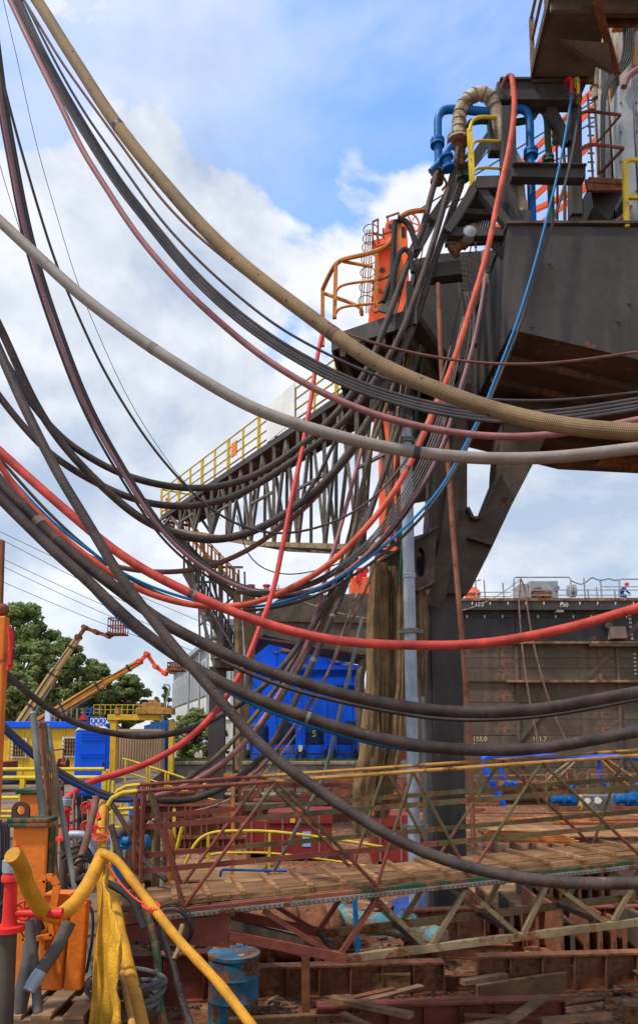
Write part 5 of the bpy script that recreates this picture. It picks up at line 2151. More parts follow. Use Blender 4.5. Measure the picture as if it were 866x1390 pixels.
# planks
nb = 4
bw = (GWID - .1) / nb
cuts = [sL - .15, gs(290), gs(415), gs(560), gs(700), gs(830), gs(1000), sE]
for r_ in range(nb):
    for i in range(len(cuts) - 1):
        jit = .22 * math.sin(r_ * 2.1 + i * 1.3)
        a = cuts[i] + (jit if i else 0) + .004
        c = cuts[i + 1] + (.22 * math.sin(r_ * 2.1 + (i + 1) * 1.3) if i < len(cuts) - 2 else 0) - .004
        b = MB()
        w0 = .05 + r_ * bw + bw / 2
        z_ = .045 + random.uniform(-.006, .008)
        b.bar(GP(a, w0, z_), GP(c, w0, z_ + random.uniform(-.004, .004)), bw - .014, .045)
        obj('plank', b, M_PLANK, GW)
for i in range(len(cuts) - 1):                  # second board below, seen edge on
    b = MB()
    b.bar(GP(cuts[i] + .01, .06, .005), GP(cuts[i + 1] - .01, .06, .005), .06, .03)
    obj('edge_board', b, M_DECK, GW)
# battens across the planks
px = 196
k = 0
while px < 1140:
    s = gs(px)
    b = MB()
    t = random.uniform(-.02, .02)
    b.bar(GP(s + .02, .02 + random.uniform(0, .03), .086), GP(s + t, GWID - .04, .09), .055, .042)
    obj('batten', b, M_PLANK, GW, bevel=.004)
    px += 45
# cross members
for xb in (320, 460, 570, 695, 808, 930, 1050):
    b = MB()
    b.bar(GP(gs(xb), .03, -.1 if xb < 400 else -.64), GP(gs(xb), GWID - .03, -.1 if xb < 400 else -.64), .05)
    obj('cross_member', b, M_BLACK2, GW)
# hanging coil of cable on the gangway end
b = MB()
cc = P(232, 1262, 7.2)
for i in range(5):
    b.ring(cc + V((random.uniform(-.03, .03), .01 * i, random.uniform(-.02, .02))), (.1, 1, .1 * random.uniform(-1, 1)), .165 + .012 * i, .008, 6, 26)
tag(obj('cable_coil', b, M_RUBBER, None, True), 'coil of thin black cable hanging from the red gangway end', 'cable')

# ---------------------------------------------------------------- dock floor clutter
random.seed(31)


def crate(label, px, py_base, w_px, h_px, depth, Y, rz=.0, lid=True, group='red crates on the dock floor'):
    c = V((P(px, 1000, Y).x, Y, 0))
    w_, h = w_px * Y / FPX, h_px * Y / FPX
    t = thing('crate', label, 'crate', c, group)
    m = Matrix.Rotation(rz, 3, 'Z')
    b = MB()
    b.box(c + V((0, depth / 2, .14 + h * .36)), (w_, depth, h * .72), m=m)
    obj('body', b, M_CRATE, t, bevel=.015)
    b = MB()
    b.box(c + V((0, depth / 2, .145 + h * .86)), (w_ + .08, depth + .08, h * .27), m=m)
    obj('lid', b, M_CRATE, t, bevel=.02)
    for s in (-.4, .4):
        b = MB()
        b.box(c + V((w_ * s, depth / 2, .07)), (.12, depth, .14), m=m)
        obj('skid', b, M_RUST, t)
    for s in (-.28, .3):
        b = MB()
        b.box(c + V((w_ * s, -.048, .14 + h * .5)), (.02, .006, h * .95), m=m)
        obj('strap', b, M_GREY, t)
    return t, c, w_, h


t, c, w_, h = crate('large dark red crate with yellow label behind the gangway', 408, 1160, 84, 58, 1.6, 21.5)
b = MB()
b.box(c + V((-w_ * .12, -.055, h * .92)), (.14, .006, .12))
obj('label', b, M_YELLOW, t)
b = MB()
b.box(c + V((w_ * .1, -.01, h * .5)), (.24, .012, .42))
obj('label', b, mat('pale_blue_label', (.25, .45, .7), .6, var=.1), t)
crate('smaller dark red crate left of the large one', 352, 1150, 32, 44, 1.4, 21.9)
crate('dark red crate standing before the brown tarpaulin', 528, 1165, 48, 62, 1.3, 20.5)

# stacked rusty shuttering at the left behind the gangway
rs = thing('steel_bulwark', 'rusty red ribbed steel bulwark behind the left end of the gangway', 'bulwark', (P(275, 0, 24).x, 24, 0))
Yr = 24.0
xa, xb_ = P(200, 0, Yr).x, P(345, 0, Yr).x
for i, (z0, z1, m_) in enumerate(((.02, .35, M_RUST), (.38, .9, M_RUST), (.93, 1.35, M_RUSTRED), (1.38, 1.75, M_RUST))):
    b = MB()
    b.span((xa - .3 * i, Yr + .1 * i, z0), (xb_ - .55 * i, Yr + .16 + .1 * i, z1))
    obj('plate', b, m_, rs)
    b = MB()
    b.span((xa - .3 * i, Yr - .12 + .1 * i, z1 - .06), (xb_ - .55 * i, Yr + .1 * i - .003, z1 + .01))
    obj('flange', b, M_RUSTRED, rs)
for i in range(22):
    x = xa + (xb_ - xa) * i / 22
    if i % 3 == 1:
        continue
    b = MB()
    b.bar((x, Yr - .07, .0), (x, Yr - .07, 1.3 if i < 16 else .88), .05)
    obj('rib', b, M_RUST, rs)
# layered rusty pontoon structure further back (steps of decks)
for k, (y0, x0, x1, z0, h) in enumerate(((27, 150, 330, 0, 1.2), (31, 250, 470, 0, 1.55), (34, 140, 420, 0, 1.3), (37, 420, 590, 0, 1.35))):
    t = thing('rusty_pontoon', ['rusty pontoon frame just behind the ribbed bulwark', 'rusty pontoon frame behind the dark red crates', 'low rusty pontoon frame near the quay wall', 'rusty pontoon frame behind the widest tarpaulin'][k], 'pontoon', (P((x0 + x1) / 2, 0, y0).x, y0, 0), 'rusty pontoon frames')
    xa, xb_ = P(x0, 0, y0).x, P(x1, 0, y0).x
    b = MB()
    b.span((xa, y0 + .3, 0), (xb_, y0 + 2.2, h * .5))
    obj('tray', b, M_RUST, t)
    for z in (h * .62, h * .98):
        b = MB()
        b.bar((xa, y0, z), (xb_, y0, z), .14, .16)
        obj('beam', b, M_RUSTRED if k % 2 else M_RUST, t)
        b = MB()
        b.bar((xa, y0 + 2.1, z), (xb_, y0 + 2.1, z), .14, .16)
        obj('beam', b, M_RUST, t)
    n = max(5, int((xb_ - xa) / .7))
    for i in range(n + 1):
        b = MB()
        x = xa + (xb_ - xa) * i / n
        b.bar((x, y0 - .02, 0), (x, y0 - .02, h + random.uniform(0, .15)), .09)
        obj('stanchion', b, M_RUST, t)
    for i in range(0, n, 2):
        b = MB()
        x = xa + (xb_ - xa) * (i + .5) / n
        b.box((x, y0 + 1, h * .7), (random.uniform(.4, .8), .8, random.uniform(.3, .6)))
        obj('hopper', b, random.choice((M_RUST, M_RUSTRED, M_BLACK2)), t, bevel=.02)
# rusty A-frame posts by the quay with orange brown posts
for k, (px, Y, top) in enumerate(((317, 16, 1050), (357, 34, 1010), (382, 34, 1015))):
    p = P(px, top, Y)
    b = MB()
    b.bar(V((p.x, Y, 0)), p, .12 if k else .07)
    b.bar(p + V((-.2, 0, -.05)), p + V((.5, 0, -.05)), .1)
    tag(obj('rusty_post', b, M_RUST if k else M_ORRAIL, None), ['thin orange rusty post in front of the red worker', 'rusty square post left of the pair before the tanks', 'rusty square post right of the pair before the tanks'][k], 'post')

# yellow hand rails around the pit behind the gangway
def rail_run(label, pts, m, r=.028, posts=(), name='guard_rail', mid=0, parts='rail'):
    c = [P(*q) for q in pts]
    t = thing(name, label, 'railing', (c[0].x, c[0].y, 0))
    b = MB()
    b.tube(spline(c, max(8, len(c) * 8), 1), r, 8)
    obj(parts, b, m, t, True)
    for i, (px, py, Y, pyb) in enumerate(posts):
        b = MB()
        b.bar(P(px, py, Y), P(px - 1, pyb, Y), r * 1.6)
        obj('post', b, m, t)
    if mid:
        b = MB()
        b.tube([q - V((0, 0, mid)) for q in spline(c, max(8, len(c) * 8), 1)], r * .7, 8)
        obj('mid_rail', b, m, t, True)
    return t


rail_run('bent yellow pit rail in front of the dark red crates', [(252, 1172, 15), (268, 1142, 15), (286, 1131, 15), (330, 1128, 15), (370, 1129, 15), (452, 1139, 15), (520, 1150, 15)], M_YRAIL, .031, ((366, 1129, 15, 1182), (283, 1132, 15, 1185)), 'pit_rail', .42)
rail_run('yellow pit rail at the left of the rusty bulwark', [(236, 1168, 14), (249, 1118, 14)], M_YRAIL, .035, ((237, 1098, 14, 1165),), 'pit_rail')
rail_run('thin blue pipe rail low behind the gangway planks', [(299, 1190, 12.5), (301, 1181, 12.5), (310, 1180.5, 12.5), (352, 1181.5, 12.5), (390, 1182, 12.5)], M_BLUE, .022, (), 'pipe_rail')
rail_run('yellow sloping ramp rail below the beige container', [(167, 1030, 27), (172, 1031, 27), (275, 1064, 27), (300, 1071, 27)], M_YRAIL, .04, ((171, 1031, 27, 1062), (200, 1041, 27, 1072), (204, 1042, 27, 1073), (225, 1049, 27, 1078), (229, 1050, 27, 1079), (250, 1057, 27, 1085), (255, 1058, 27, 1085)), 'ramp_rail', .45)

# slanted grey tube across the crates and thin ropes
for k, (a, c, Y0, Y1, r, m_, lab) in enumerate((((492, 840), (440, 1055), 11.2, 11.5, .03, M_GREYGREEN, 'upper grey green tube slanting down before the blue shed'),
                                               ((440, 1055), (372, 1182), 11.5, 12, .032, M_GREYGREEN, 'grey steel tube slanting down to the planks before the crate'))):
    b = MB()
    b.tube([P(*a, Y0), P(*c, Y1)], r, 8)
    tag(obj('steel_tube', b, m_, None, True), lab, 'tube')

# large teal pipe under the gangway
tp = thing('teal_pipe', 'large flaking teal pipe bend lying on the floor under the gangway', 'pipe', (P(500, 1250, 11.5).x, 11.5, 0))
b = MB()
b.tube(spline([PZ(452, 1232, .75), PZ(462, 1242, .7), PZ(480, 1250, .62), PZ(520, 1254, .55), PZ(560, 1262, .5), PZ(600, 1275, .45)], 30, 2), .17, 18)
obj('pipe_run', b, M_TEAL, tp, True)
b = MB()
for px, py, z in ((452, 1231, .75), (548, 1258, .52)):
    c = PZ(px, py, z)
    b.lathe(c, (.9, .3, -.1), [(.22, 0), (.22, .05), (.19, .06), (.19, .09), (.22, .1), (.22, .15)], 18)
obj('flange', b, M_TEAL, tp, True)
b = MB()
b.span(PZ(470, 1262, .3) + V((-.1, -.1, -.3)), PZ(470, 1262, .3) + V((.1, .3, .3)))
obj('saddle', b, M_RUST, tp)
b = MB()
b.span(PZ(560, 1280, .25) + V((-.1, -.1, -.25)), PZ(560, 1280, .25) + V((.1, .3, .1)))
obj('saddle', b, M_RUST, tp)
b = MB()
b.tube([V((P(482, 0, 10.6).x, 10.6, .0)), P(481, 1217, 10.6)], .035, 8)
tag(obj('blue_standpipe', b, mat('cyan_blue', (.01, .22, .5), .5, var=.2), None, True), 'short bright blue standpipe beside the teal pipe', 'pipe')
# long cyan edged girder under the left of the gangway
gd = thing('floor_girder', 'dark girder with pale blue upper edge slanting under the gangway', 'girder', (P(390, 1260, 10).x, 10, 0))
b = MB()
a, c = P(316, 1243, 10.4), P(415, 1268, 9.6)
b.bar(a - V((0, 0, .14)), c - V((0, 0, .14)), .08, .26)
obj('web', b, M_BLACK2, gd)
b = MB()
b.bar(a, c, .12, .02)
obj('edge', b, M_TEAL, gd)
b = MB()
for q in (a, c):
    b = MB()
    b.bar(q - V((0, 0, .27)), V((q.x, q.y, 0)), .1)
    obj('foot', b, M_RUST, gd)

# drum with blue rim, lower left
dr = thing('steel_drum', 'blue rimmed steel drum with dusty lid at the bottom left', 'drum', (PZ(318, 1296, .8).x, PZ(318, 1296, .8).y, 0))
c = V((PZ(318, 1296, .8).x, PZ(318, 1296, .8).y, 0))
b = MB()
b.lathe(c, (0, 0, 1), [(.3, 0), (.315, .02), (.31, .05), (.31, .27), (.32, .29), (.31, .31), (.31, .54), (.32, .56), (.31, .58), (.31, .78), (.325, .79), (.325, .83), (.3, .83)], 32)
obj('shell', b, mat('drum_blue', (.03, .14, .24), .6, var=.4, rust=.62), dr, True)
b = MB()
b.lathe(c + V((0, 0, .805)), (0, 0, 1), [(.296, 0), (.296, .012), (.29, .014)], 32)
b.lathe(c + V((.1, -.12, .815)), (0, 0, 1), [(.04, 0), (.04, .02)], 12)
obj('lid', b, mat('dusty_lid', (.32, .28, .22), .8, var=.35, rust=.3), dr)

# timber stacks, beams, tanks and scrap on the floor
scr = [(MB(), M_RUST)]


def beam(label, p, q, w_, h, m, name='steel_beam', cat='beam', group=None, I=True):
    b = MB()
    d = (q - p).normalized()
    if I:
        b.bar(p + V((0, 0, h / 2 - .01)), q + V((0, 0, h / 2 - .01)), w_, .02)
        b.bar(p - V((0, 0, h / 2 - .01)), q - V((0, 0, h / 2 - .01)), w_, .02)
        b.bar(p, q, .025, h - .042)
    else:
        b.bar(p, q, w_, h)
    return tag(obj(name, b, m, None), label, cat, group)


def floor_pt(px, py, z):
    return PZ(px, py, z)


G_SC = 'loose rusty beams on the dock floor'
for i in range(46):
    px, py = random.uniform(190, 1000), random.choice((random.uniform(1262, 1400), random.uniform(1210, 1260)))
    z = random.uniform(.08, .16)
    p = PZ(px, py, z)
    if p.x < -1.3 and p.y < 10:
        continue
    a = random.choice((random.gauss(0, .25), random.gauss(1.1, .4)))
    q = p + V((math.cos(a), math.sin(a), 0)) * random.uniform(.6, 2.0)
    s = random.uniform(.06, .12)
    beam('loose rusty steel beam lying on the dock floor below the gangway', p, q, s, 2 * z - .01, random.choice((M_RUST, M_RUST, M_RUSTRED, M_LEDGE)), group=G_SC)
for i in range(26):
    px, py = random.uniform(420, 1000), random.uniform(1265, 1400)
    z = .26 + random.uniform(0, .1)
    p = PZ(px, py, z)
    a = random.gauss(.2, .5)
    q = p + V((math.cos(a), math.sin(a), random.uniform(-.03, .03))) * random.uniform(.35, 1.15)
    b = MB()
    b.bar(p, q, random.uniform(.05, .12), random.uniform(.03, .07))
    tag(obj('timber_baulk', b, M_DECK, None), 'weathered timber baulk tossed on the scrap below the gangway', 'timber', 'timber baulks on the scrap')
# rust red vertical plate stacks at the right
for k, (px, py, n, Y) in enumerate(((775, 1190, 9, 15), (690, 1230, 6, 12.5), (840, 1235, 10, 11.8))):
    c = V((P(px, 1000, Y).x, Y, 0))
    t = thing('plate_rack', ['rack of upright rust red plates behind the right of the gangway', 'low rack of rusty plates near the crane column foot', 'rack of rusty ribbed plates at the lower right'][k], 'rack', c, 'racks of rusty plates')
    b = MB()
    b.box(c + V((0, .5, .05)), (n * .2 + .3, 1.0, .1))
    obj('base', b, M_RUST, t)
    for i in range(n):
        b = MB()
        hgt = random.uniform(.55, .95) * (1.3 if k == 0 else .9)
        b.box(c + V((-n * .1 + i * .2, .5, .1 + hgt / 2)), (.05, .9, hgt), random.uniform(-.08, .08))
        obj('plate', b, random.choice((M_RUST, M_RUST, M_BLACK2)), t)
# ribbed girders and a big rusty boiler filling the floor under the gangway
for k, (x0, x1, py, z, Y, m_, lab) in enumerate(((545, 655, 1228, .75, 12.2, M_RUST, 'ribbed rusty girder left of the crane column foot'),
                                               (180, 330, 1262, .62, 10.2, M_RUSTRED, 'ribbed oxide red girder below the left gangway end'),
                                               (640, 900, 1276, .5, 10.6, M_RUST, 'long ribbed rusty girder below the right of the gangway'),
                                               (700, 960, 1252, .7, 12.6, M_RUSTRED, 'oxide red ribbed girder behind the plate rack'),
                                               (350, 600, 1300, .42, 10.4, M_RUST, 'low ribbed rusty girder under the middle of the gangway'),
                                               (430, 760, 1352, .3, 9.3, M_RUSTRED, 'lowest oxide red girder in the foreground scrap'))):
    a, c = V((P(x0, 1000, Y).x, Y, 0)), V((P(x1, 1000, Y).x, Y + .25, 0))
    t = thing('ribbed_girder', lab, 'girder', a.lerp(c, .5))
    b = MB()
    b.bar(a + V((0, 0, z / 2)), c + V((0, 0, z / 2)), .02, z)
    obj('web', b, m_, t)
    for zz in (.015, z):
        b = MB()
        b.bar(a + V((0, 0, zz)), c + V((0, 0, zz)), .2, .028)
        obj('flange', b, m_, t)
    n = max(3, int((c - a).length / .42))
    for i in range(n + 1):
        b = MB()
        p = a.lerp(c, i / n)
        b.box(p + V((0, -.05, z / 2)), (.02, .075, z - .05))
        obj('rib', b, m_, t)
bt = thing('rusty_boiler', 'rusty brown cylinder lying under the gangway left of the teal pipe', 'tank', (P(405, 0, 11.8).x, 11.8, 0))
c = V((P(405, 0, 11.8).x, 11.8, .5))
b = MB()
b.lathe(c - V((.75, 0, 0)), (1, .12, 0), [(.1, 0), (.3, .05), (.4, .16), (.42, .3), (.42, 1.2), (.4, 1.34), (.3, 1.45), (.1, 1.5)], 26)
obj('shell', b, M_RUST, bt, True)
for s in (-.35, .35):
    b = MB()
    b.box(c + V((s, 0, -.38)), (.12, .6, .24))
    obj('cradle', b, M_BLACK2, bt)
for s in (-.42, 0, .42):
    b = MB()
    b.ring(c + V((s, .12 * s, 0)), (1, .12, 0), .425, .014, 6, 28)
    obj('hoop', b, M_RUSTRED, bt, True)
# orange timber platforms seen under and over the gangway (right)
for k, (px, py, w_, d_, z) in enumerate(((705, 1225, 2.6, 3.2, .25), (800, 1128, 7.5, 3.0, .2), (560, 1130, 2.6, 2.0, .22), (270, 1180, 3.4, 3.0, .16))):
    c = PZ(px, py, z)
    t = thing('timber_platform', ['timber platform seen through the lattice under the gangway deck', 'wide timber platform between gangway and dock wall', 'timber platform before the brown tarpaulins', 'timber platform behind the left gangway end'][k], 'platform', (c.x, c.y, 0), 'timber platforms on the dock floor')
    b = MB()
    b.box((c.x, c.y, z / 2 - .02), (w_ - .2, d_ - .2, z - .04))
    obj('bearer', b, M_BLACK2, t)
    n = int(d_ / .21)
    for i in range(n):
        b = MB()
        b.box((c.x + random.uniform(-.08, .08), c.y - d_ / 2 + (i + .5) * d_ / n, z), (w_ * random.uniform(.93, 1.02), d_ / n - .015, .05), random.uniform(-.006, .006))
        obj('plank', b, M_PLANK, t)
# orange steel sections stacked right of the column
for i in range(6):
    a, c = PZ(648 + i * 3, 1140 - i * 2.2, .3 + .05 * i), PZ(785 - i * 6, 1143 - i * 2.4, .3 + .05 * i)
    beam(['bottom', 'second', 'third', 'fourth', 'fifth', 'top'][i] + ' orange rusty steel section of the stack beside the column', a, c, .12, .10, mat('orange_rust', (.5, .16, .04), .8, var=.4, rust=.3), 'steel_section', 'section', 'orange rusty sections stacked by the column')
for i in range(5):
    a = PZ(650 + i * 26, 1152, .12)
    b = MB()
    b.span((a.x - .05, a.y - .3, 0), (a.x + .05, a.y + .8, .26))
    tag(obj('bearer_block', b, M_DECK, None), ['leftmost', 'second', 'middle', 'fourth', 'rightmost'][i] + ' timber bearer under the orange steel sections', 'block', 'bearers under the orange sections')
# long rusty bands lying across the mid floor
for i in range(22):
    px, py = random.uniform(440, 900), random.uniform(1085, 1125)
    p = PZ(px, py, .06)
    a = random.gauss(0, .12)
    q = p + V((math.cos(a), math.sin(a), 0)) * random.uniform(2, 5)
    beam('long thin rusty bar lying on the floor before the dock wall', p, q, .1, .1, random.choice((M_RUST, M_RUSTRED, MATS['orange_rust'], M_DECK)), 'steel_bar', 'bar', 'bars lying before the dock wall', I=False)

# blue pipework and pumps at the foot of the dock wall
bp_ = thing('blue_pipework', 'bright blue water pipes running along the foot of the dock wall', 'pipe', (P(700, 1030, 39).x, 39, 0))
b = MB()
b.tube(spline([V((P(656, 0, 38.5).x, 38.5, 0)), P(656, 1035, 38.5), P(657, 1029, 38.5), P(663, 1027.5, 38.5), P(780, 1027.5, 38.5), P(900, 1029, 38.5)], 60, 0), .16, 10)
obj('main_run', b, M_BRIGHTBLUE, bp_, True)
b = MB()
b.tube(spline([P(680, 1028, 38.6), P(680, 1050, 38.6), P(685, 1058, 38.6), P(688, 1068, 38.6)], 20, 1), .09, 8)
obj('branch', b, M_BRIGHTBLUE, bp_, True)
b = MB()
b.tube(spline([P(813, 1024, 38.6), P(813, 1045, 38.6), P(815, 1060, 38.6), P(822, 1066, 38.6)], 20, 1), .09, 8)
obj('branch', b, M_BRIGHTBLUE, bp_, True)
b = MB()
b.lathe(P(692, 1064, 38.5), (1, 0, 0), [(.1, 0), (.18, .04), (.18, .12), (.1, .16), (.1, .3), (.16, .32)], 12)
obj('valve', b, M_BRIGHTBLUE, bp_, True)
b = MB()
for px in (700, 760, 820, 880):
    b.bar(V((P(px, 0, 38.5).x, 38.6, 0)), P(px, 1031, 38.6), .1)
obj('stand', b, M_RUST, bp_)
cb = thing('concrete_block', 'grey concrete block with yellow end at the foot of the dock wall', 'block', (P(795, 0, 36).x, 36, 0))
Yp = 36.0
b = MB()
b.span((P(751, 0, Yp).x, Yp, .0), (P(860, 0, Yp).x, Yp + 1.2, P(0, 1080, Yp).z))
obj('block', b, mat('grey_block', (.17, .16, .15), .85, var=.4, scale=1, streak=.3), cb, bevel=.03)
b = MB()
b.span((P(738, 0, Yp).x, Yp, .0), (P(751, 0, Yp).x - .003, Yp + 1.2, P(0, 1080, Yp).z))
obj('yellow_end', b, M_YELLOW, cb, bevel=.03)
for px in (796, 811):
    b = MB()
    c = P(px, 1087, Yp - .01)
    pts = [c + V((math.cos(i * .785) * .2 * random.uniform(.6, 1.2), 0, math.sin(i * .785) * .17 * random.uniform(.6, 1.2))) for i in range(8)]
    b.prism(pts, (0, .008, 0))
    obj('paint_splash', b, M_MARK, cb)
for k, (px, Y) in enumerate(((762, 35.6), (848, 35.4))):
    t = thing('pump', ['blue pump with hoses before the yellow end of the concrete block', 'blue pump at the right end of the concrete block'][k], 'pump', (P(px, 0, Y).x, Y, 0), 'blue pumps at the dock wall')
    c = P(px, 1085, Y)
    b = MB()
    b.lathe(c - V((.5, 0, 0)), (1, 0, 0), [(.1, 0), (.24, .03), (.26, .15), (.2, .18), (.2, .5), (.3, .53), (.3, .62), (.18, .66), (.18, .85)], 18)
    obj('motor', b, M_BLUE, t, True)
    b = MB()
    b.lathe(c + V((.45, 0, 0)), (0, -1, 0), [(.3, -.12), (.36, -.08), (.36, .08), (.3, .12), (.12, .13), (.12, .3)], 18)
    b.tube(spline([c + V((.45, 0, .3)), c + V((.5, 0, .6)), c + V((.8, 0, .75))], 12, 1), .1, 10)
    obj('casing', b, M_BLUE, t, True)
    b = MB()
    b.span(c + V((-.6, -.25, -c.z)), c + V((.8, .25, -.3)))
    obj('plinth', b, M_RUST, t)
for k in range(7):
    px = 742 + k * 14
    b = MB()
    c = P(px, 1082, 36.9)
    top = P(px + random.uniform(-3, 3), 1040 + random.uniform(0, 20), 36.9)
    b.tube(spline([V((c.x, 36.9, 0)), V((c.x, 36.9, top.z - .2)), top, top + V((.35, 0, -.05)), top + V((.45, 0, -.4))], 24, 1), .04, 6)
    tag(obj('vent_pipe', b, M_RUST if k % 2 else M_LEDGE, None, True), ['leftmost', 'second', 'third', 'middle', 'fifth', 'sixth', 'rightmost'][k] + ' thin crooked vent pipe behind the concrete block', 'pipe', 'crooked vent pipes before the dock wall')
for k, (pts) in enumerate(([(740, 1070), (742, 1060), (775, 1032)], [(752, 1070), (753, 1062), (782, 1032)], [(812, 1028), (845, 1060), (860, 1072)], [(820, 1028), (860, 1056), (872, 1062)])):
    b = MB()
    b.tube(spline([P(*q, 38.0) for q in pts], 16, 1), .06, 7)
    tag(obj('slant_pipe', b, M_KHAKI if k < 2 else M_OCHRE, None, True), ['pale slanting pipe rising to the left blue branch', 'pale slanting pipe beside the first one', 'ochre slanting pipe at the right blue branch', 'ochre slanting pipe at the right edge'][k], 'pipe')
tk = thing('rust_tank', 'low rust brown tank at the wall foot left of the concrete block', 'tank', (P(700, 0, 38.8).x, 39, 0))
b = MB()
b.span((P(655, 0, 39).x, 39, .15), (P(738, 0, 39).x, 40.3, P(0, 1062, 39).z))
obj('body', b, M_RUST, tk, bevel=.15)
b = MB()
b.span((P(660, 0, 39).x, 39.1, 0), (P(734, 0, 39).x, 40.2, .15))
obj('base', b, M_BLACK2, tk)
b = MB()
b.bar(P(640, 1053, 38.2), P(880, 1050, 38.2), .07)
b.bar(P(640, 1060, 38.0), P(880, 1058, 38.0), .05)
for px in (640, 720, 800, 878):
    b.bar(V((P(px, 0, 38.2).x, 38.2, 0)), P(px, 1050, 38.2), .06)
tag(obj('pipe_rack', b, M_LEDGE, None), 'low rusty pipe rack along the foot of the dock wall', 'rack')
b = MB()
c = V((P(866, 0, 36).x + .6, 36.2, 0))
b.box(c + V((0, 0, .7)), (1.3, 1, 1.4))
b.box(c + V((0, 0, 1.5)), (1.1, .8, .2))
tag(obj('red_cabinet', b, M_RED, None, bevel=.04), 'red cabinet at the right edge by the dock wall', 'cabinet')
# concrete kerb / rusty step along the wall foot
b = MB()
b.span((P(600, 0, 40).x, 40.0, 0), (P(1200, 0, 40).x, 40.9, .35))
tag(obj('wall_kerb', b, M_RUST, None), 'rusty raised kerb along the foot of the dock wall', 'kerb')
# hose saddles behind bulwark and green pipes left
for k, (px, py, z, ln, m_) in enumerate(((345, 1080, 1.0, 4.0, M_TEAL), (350, 1094, .9, 4.0, M_BLACK2), (395, 1088, .9, 3.0, M_RUSTRED))):
    b = MB()
    p = PZ(px, py, z)
    b.tube([p - V((ln * .5, 0, 0)), p + V((ln * .5, 0, 0))], .13, 12)
    for s in (-.4, .4):
        b.span(p + V((ln * s - .08, -.1, -z)), p + V((ln * s + .08, .1, -.1)))
    tag(obj('floor_pipe', b, m_, None, True), ['pale blue green pipe on stands above the large crate', 'black pipe on stands behind the large crate', 'oxide red pipe on stands behind the crates'][k], 'pipe')
# blue tarpaulin heap under the gangway
b = MB()
n = 14
cc = PZ(570, 1215, .35)
for i in range(n):
    for j in range(n):
        x = (i / (n - 1) - .5) * 1.4
        y = (j / (n - 1) - .5) * 1.0
        z = .33 * max(0, 1 - (x / .75) ** 2 - (y / .6) ** 2) + .05 + .05 * mnoise.noise(V((x * 4, y * 4, 1)))
        b.v.append(V((cc.x + x, cc.y + y, max(.02, z))))
for i in range(n - 1):
    for j in range(n - 1):
        b.face((i * n + j, (i + 1) * n + j, (i + 1) * n + j + 1, i * n + j + 1))
bs_ = obj('blue_sheet', b, mat('dark_blue_sheet', (.02, .06, .25), .5, var=.25), None, True)
sd = bs_.modifiers.new('thick', 'SOLIDIFY')
sd.thickness = .015
tag(bs_, 'crumpled dark blue sheet on the floor under the gangway', 'sheet')

# ---------------------------------------------------------------- hoses and cables
H_TAN = mat('tan_braid', (0.43, 0.275, 0.135), 0.7, var=0.3, scale=2.2, weave=1, bump=0.5, spots=.12)
H_GREY = mat('grey_hose', (0.26, 0.215, 0.18), 0.6, var=0.14, scale=5, bump=0.06, spots=.05)
H_BLACK = mat('black_hose', (0.066, 0.046, 0.038), 0.62, var=0.42, scale=3, weave=2, bump=0.22, spots=.1, spotcol=(.17, .13, .105))
H_CABLE = mat('black_cable', (0.062, 0.05, 0.047), 0.5, var=0.2, scale=5, bump=0.05)
H_PINK = mat('dusty_pink_cable', (0.27, 0.11, 0.10), 0.55, var=0.2, scale=6, bump=0.05)
H_MAUVE = MATS['mauve_rubber']
H_RED = mat('red_hose', (0.49, 0.062, 0.044), 0.6, var=0.32, scale=4, bump=0.08, spots=.16, spotcol=(.12, .03, .025))
H_RED2 = mat('bright_red_hose', (0.52, 0.045, 0.036), 0.5, var=0.25, scale=4, bump=0.06, spots=.12, spotcol=(.16, .03, .025))
H_CORAL = mat('coral_hose', (0.54, 0.09, 0.045), 0.6, var=0.3, scale=4, bump=0.08, spots=.14, spotcol=(.18, .05, .03))
H_BLUE = mat('blue_cable', (0.002, 0.15, 0.36), 0.5, var=0.2, scale=6, bump=0.05)
H_BROWN = mat('brown_hose', (0.16, 0.07, 0.048), 0.6, var=0.3, scale=5, weave=2)
H_TAPE = mat('faded_tape', (.22, .17, .13), .7, var=.3, scale=8)
H_GREEN = mat('green_stripe', (0.01, 0.14, 0.07), 0.6, var=0.2)


def hose(label, pix, Y0, Y1, r, m, name='hose', cat='hose', group=None, n=100, sm=14, ext0=0, ext1=0, seg=12, stripe=()):
    c = path(pix, Y0, Y1, n, sm, ext0, ext1)
    if r > .012:                                # slight uneven sag and twist
        sd_ = len(label) * 1.7 + r * 90
        am = min(.016, r * .3)
        c = [p + V((mnoise.noise(p * .9 + V((sd_, 0, 0))), mnoise.noise(p * .9 + V((0, sd_, 0))), mnoise.noise(p * .9 + V((0, 0, sd_))))) * am for p in c]
    b = MB()
    b.tube(c, r, seg)
    o = obj(name, b, m, None, True)
    tag(o, label, cat, group)
    if r > .04:                                 # tape bands and scuffed joints, few per hose
        rs = random.Random(len(label) * 7 + int(r * 1000))
        for _ in range(rs.choice((1, 2, 2))):
            k = rs.randrange(int(len(c) * .18), int(len(c) * .85))
            s = MB()
            a_, d_ = c[k], (c[k + 1] - c[k]).normalized()
            h_ = rs.uniform(.5, 1.6) * r
            s.tube([a_, a_ + d_ * h_], r * 1.035, seg)
            obj('tape_band', s, rs.choice((H_CABLE, H_BROWN, H_TAPE)), o, True)
    for (t0, t1) in stripe:
        i0, i1 = int(t0 * (len(c) - 1)), int(t1 * (len(c) - 1))
        s = MB()
        s.tube([p + V((0, -.72 * r, .55 * r)) for p in c[i0:i1 + 1]], r * .17, 6)
        obj('green_stripe', s, H_GREEN, o, True)
    return c


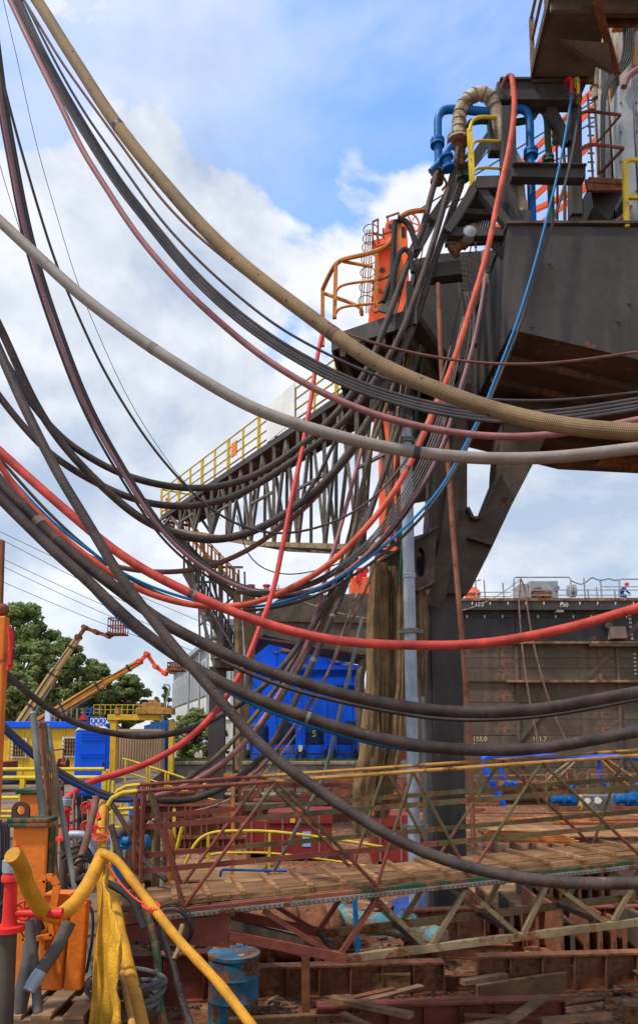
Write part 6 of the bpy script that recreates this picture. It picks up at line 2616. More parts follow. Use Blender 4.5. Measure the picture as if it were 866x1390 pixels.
hose('thick tan braided hose sweeping from the top left corner to the right edge', [(50, 0), (108, 92), (170, 182), (250, 281), (340, 370), (430, 437), (520, 497), (600, 533), (700, 566), (790, 583), (870, 588)], 7.7, 5.3, .0655, H_TAN, 'braided_hose', ext0=2.2, ext1=2.5, seg=20, n=140)
hose('thick pale grey hose sweeping from the left edge to the right edge', [(-60, 247), (0, 298), (52, 347), (104, 396), (173, 449), (242, 495), (300, 530), (357, 559), (435, 586), (520, 606), (600, 619), (677, 624), (754, 621), (866, 608)], 6.9, 6.2, .0545, H_GREY, ext0=2, ext1=2.5, seg=18, n=140)
hose('dusty pink cable hanging just below the dark cable bundle', [(14, 0), (52, 80), (87, 152), (114, 208), (149, 263), (180, 310), (222, 361), (263, 407), (304, 443), (357, 485), (400, 514), (455, 543), (520, 567), (600, 586), (661, 593), (701, 594), (747, 591), (833, 577), (870, 569)], 8.4, 6.7, .035, H_PINK, 'cable', 'cable', ext0=2, ext1=2)
base_b = [(24, 0), (55, 69), (93, 139), (132, 204), (166, 256), (208, 308), (249, 360), (304, 414), (357, 456), (411, 489), (469, 519), (538, 543), (600, 557), (661, 566), (720, 568), (784, 562), (870, 548)]
for i, (ox, lab) in enumerate(((-4.4, 'lowest'), (-1.4, 'second lowest'), (1.6, 'second highest'), (4.8, 'highest'))):
    pts = []
    for k, q in enumerate(base_b):
        t = k / (len(base_b) - 1)
        a = base_b[max(0, k - 1)]
        c = base_b[min(len(base_b) - 1, k + 1)]
        l = math.hypot(c[0] - a[0], c[1] - a[1])
        nx, ny = (c[1] - a[1]) / l, -(c[0] - a[0]) / l
        sp_k = ox * (1 + .5 * t)
        pts.append((q[0] + nx * sp_k, q[1] + ny * sp_k))
    hose(lab + ' black cable of the bundle under the tan braided hose', pts, 8.7 + .03 * i, 7.0 + .03 * i, .019, H_CABLE, 'cable', 'cable', 'black cables of the long bundle', ext0=2, ext1=2, seg=8)
hose('thin black cable crossing the sky between bundle and tan hose', [(33, 0), (66, 66), (114, 152), (166, 225), (218, 298), (250, 334), (300, 382), (322, 400), (375, 443), (440, 479), (500, 506), (560, 526), (620, 538), (674, 543), (753, 544), (870, 532)], 8.6, 7.4, .0155, H_CABLE, 'cable', 'cable', ext0=2, ext1=2, seg=8)
hose('thin cable that emerges from behind the tan hose before the black box', [(20, -20), (48, 24), (80, 78), (125, 142), (173, 208), (210, 259), (250, 304), (304, 350), (357, 391), (420, 432), (497, 463), (573, 482), (642, 493), (692, 495), (754, 493), (870, 477)], 8.8, 7.6, .0165, H_BROWN, 'cable', 'cable', ext0=2, ext1=2, seg=8)

# bundle from the upper left that bows down and rises to the crane
purp = [(-4, 100), (0, 135), (14, 208), (31, 300), (48, 365), (73, 440), (111, 540), (128, 575), (156, 624), (190, 679), (225, 728), (263, 762), (300, 787), (340, 804), (385, 808), (440, 799), (492, 758), (537, 711), (579, 648), (604, 595), (625, 525), (643, 464), (655, 400), (658, 376)]
hose('mauve cable bowing from the left edge under the bridge and up to the crane gland', purp, 9.6, 12.05, .032, H_MAUVE, 'cable', 'cable', n=140, ext0=2.5)
for i, (dx, dy, lab) in enumerate(((5, -1, 'black cable hugging the mauve cable on its upper side'), (-3, 6, 'black cable just below the mauve cable'), (9, 3, 'second black cable above the mauve cable'))):
    pts = []
    for k, q in enumerate(purp[:-2]):
        f = 1.0 if k < 14 else .75
        pts.append((q[0] + dx * f - (k > 14) * 4, q[1] + dy * f))
    pts += [(645 - 5 * i, 420), (640 - 5 * i, 396)]
    hose(lab, pts, 9.75 + .05 * i, 12.1, .020 if i else .027, H_CABLE, 'cable', 'cable', n=140, ext0=2.5, seg=8)
for i in range(4):
    o = i * 3.6
    hose(['leftmost', 'second', 'third', 'rightmost'][i] + ' thin black cable of the fan beside the coral hose', [(628 + i * 2, 430), (612 + o * .7, 500), (592 + o, 575), (566 + o, 635), (530 + o, 696), (490 + o * .8, 744), (440 + o * .6, 782 + o * .4), (380, 803 + o * .4), (320, 802 + o * .3)], 12.0, 10.8, .013, H_CABLE, 'cable', 'cable', 'fan of thin cables by the coral hose', n=60, sm=8, seg=6)
hose('slim black cable bowing in front of the access bridge', [(-12, 45), (0, 92), (21, 173), (47, 264), (80, 368), (104, 423), (139, 499), (180, 568), (215, 618), (249, 656), (278, 686), (329, 716), (376, 726), (423, 719), (470, 702), (520, 664), (560, 610), (590, 545), (612, 470)], 9.0, 12.0, .019, H_CABLE, 'cable', 'cable', n=120, ext0=2, seg=8)
hose('hair thin wire from the top left corner down to the bridge', [(5, 0), (28, 97), (48, 190), (80, 300), (107, 389), (139, 465), (173, 540), (201, 586), (250, 656), (300, 705)], 9.4, 11, .005, M_WIRE, 'wire', 'wire', ext0=2, seg=5, n=60)
hose('hair thin wire at the far left beside the mauve cable', [(-8, 190), (0, 225), (22, 294), (31, 323), (60, 415), (100, 520), (150, 625), (200, 700), (240, 745)], 9.7, 11, .005, M_WIRE, 'wire', 'wire', ext0=2, seg=5, n=60)

# big black hoses rising to the crane pipes
hose('black hose with green stripe, upper of the two before the bridge', [(-60, 395), (0, 478), (38, 541), (69, 580), (90, 600), (121, 620), (156, 639), (194, 653), (239, 662), (286, 663), (337, 650), (384, 624), (431, 586), (463, 552), (500, 500), (521, 447), (549, 371), (573, 312), (587, 258), (594, 234)], 10.6, 12.5, .055, H_BLACK, group='green striped black hoses', ext0=2, n=150, stripe=((.17, .2), (.34, .40), (.60, .64), (.74, .78)))
hose('black hose with green stripe, lower of the two before the bridge', [(-60, 455), (0, 538), (28, 574), (59, 608), (90, 631), (128, 653), (166, 672), (208, 685), (259, 688), (317, 675), (376, 641), (431, 602), (480, 556), (520, 500), (542, 458), (566, 395), (594, 309), (611, 250), (622, 200)], 10.7, 12.5, .055, H_BLACK, group='green striped black hoses', ext0=2, n=150, stripe=((.08, .12), (.38, .42), (.50, .53)))
hose('thick black hose bowing lowest before the lattice of the bridge', [(-60, 330), (0, 442), (38, 525), (69, 580), (114, 636), (149, 669), (194, 706), (239, 726), (286, 734), (337, 725), (384, 700), (431, 664), (470, 621), (506, 558), (549, 472), (566, 430), (587, 364), (604, 312), (625, 252)], 10.3, 12.6, .063, H_BLACK, ext0=2, n=150)
hose('thick black hose crossing all the others diagonally to the lower right', [(-40, 385), (0, 477), (28, 540), (52, 590), (80, 642), (107, 690), (132, 733), (163, 781), (207, 841), (259, 903), (312, 967), (364, 1020), (440, 1079), (500, 1119), (540, 1141), (615, 1172), (691, 1191), (766, 1199), (870, 1198)], 8.9, 6.9, .058, H_BLACK, ext0=2.5, ext1=2.5, n=150, seg=16)
hose('thick black hose, upper of the pair sweeping low across the blue shed', [(-60, 595), (0, 657), (35, 691), (69, 726), (104, 757), (139, 785), (177, 813), (222, 845), (273, 872), (312, 890), (364, 911), (416, 928), (468, 943), (560, 961), (600, 966), (692, 966), (754, 959), (870, 939)], 9.8, 9.3, .077, H_BLACK, group='pair of thick low black hoses', ext0=2.5, ext1=2.5, n=150, seg=16)
hose('thick black hose, lower of the pair sweeping low across the blue shed', [(-60, 610), (0, 676), (42, 717), (83, 756), (114, 783), (148, 817), (203, 864), (259, 903), (312, 932), (381, 962), (468, 990), (560, 1011), (600, 1016), (692, 1018), (784, 1008), (870, 993)], 9.6, 9.1, .074, H_BLACK, group='pair of thick low black hoses', ext0=2.5, ext1=2.5, n=150, seg=16)
hose('thin black cable running just under the upper low hose', [(300, 897), (330, 911), (380, 931), (440, 948), (500, 961), (560, 972), (620, 978), (700, 976), (780, 966), (870, 948)], 9.9, 9.5, .026, H_CABLE, 'cable', 'cable', ext1=2, n=60, seg=8)
hose('light blue cable following the underside of the lower low hose', [(-30, 640), (20, 690), (60, 735), (100, 772), (140, 818), (174, 851), (222, 884), (281, 921), (329, 951), (399, 979), (468, 1000), (520, 1013), (600, 1021), (700, 1020), (772, 1006), (815, 998), (870, 985)], 9.75, 9.3, .023, H_BLUE, 'cable', 'cable', ext0=2, ext1=2)
hose('thick red hose sweeping low from the left edge to the right edge', [(-50, 568), (0, 611), (52, 659), (104, 704), (156, 746), (208, 780), (277, 813), (330, 836), (385, 855), (440, 867), (520, 875), (600, 876), (680, 870), (754, 856), (810, 842), (870, 824)], 9.3, 8.9, .058, H_RED, ext0=2.5, ext1=2.5, n=140, seg=16)
hose('coral red hose dropping from the crane top and bowing out to the left edge', [(694, 105), (697, 120), (698, 141), (691, 198), (680, 250), (663, 330), (642, 406), (608, 510), (575, 590), (554, 635), (527, 680), (485, 729), (440, 772), (400, 796), (350, 817), (300, 825), (242, 818), (194, 804), (139, 771), (80, 723), (35, 679), (0, 630), (-40, 570)], 11.75, 10.4, .047, H_CORAL, ext1=2, n=170, seg=14)
hose('blue cable dropping from the crane frame and bowing out to the left', [(776, 128), (772, 152), (758, 230), (733, 329), (715, 395), (698, 446), (680, 492), (660, 545), (644, 580), (627, 611), (603, 656), (572, 694), (527, 736), (485, 769), (435, 799), (370, 822), (299, 823), (236, 807), (180, 786), (145, 764), (104, 735), (69, 707), (35, 672), (0, 632)], 11.85, 10.6, .022, H_BLUE, 'cable', 'cable', ext1=2, n=150, seg=10)
hose('black cable following the blue cable down from the crane frame', [(786, 141), (780, 190), (772, 230), (756, 285), (741, 329), (722, 395), (704, 448), (684, 496), (662, 550), (640, 594), (612, 650), (574, 702), (530, 745), (485, 779), (435, 808), (380, 826), (320, 831), (260, 822), (200, 800), (150, 770), (100, 728), (60, 690), (0, 622)], 11.9, 10.7, .024, H_CABLE, 'cable', 'cable', n=110, seg=8)
hose('brown hose bowing left behind the thick red hose', [(506, 560), (490, 600), (463, 633), (416, 688), (376, 720), (337, 747), (290, 768), (260, 775), (211, 777), (170, 773), (121, 757), (60, 715), (0, 645), (-30, 610)], 12.0, 10.9, .04, H_BROWN, ext1=2, n=90)
hose('bright red hose dropping past the bridge down to the red standpipe', [(438, 450), (431, 480), (424, 530), (415, 582), (404, 640), (392, 696), (372, 800), (352, 854), (338, 892), (322, 923), (300, 957), (281, 980), (240, 1015), (185, 1043), (129, 1059), (103, 1067), (93, 1076), (90.5, 1086)], 12.6, 8.2, .038, H_RED2, n=130, seg=14)

# dense drop of hoses before the lattice and the crane knee
H_OB = mat('olive_brown_hose', (.13, .09, .045), .7, var=.35, scale=5, weave=2)
drops = [([(548, 472), (522, 560), (503, 610), (492, 664), (472, 754), (455, 812), (430, 862), (395, 925), (350, 990), (300, 1040), (262, 1070)], .04, H_OB, 'olive brown hose dropping steeply left of the coral hose'),
         ([(566, 440), (552, 530), (530, 619), (510, 674), (478, 754), (454, 806), (420, 858), (380, 925), (336, 985), (285, 1035), (240, 1066)], .034, H_OB, 'second olive brown hose dropping beside the first one'),
         ([(540, 470), (520, 540), (505, 600), (498, 680), (494, 745)], .032, H_BLACK, 'short dark hose dropping to the bottom chord of the bridge'),
         ([(556, 500), (545, 580), (535, 650), (520, 720), (500, 790), (470, 860), (436, 930), (400, 985), (356, 1040), (320, 1072)], .024, H_BROWN, 'slim brown hose dropping to the right of the olive ones'),
         ([(532, 440), (505, 505), (480, 556), (452, 606), (430, 650), (400, 690), (352, 738), (300, 765)], .034, H_BLACK, 'dark hose leaving the crane parallel to the bridge hoses'),
         ([(575, 470), (566, 560), (556, 640), (548, 720), (542, 790)], .03, M_PIPEGREEN, 'dark green hose dropping straight down before the tarpaulins'),
         ([(520, 470), (512, 540), (488, 610), (480, 690), (470, 742)], .02, M_WIRE, 'thin dark cable dropping to the bridge lattice')]
for pts, r_, m_, lab in drops:
    hose(lab, pts, 12.9, 13.0 if len(pts) < 9 else 10.2, r_, m_, n=80, sm=4)

# steep hoses running down behind the low pair
hose('dark hose hanging in a shallow bow over the yellow cabin up to the crane', [(-30, 875), (11, 916), (44, 946), (92, 979), (148, 996), (203, 1001), (259, 990), (300, 973), (329, 954), (360, 931), (399, 885), (433, 836), (470, 760), (506, 680), (540, 590), (556, 520)], 8.6, 12.6, .042, H_BLACK, n=110, ext0=1.5)
hose('dark hose slanting from the crane down behind the gangway rail', [(570, 470), (540, 580), (505, 690), (474, 780), (450, 840), (419, 909), (374, 1006), (343, 1044), (314, 1066), (288, 1079), (259, 1089), (230, 1091), (205, 1088), (188, 1080)], 12.6, 9.4, .045, H_BLACK, n=90)
hose('pinkish hose slanting from the bridge down to the gangway', [(490, 610), (470, 690), (440, 790), (416, 875), (392, 920), (354, 982), (312, 1030), (260, 1063), (225, 1079), (200, 1083)], 12.4, 9.2, .034, H_PINK, n=80)
hose('olive hose rising steeply behind the coral hose to the crane', [(585, 352), (566, 430), (552, 500), (540, 560), (520, 640), (495, 720), (470, 790), (440, 850)], 12.75, 13.1, .034, M_OLIVE, n=60)
hose('brown pipe rising steeply beside the olive hose', [(548, 380), (535, 430), (520, 520), (500, 620), (470, 740), (440, 830), (420, 880)], 13.2, 13.2, .03, H_BROWN, n=60)
for i, (a, c) in enumerate((((575, 330), (548, 470)), ((540, 410), (522, 560)), ((556, 420), (530, 640)), ((640, 330), (575, 640)))):
    hose(['thin rusty rod beside the upper black hoses', 'thin pale rod under the orange railing', 'thin cord hanging before the platform knee', 'thin cord running down beside the coral hose'][i], [a, ((a[0] + c[0]) / 2, (a[1] + c[1]) / 2 + 2), c], 12.5, 12.7, .011, [M_RUST, M_INSUL, M_INSUL, M_WIRE][i], 'cord', 'cord', n=16, sm=0, seg=5)
hose('thin pale rope slanting across the blue shed', [(490, 790), (471, 840), (426, 958), (385, 1020), (340, 1068), (300, 1092), (250, 1104), (190, 1106)], 11.5, 9.5, .010, M_INSUL, 'rope', 'rope', n=60, seg=6)
hose('pale rope from the wall rail down to the left behind the column', [(706, 786), (690, 800), (660, 817), (640, 826), (600, 834), (520, 842), (450, 830), (400, 812)], 40.0, 40.0, .03, M_INSUL, 'rope', 'rope', n=50, seg=6)
for i, pts in enumerate(([(706, 786), (704, 815), (706, 850), (711, 900), (722, 970), (731, 1012)], [(706, 785), (711, 790), (716, 830), (730, 900), (748, 960), (768, 1006)])):
    hose(['left rusty rope hanging down the dock wall', 'right rusty rope hanging down the dock wall'][i], pts, 39.6, 39.6, .045, mat('rusty_rope', (.22, .13, .09), .8, var=.3), 'rope', 'rope', n=50, seg=6)
hose('sagging wire between bridge and dock gantry', [(322, 700), (340, 760), (380, 780), (440, 772), (500, 750)], 20, 20, .018, M_WIRE, 'wire', 'wire', n=40, seg=5)
hose('dark cable bundle at the lower left sloping to the yellow rail', [(-30, 950), (7, 986), (48, 1023), (85, 1050), (115, 1066), (140, 1077), (165, 1084), (195, 1082)], 7.2, 8.0, .035, H_CABLE, 'cable', 'cable', n=60, ext0=1)
hose('navy cable beside the dark bundle at the lower left', [(-30, 957), (7, 992), (48, 1029), (85, 1056), (112, 1070), (140, 1083), (165, 1088), (195, 1084)], 7.1, 7.9, .022, mat('navy_cable', (.015, .04, .14), .5, var=.2), 'cable', 'cable', n=60, ext0=1)
hose('small coral pipe elbow at the top of the crane frame', [(695, 132), (695, 112), (694, 103), (690, 102), (684, 110), (681, 120)], 12.0, 12.4, .04, M_RUSTRED, 'pipe', 'pipe', n=24, sm=1)
for i, (px, m_) in enumerate(((774, M_RED), (783, M_YRAIL))):
    t = thing('hose_gooseneck', ['small red gooseneck on the right of the crane frame', 'small yellow gooseneck on the right of the crane frame'][i], 'pipe', P(px, 130, 12.0))
    b = MB()
    b.tube(spline([P(px + 1, 128 + 12 * i, 11.9), P(px + 1, 112, 11.9), P(px, 106.5, 11.95), P(px - 6 + 2 * i, 109, 12.1), P(px - 7 + 3 * i, 118, 12.35)], 20, 1), .028, 8)
    obj('neck', b, m_, t, True)
    b = MB()
    b.lathe(P(px + 1, 127 + 3 * i, 11.9), (0, 0, -1), [(.03, 0), (.065, .01), (.065, .04), (.035, .05), (.035, .09), (.055, .1), (.055, .13)], 12)
    obj('collar', b, M_RUST, t, True)

# ---------------------------------------------------------------- left foreground
random.seed(41)
# orange post at the left edge
op = thing('orange_post', 'tall orange steel post with rusty brown extension at the left edge', 'post', (P(4, 1000, 6.2).x, 6.2, QZ))
b = MB()
b.prism([V((P(-45, 1100, 6.1).x, 6.1, QZ)), V((P(-5, 1100, 6.1).x, 6.1, QZ)), P(8, 836, 6.1), P(-28, 836, 6.1)], (0, .1, 0))
obj('post', b, M_ORANGE, op, bevel=.012)
b = MB()
b.bar(P(-1, 838, 6.25), P(2, 734, 6.25), .05)
obj('extension', b, M_RUST, op)
b = MB()
b.lathe(P(3, 832, 6.2), (0, 0, 1), [(.02, -.02), (.05, .0), (.06, .03), (.05, .06), (.02, .08)], 12)
obj('knob', b, M_RUSTRED, op, True)
b = MB()
b.tube(path([(15, 852), (18, 868), (15, 888), (17, 905)], 6.05, None, 14, 1), .012, 6)
b.tube(path([(13, 850), (15, 880), (12, 910)], 6.04, None, 14, 1), .016, 6)
b.box(P(14, 893, 6.03), (.03, .03, .12))
obj('red_rag', b, M_RED, op, True)

# yellow railing on the quay
yq = thing('quay_railing', 'yellow tubular railing along the quay before the blue toilet', 'railing', (P(75, 0, 12.5).x, 12.5, QZ))
b = MB()
for (y0, Y, x1) in ((1044.5, 13.2, 142), (1056, 12.2, 142), (1083, 12.2, 60), (1102, 12.2, 60), (1109, 13.2, 60)):
    b.tube([P(-80, y0, Y), P(x1, y0 - .5, Y)], .034 if y0 < 1060 else .028, 8)
obj('rail', b, M_YRAIL, yq, True)
for px, y0, Y in ((31, 1057, 12.2), (-40, 1057, 12.2), (142, 1047, 12.2), (55, 1046, 13.2), (147, 1044, 13.2)):
    b = MB()
    b.bar(P(px + 1, y0, Y), V((P(px, 1100, Y).x - .04, Y, QZ)), .075)
    obj('post', b, M_YRAIL, yq)
# second yellow rails right of toilet
rail_run('short yellow rail run between the toilet and the gangway end', [(120, 1105, 11), (150, 1104, 11), (190, 1105, 11)], M_YRAIL, .03, ((122, 1095, 11, 1150), (165, 1090, 11, 1150)), 'short_rail', .2)

# orange tank box with green rim and lifting lug
tb = thing('orange_tank', 'orange steel tank with green rim and brown lifting lug', 'tank', (P(42, 1200, 5.6).x, 5.9, QZ))
yk = 5.6
z1 = P(40, 1117, yk).z
b = MB()
b.span((P(15, 1200, yk).x, yk, QZ), (P(62, 1200, yk).x, yk + .1, z1))
obj('body', b, M_ORANGE, tb, bevel=.012)
b = MB()
b.span((P(12, 1117, yk).x, yk - .04, z1 + .002), (P(69, 1117, yk).x, yk + .16, P(40, 1117, yk).z + .035))
b.span((P(12, 1117, yk).x, yk - .045, z1 - .03), (P(69, 1117, yk).x, yk - .003, z1 + .001))
obj('rim', b, M_GREEN, tb, bevel=.008)
b = MB()
b.span((P(63, 1200, yk).x, yk + .02, QZ), (P(68, 1200, yk).x, yk + .1, z1 - .032))
obj('corner_post', b, M_GREEN, tb, bevel=.01)
b = MB()
pc_ = P(28, 1100, yk + .05)
n = 24
inn, out_ = [], []
for i in range(n):
    a = 2 * math.pi * i / n
    inn.append(pc_ + V((math.cos(a) * .033, 0, math.sin(a) * .033)))
    x, z = math.cos(a), math.sin(a)
    if z >= 0:
        out_.append(pc_ + V((x * .066, 0, z * .066)))
    else:
        k = min(.066 / max(abs(x), 1e-6), .095 / max(abs(z), 1e-6))
        out_.append(pc_ + V((x * k, 0, z * k)))
for i in range(n):
    j = (i + 1) % n
    k = len(b.v)
    q = [inn[i], out_[i], out_[j], inn[j]]
    b.v += q + [p + V((0, .03, 0)) for p in q]
    b.face((k, k + 1, k + 2, k + 3))
    b.face((k + 7, k + 6, k + 5, k + 4))
    b.face((k + 1, k + 5, k + 6, k + 2))
    b.face((k + 3, k + 7, k + 4, k))
obj('lifting_lug', b, mat('brown_lug', (.10, .035, .03), .6, var=.3, rust=.2), tb)
text('red_letter', 'C', .075, M_RED, P(13.5, 1157, yk - .012) + V((.03, 0, 0)), (R(90), 0, 0), tb)

# red standpipe in front of it, with grey collar and flange; yellow lay-flat hose hangs from it
def standpipe(label, px, Y, ytop, r, yb, base_z=QZ, hose_collar=True):
    c = P(px, ytop, Y)
    t = thing('red_standpipe', label, 'standpipe', V((c.x, Y, base_z)), 'red standpipes')
    zb_ = P(px, yb, Y).z
    b = MB()
    b.lathe(V((c.x, Y, zb_)), (0, 0, 1), [(r * 2.2, 0), (r * 2.2, .03), (r * 1.15, .035), (r, .08), (r * .9, c.z - zb_ - .06), (r * 1.35, c.z - zb_ - .05), (r * 1.35, c.z - zb_ - .02), (r, c.z - zb_)], 22)
    obj('pipe', b, M_RED, t, True)
    b = MB()
    b.lathe(V((c.x, Y, c.z + .001)), (0, 0, 1), [(r * 1.25, 0), (r * 1.3, .01), (r * 1.3, .07), (r * .9, .075), (r * .9, .1)], 20)
    obj('coupling', b, M_GALV, t, True)
    b = MB()
    b.lathe(V((c.x, Y, base_z)), (0, 0, 1), [(r * 1.15, 0), (r * 1.15, zb_ - base_z - .005), (r * 1.05, zb_ - base_z - .003)], 18)
    obj('pedestal', b, M_BLACK2, t)
    b = MB()
    z = zb_ + (c.z - zb_) * .3
    b.lathe(V((c.x + r, Y, z)), (1, 0, 0), [(r * .55, 0), (r * .55, .12), (r * .85, .125), (r * .85, .16), (r * .55, .165), (r * .55, .2), (r * .8, .22), (r * .8, .27)], 14)
    obj('outlet', b, M_RED, t, True)
    return t


standpipe('red standpipe with grey collar at the left edge under the drooping yellow hose', 16, 4.5, 1184, .04, 1264)
standpipe('red standpipe that receives the bright red hose behind the grey poles', 90.5, 8.2, 1094, .045, 1140)
st_ = bpy.data.objects['red_standpipe.001']
for dz in (-.3, -.06):
    b = MB()
    c = P(90.5, 1105, 8.2)
    b.lathe(c + V((.05, 0, dz - .1)), (1, 0, 0), [(.03, 0), (.03, .16), (.05, .165), (.05, .2), (.03, .21), (.03, .25), (.06, .26), (.06, .32)], 14)
    obj('side_branch', b, M_RED, st_, True)

H_YEL = mat('yellow_layflat_hose', (.52, .235, .018), .6, var=.22, scale=6, bump=.15, spots=.2, spotcol=(.22, .11, .04))
M_YCAN = mat('yellow_canvas', (.60, .30, .02), .75, var=.3, scale=5, bump=.3, streak=.5, streakcol=(.34, .16, .02))


def layflat(label, pts, Y0, Y1, w_px0, w_px1, name='yellow_hose', flat=.55, n=60, sm=6, ends=True):
    c = path(pts, Y0, Y1, n, sm)
    b = MB()
    rs_ = []
    for i in range(len(c)):
        t = i / (len(c) - 1)
        wpx = w_px0 + (w_px1 - w_px0) * t
        rs_.append(wpx / 2 * c[i].y / FPX * (1 + .05 * math.sin(i * .9) * (.5 + .5 * math.sin(i * .23))))
    b.tube(c, rs_, 16)
    return tag(obj(name, b, H_YEL, None, True), label, 'hose')


layflat('yellow hose drooping in a U from the red standpipe to the yellow rail', [(17, 1160), (26, 1168), (34, 1192), (44, 1215), (56, 1234), (72, 1244), (86, 1240), (102, 1226), (118, 1204), (128, 1186), (136, 1168), (141, 1158)], 4.1, 5.1, 22, 18, n=60)
layflat('long yellow hose laid along the rail towards the camera, scuffed and taped', [(141, 1090), (139, 1115), (137, 1135), (140, 1158), (146, 1180), (151, 1205), (156, 1232), (161, 1258), (166, 1284), (172, 1310), (180, 1345), (192, 1400), (210, 1470)], 8.6, 3.4, 10, 28, n=70)
layflat('yellow hose slanting down to the right, tied with red string', [(141, 1159), (150, 1160), (160, 1168), (176, 1190), (196, 1216), (208, 1232), (222, 1250), (244, 1278), (268, 1303), (300, 1338), (340, 1390), (420, 1490)], 5.0, 3.9, 12, 14, n=60)
rst = thing('red_string', 'thin red string tying the yellow hoses', 'string', P(138, 1132, 6.4))
M_STR = mat('red_string', (.7, .06, .03), .7, var=.1)
for cpt, Y, rr in (((138, 1128), 6.6, .07), ((137.5, 1137), 6.3, .07), ((204, 1228), 4.75, .05), ((207, 1230), 4.74, .05)):
    b = MB()
    b.ring(P(*cpt, Y), (.1, -.3, 1), rr * .9, .006, 5, 20)
    obj('loop', b, M_STR, rst, True)
for i in range(3):
    b = MB()
    b.tube(path([(138, 1128), (132 - i * 3, 1120), (131 - i * 2, 1134 + i * 3), (139, 1136)], 6.4, None, 16, 1), .005, 5)
    obj('loose_end', b, M_STR, rst, True)
b = MB()
b.tube(path([(145, 1170), (165, 1200), (190, 1224), (203, 1228), (213, 1235)], 5.0, 4.7, 20, 1), .006, 5)
obj('long_end', b, M_STR, rst, True)
# yellow canvas sheet hanging under the rail hose
n = 18
b = MB()
n = 40
for i in range(n):
    t = i / (n - 1)
    for j in range(7):
        s = j / 6
        xt, yt = 138 + 28 * t, 1160 + 128 * t
        xb_, yb_ = 120 + 44 * t, 1400
        Y = 5.15 - .95 * t
        p, q = P(xt, yt, Y + .02), P(xb_, yb_, Y - .05)
        b.v.append(p.lerp(q, s) + V((.014 * math.sin(t * 17 + s * 2) + .03 * mnoise.noise(V((t * 5, s * 3, 2))), .02 * math.sin(t * 11 + s * 3) + .05 * mnoise.noise(V((t * 7, s * 2, 5))), 0)))
for i in range(n - 1):
    for j in range(6):
        b.face((i * 7 + j, (i + 1) * 7 + j, (i + 1) * 7 + j + 1, i * 7 + j + 1))
ysh = obj('yellow_canvas', b, M_YCAN, None, True)
sd = ysh.modifiers.new('thick', 'SOLIDIFY')
sd.thickness = .012
tag(ysh, 'yellow canvas sheet hanging below the taped yellow hose', 'sheet')
# rail that carries it
rr_ = thing('hose_rail', 'rusty yellow rail under the long yellow hose at the gangway end', 'railing', (P(150, 0, 6.5).x, 6.5, QZ))
b = MB()
b.tube(path([(146, 1083), (143, 1120), (143, 1165), (152, 1220), (168, 1330), (190, 1440)], 9.0, 3.5, 40, 3), .02, 8)
obj('rail', b, M_OCHRE, rr_, True)
for (px, py, Y) in ((146, 1088, 8.9), (143, 1160, 5.3)):
    b = MB()
    p = P(px, py, Y)
    b.bar(p, V((p.x, p.y, QZ)), .045)
    obj('post', b, M_OCHRE, rr_)

# two galvanised poles leaning, with rusty ladder-like iron between
for k, (a, c, w_) in enumerate((((45.5, 967), (70, 1240), 9.0), ((64, 984), (108, 1240), 7.6))):
    t = thing('scaffold_pole', ['left grey green scaffold pole leaning before the yellow cabin', 'right grey scaffold pole with rusty clamp leaning before the yellow cabin'][k], 'pole', P(c[0], c[1], 6.3 + .2 * k), 'leaning scaffold poles')
    p, q = P(*a, 6.6 + .2 * k), P(*c, 6.1 + .2 * k)
    q = p + (q - p) * ((p.z - QZ) / (p.z - q.z))
    r_ = w_ / 2 * 6.5 / FPX
    b = MB()
    b.tube([p, q], r_, 14)
    obj('tube', b, M_GREYGREEN, t, True)
    b = MB()
    b.tube([p, p + (p - q).normalized() * -.015], r_ * 1.08, 14)
    obj('rim', b, M_GALV, t, True)
rc = thing('rusty_bracket', 'rusty brown angle iron between the two leaning poles', 'bracket', P(68, 1200, 6.5))
b = MB()
p, q = P(55, 980, 6.75), P(82, 1240, 6.25)
q = p + (q - p) * ((p.z - QZ) / (p.z - q.z))
b.bar(p, q, .03, .05)
b.bar(P(53, 984, 6.7), P(64, 984, 6.8), .035)
obj('angle_iron', b, M_RUST, rc)
b = MB()
for i in range(5):
    b.tube(path([(60 + i * 1.6, 990 + i * 8), (64 + i * 2.6, 1030), (69 + i * 2, 1070), (73 + i * 1.5, 1120)], 6.65, 6.4, 14, 1), .007, 5)
obj('hanging_cord', b, M_BURLAP, rc, True)

# orange bin with handle, hoses thrown in
ob = thing('orange_skip', 'battered orange steel skip with bow handle under the drooping yellow hose', 'skip', (P(88, 1280, 4.5).x, 4.6, QZ))
yk = 4.95
b = MB()
b.prism([P(58, 1214, yk), P(96, 1214, yk), P(94, 1226, yk), P(84, 1345, yk), P(50, 1345, yk)], (0, .16, 0))
b.prism([P(98, 1221, yk - .03), P(119, 1224, yk - .03), P(110, 1345, yk - .03), P(86, 1345, yk - .03)], (0, .08, 0))
obj('body', b, M_ORANGE, ob, bevel=.01)
b = MB()
pts = [(57, 1212), (58, 1195), (64, 1191), (72, 1191), (78, 1201), (73, 1235), (66, 1290)]
for a, c in zip(pts, pts[1:]):
    b.bar(P(*a, yk - .06), P(*c, yk - .06), .045, .02, up=V((0, 1, 0)))
obj('bow_handle', b, M_ORANGE, ob)
b = MB()
for a, c in (((19, 1254), (32, 1277)), ((32, 1277), (72, 1270)), ((72, 1270), (68, 1240)), ((19, 1254), (45, 1252)), ((88, 1250), (80, 1320))):
    b.bar(P(*a, yk - .15), P(*c, yk - .15), .03, .03)
obj('lower_frame', b, M_ORANGE, ob)
b = MB()
b.ring(P(113, 1252, yk - .02), (0, 1, 0), .02, .005, 5, 14)
b.ring(P(120, 1226, yk - .02), (0, 1, 0), .02, .005, 5, 14)
obj('eye', b, M_RUST, ob)
b = MB()
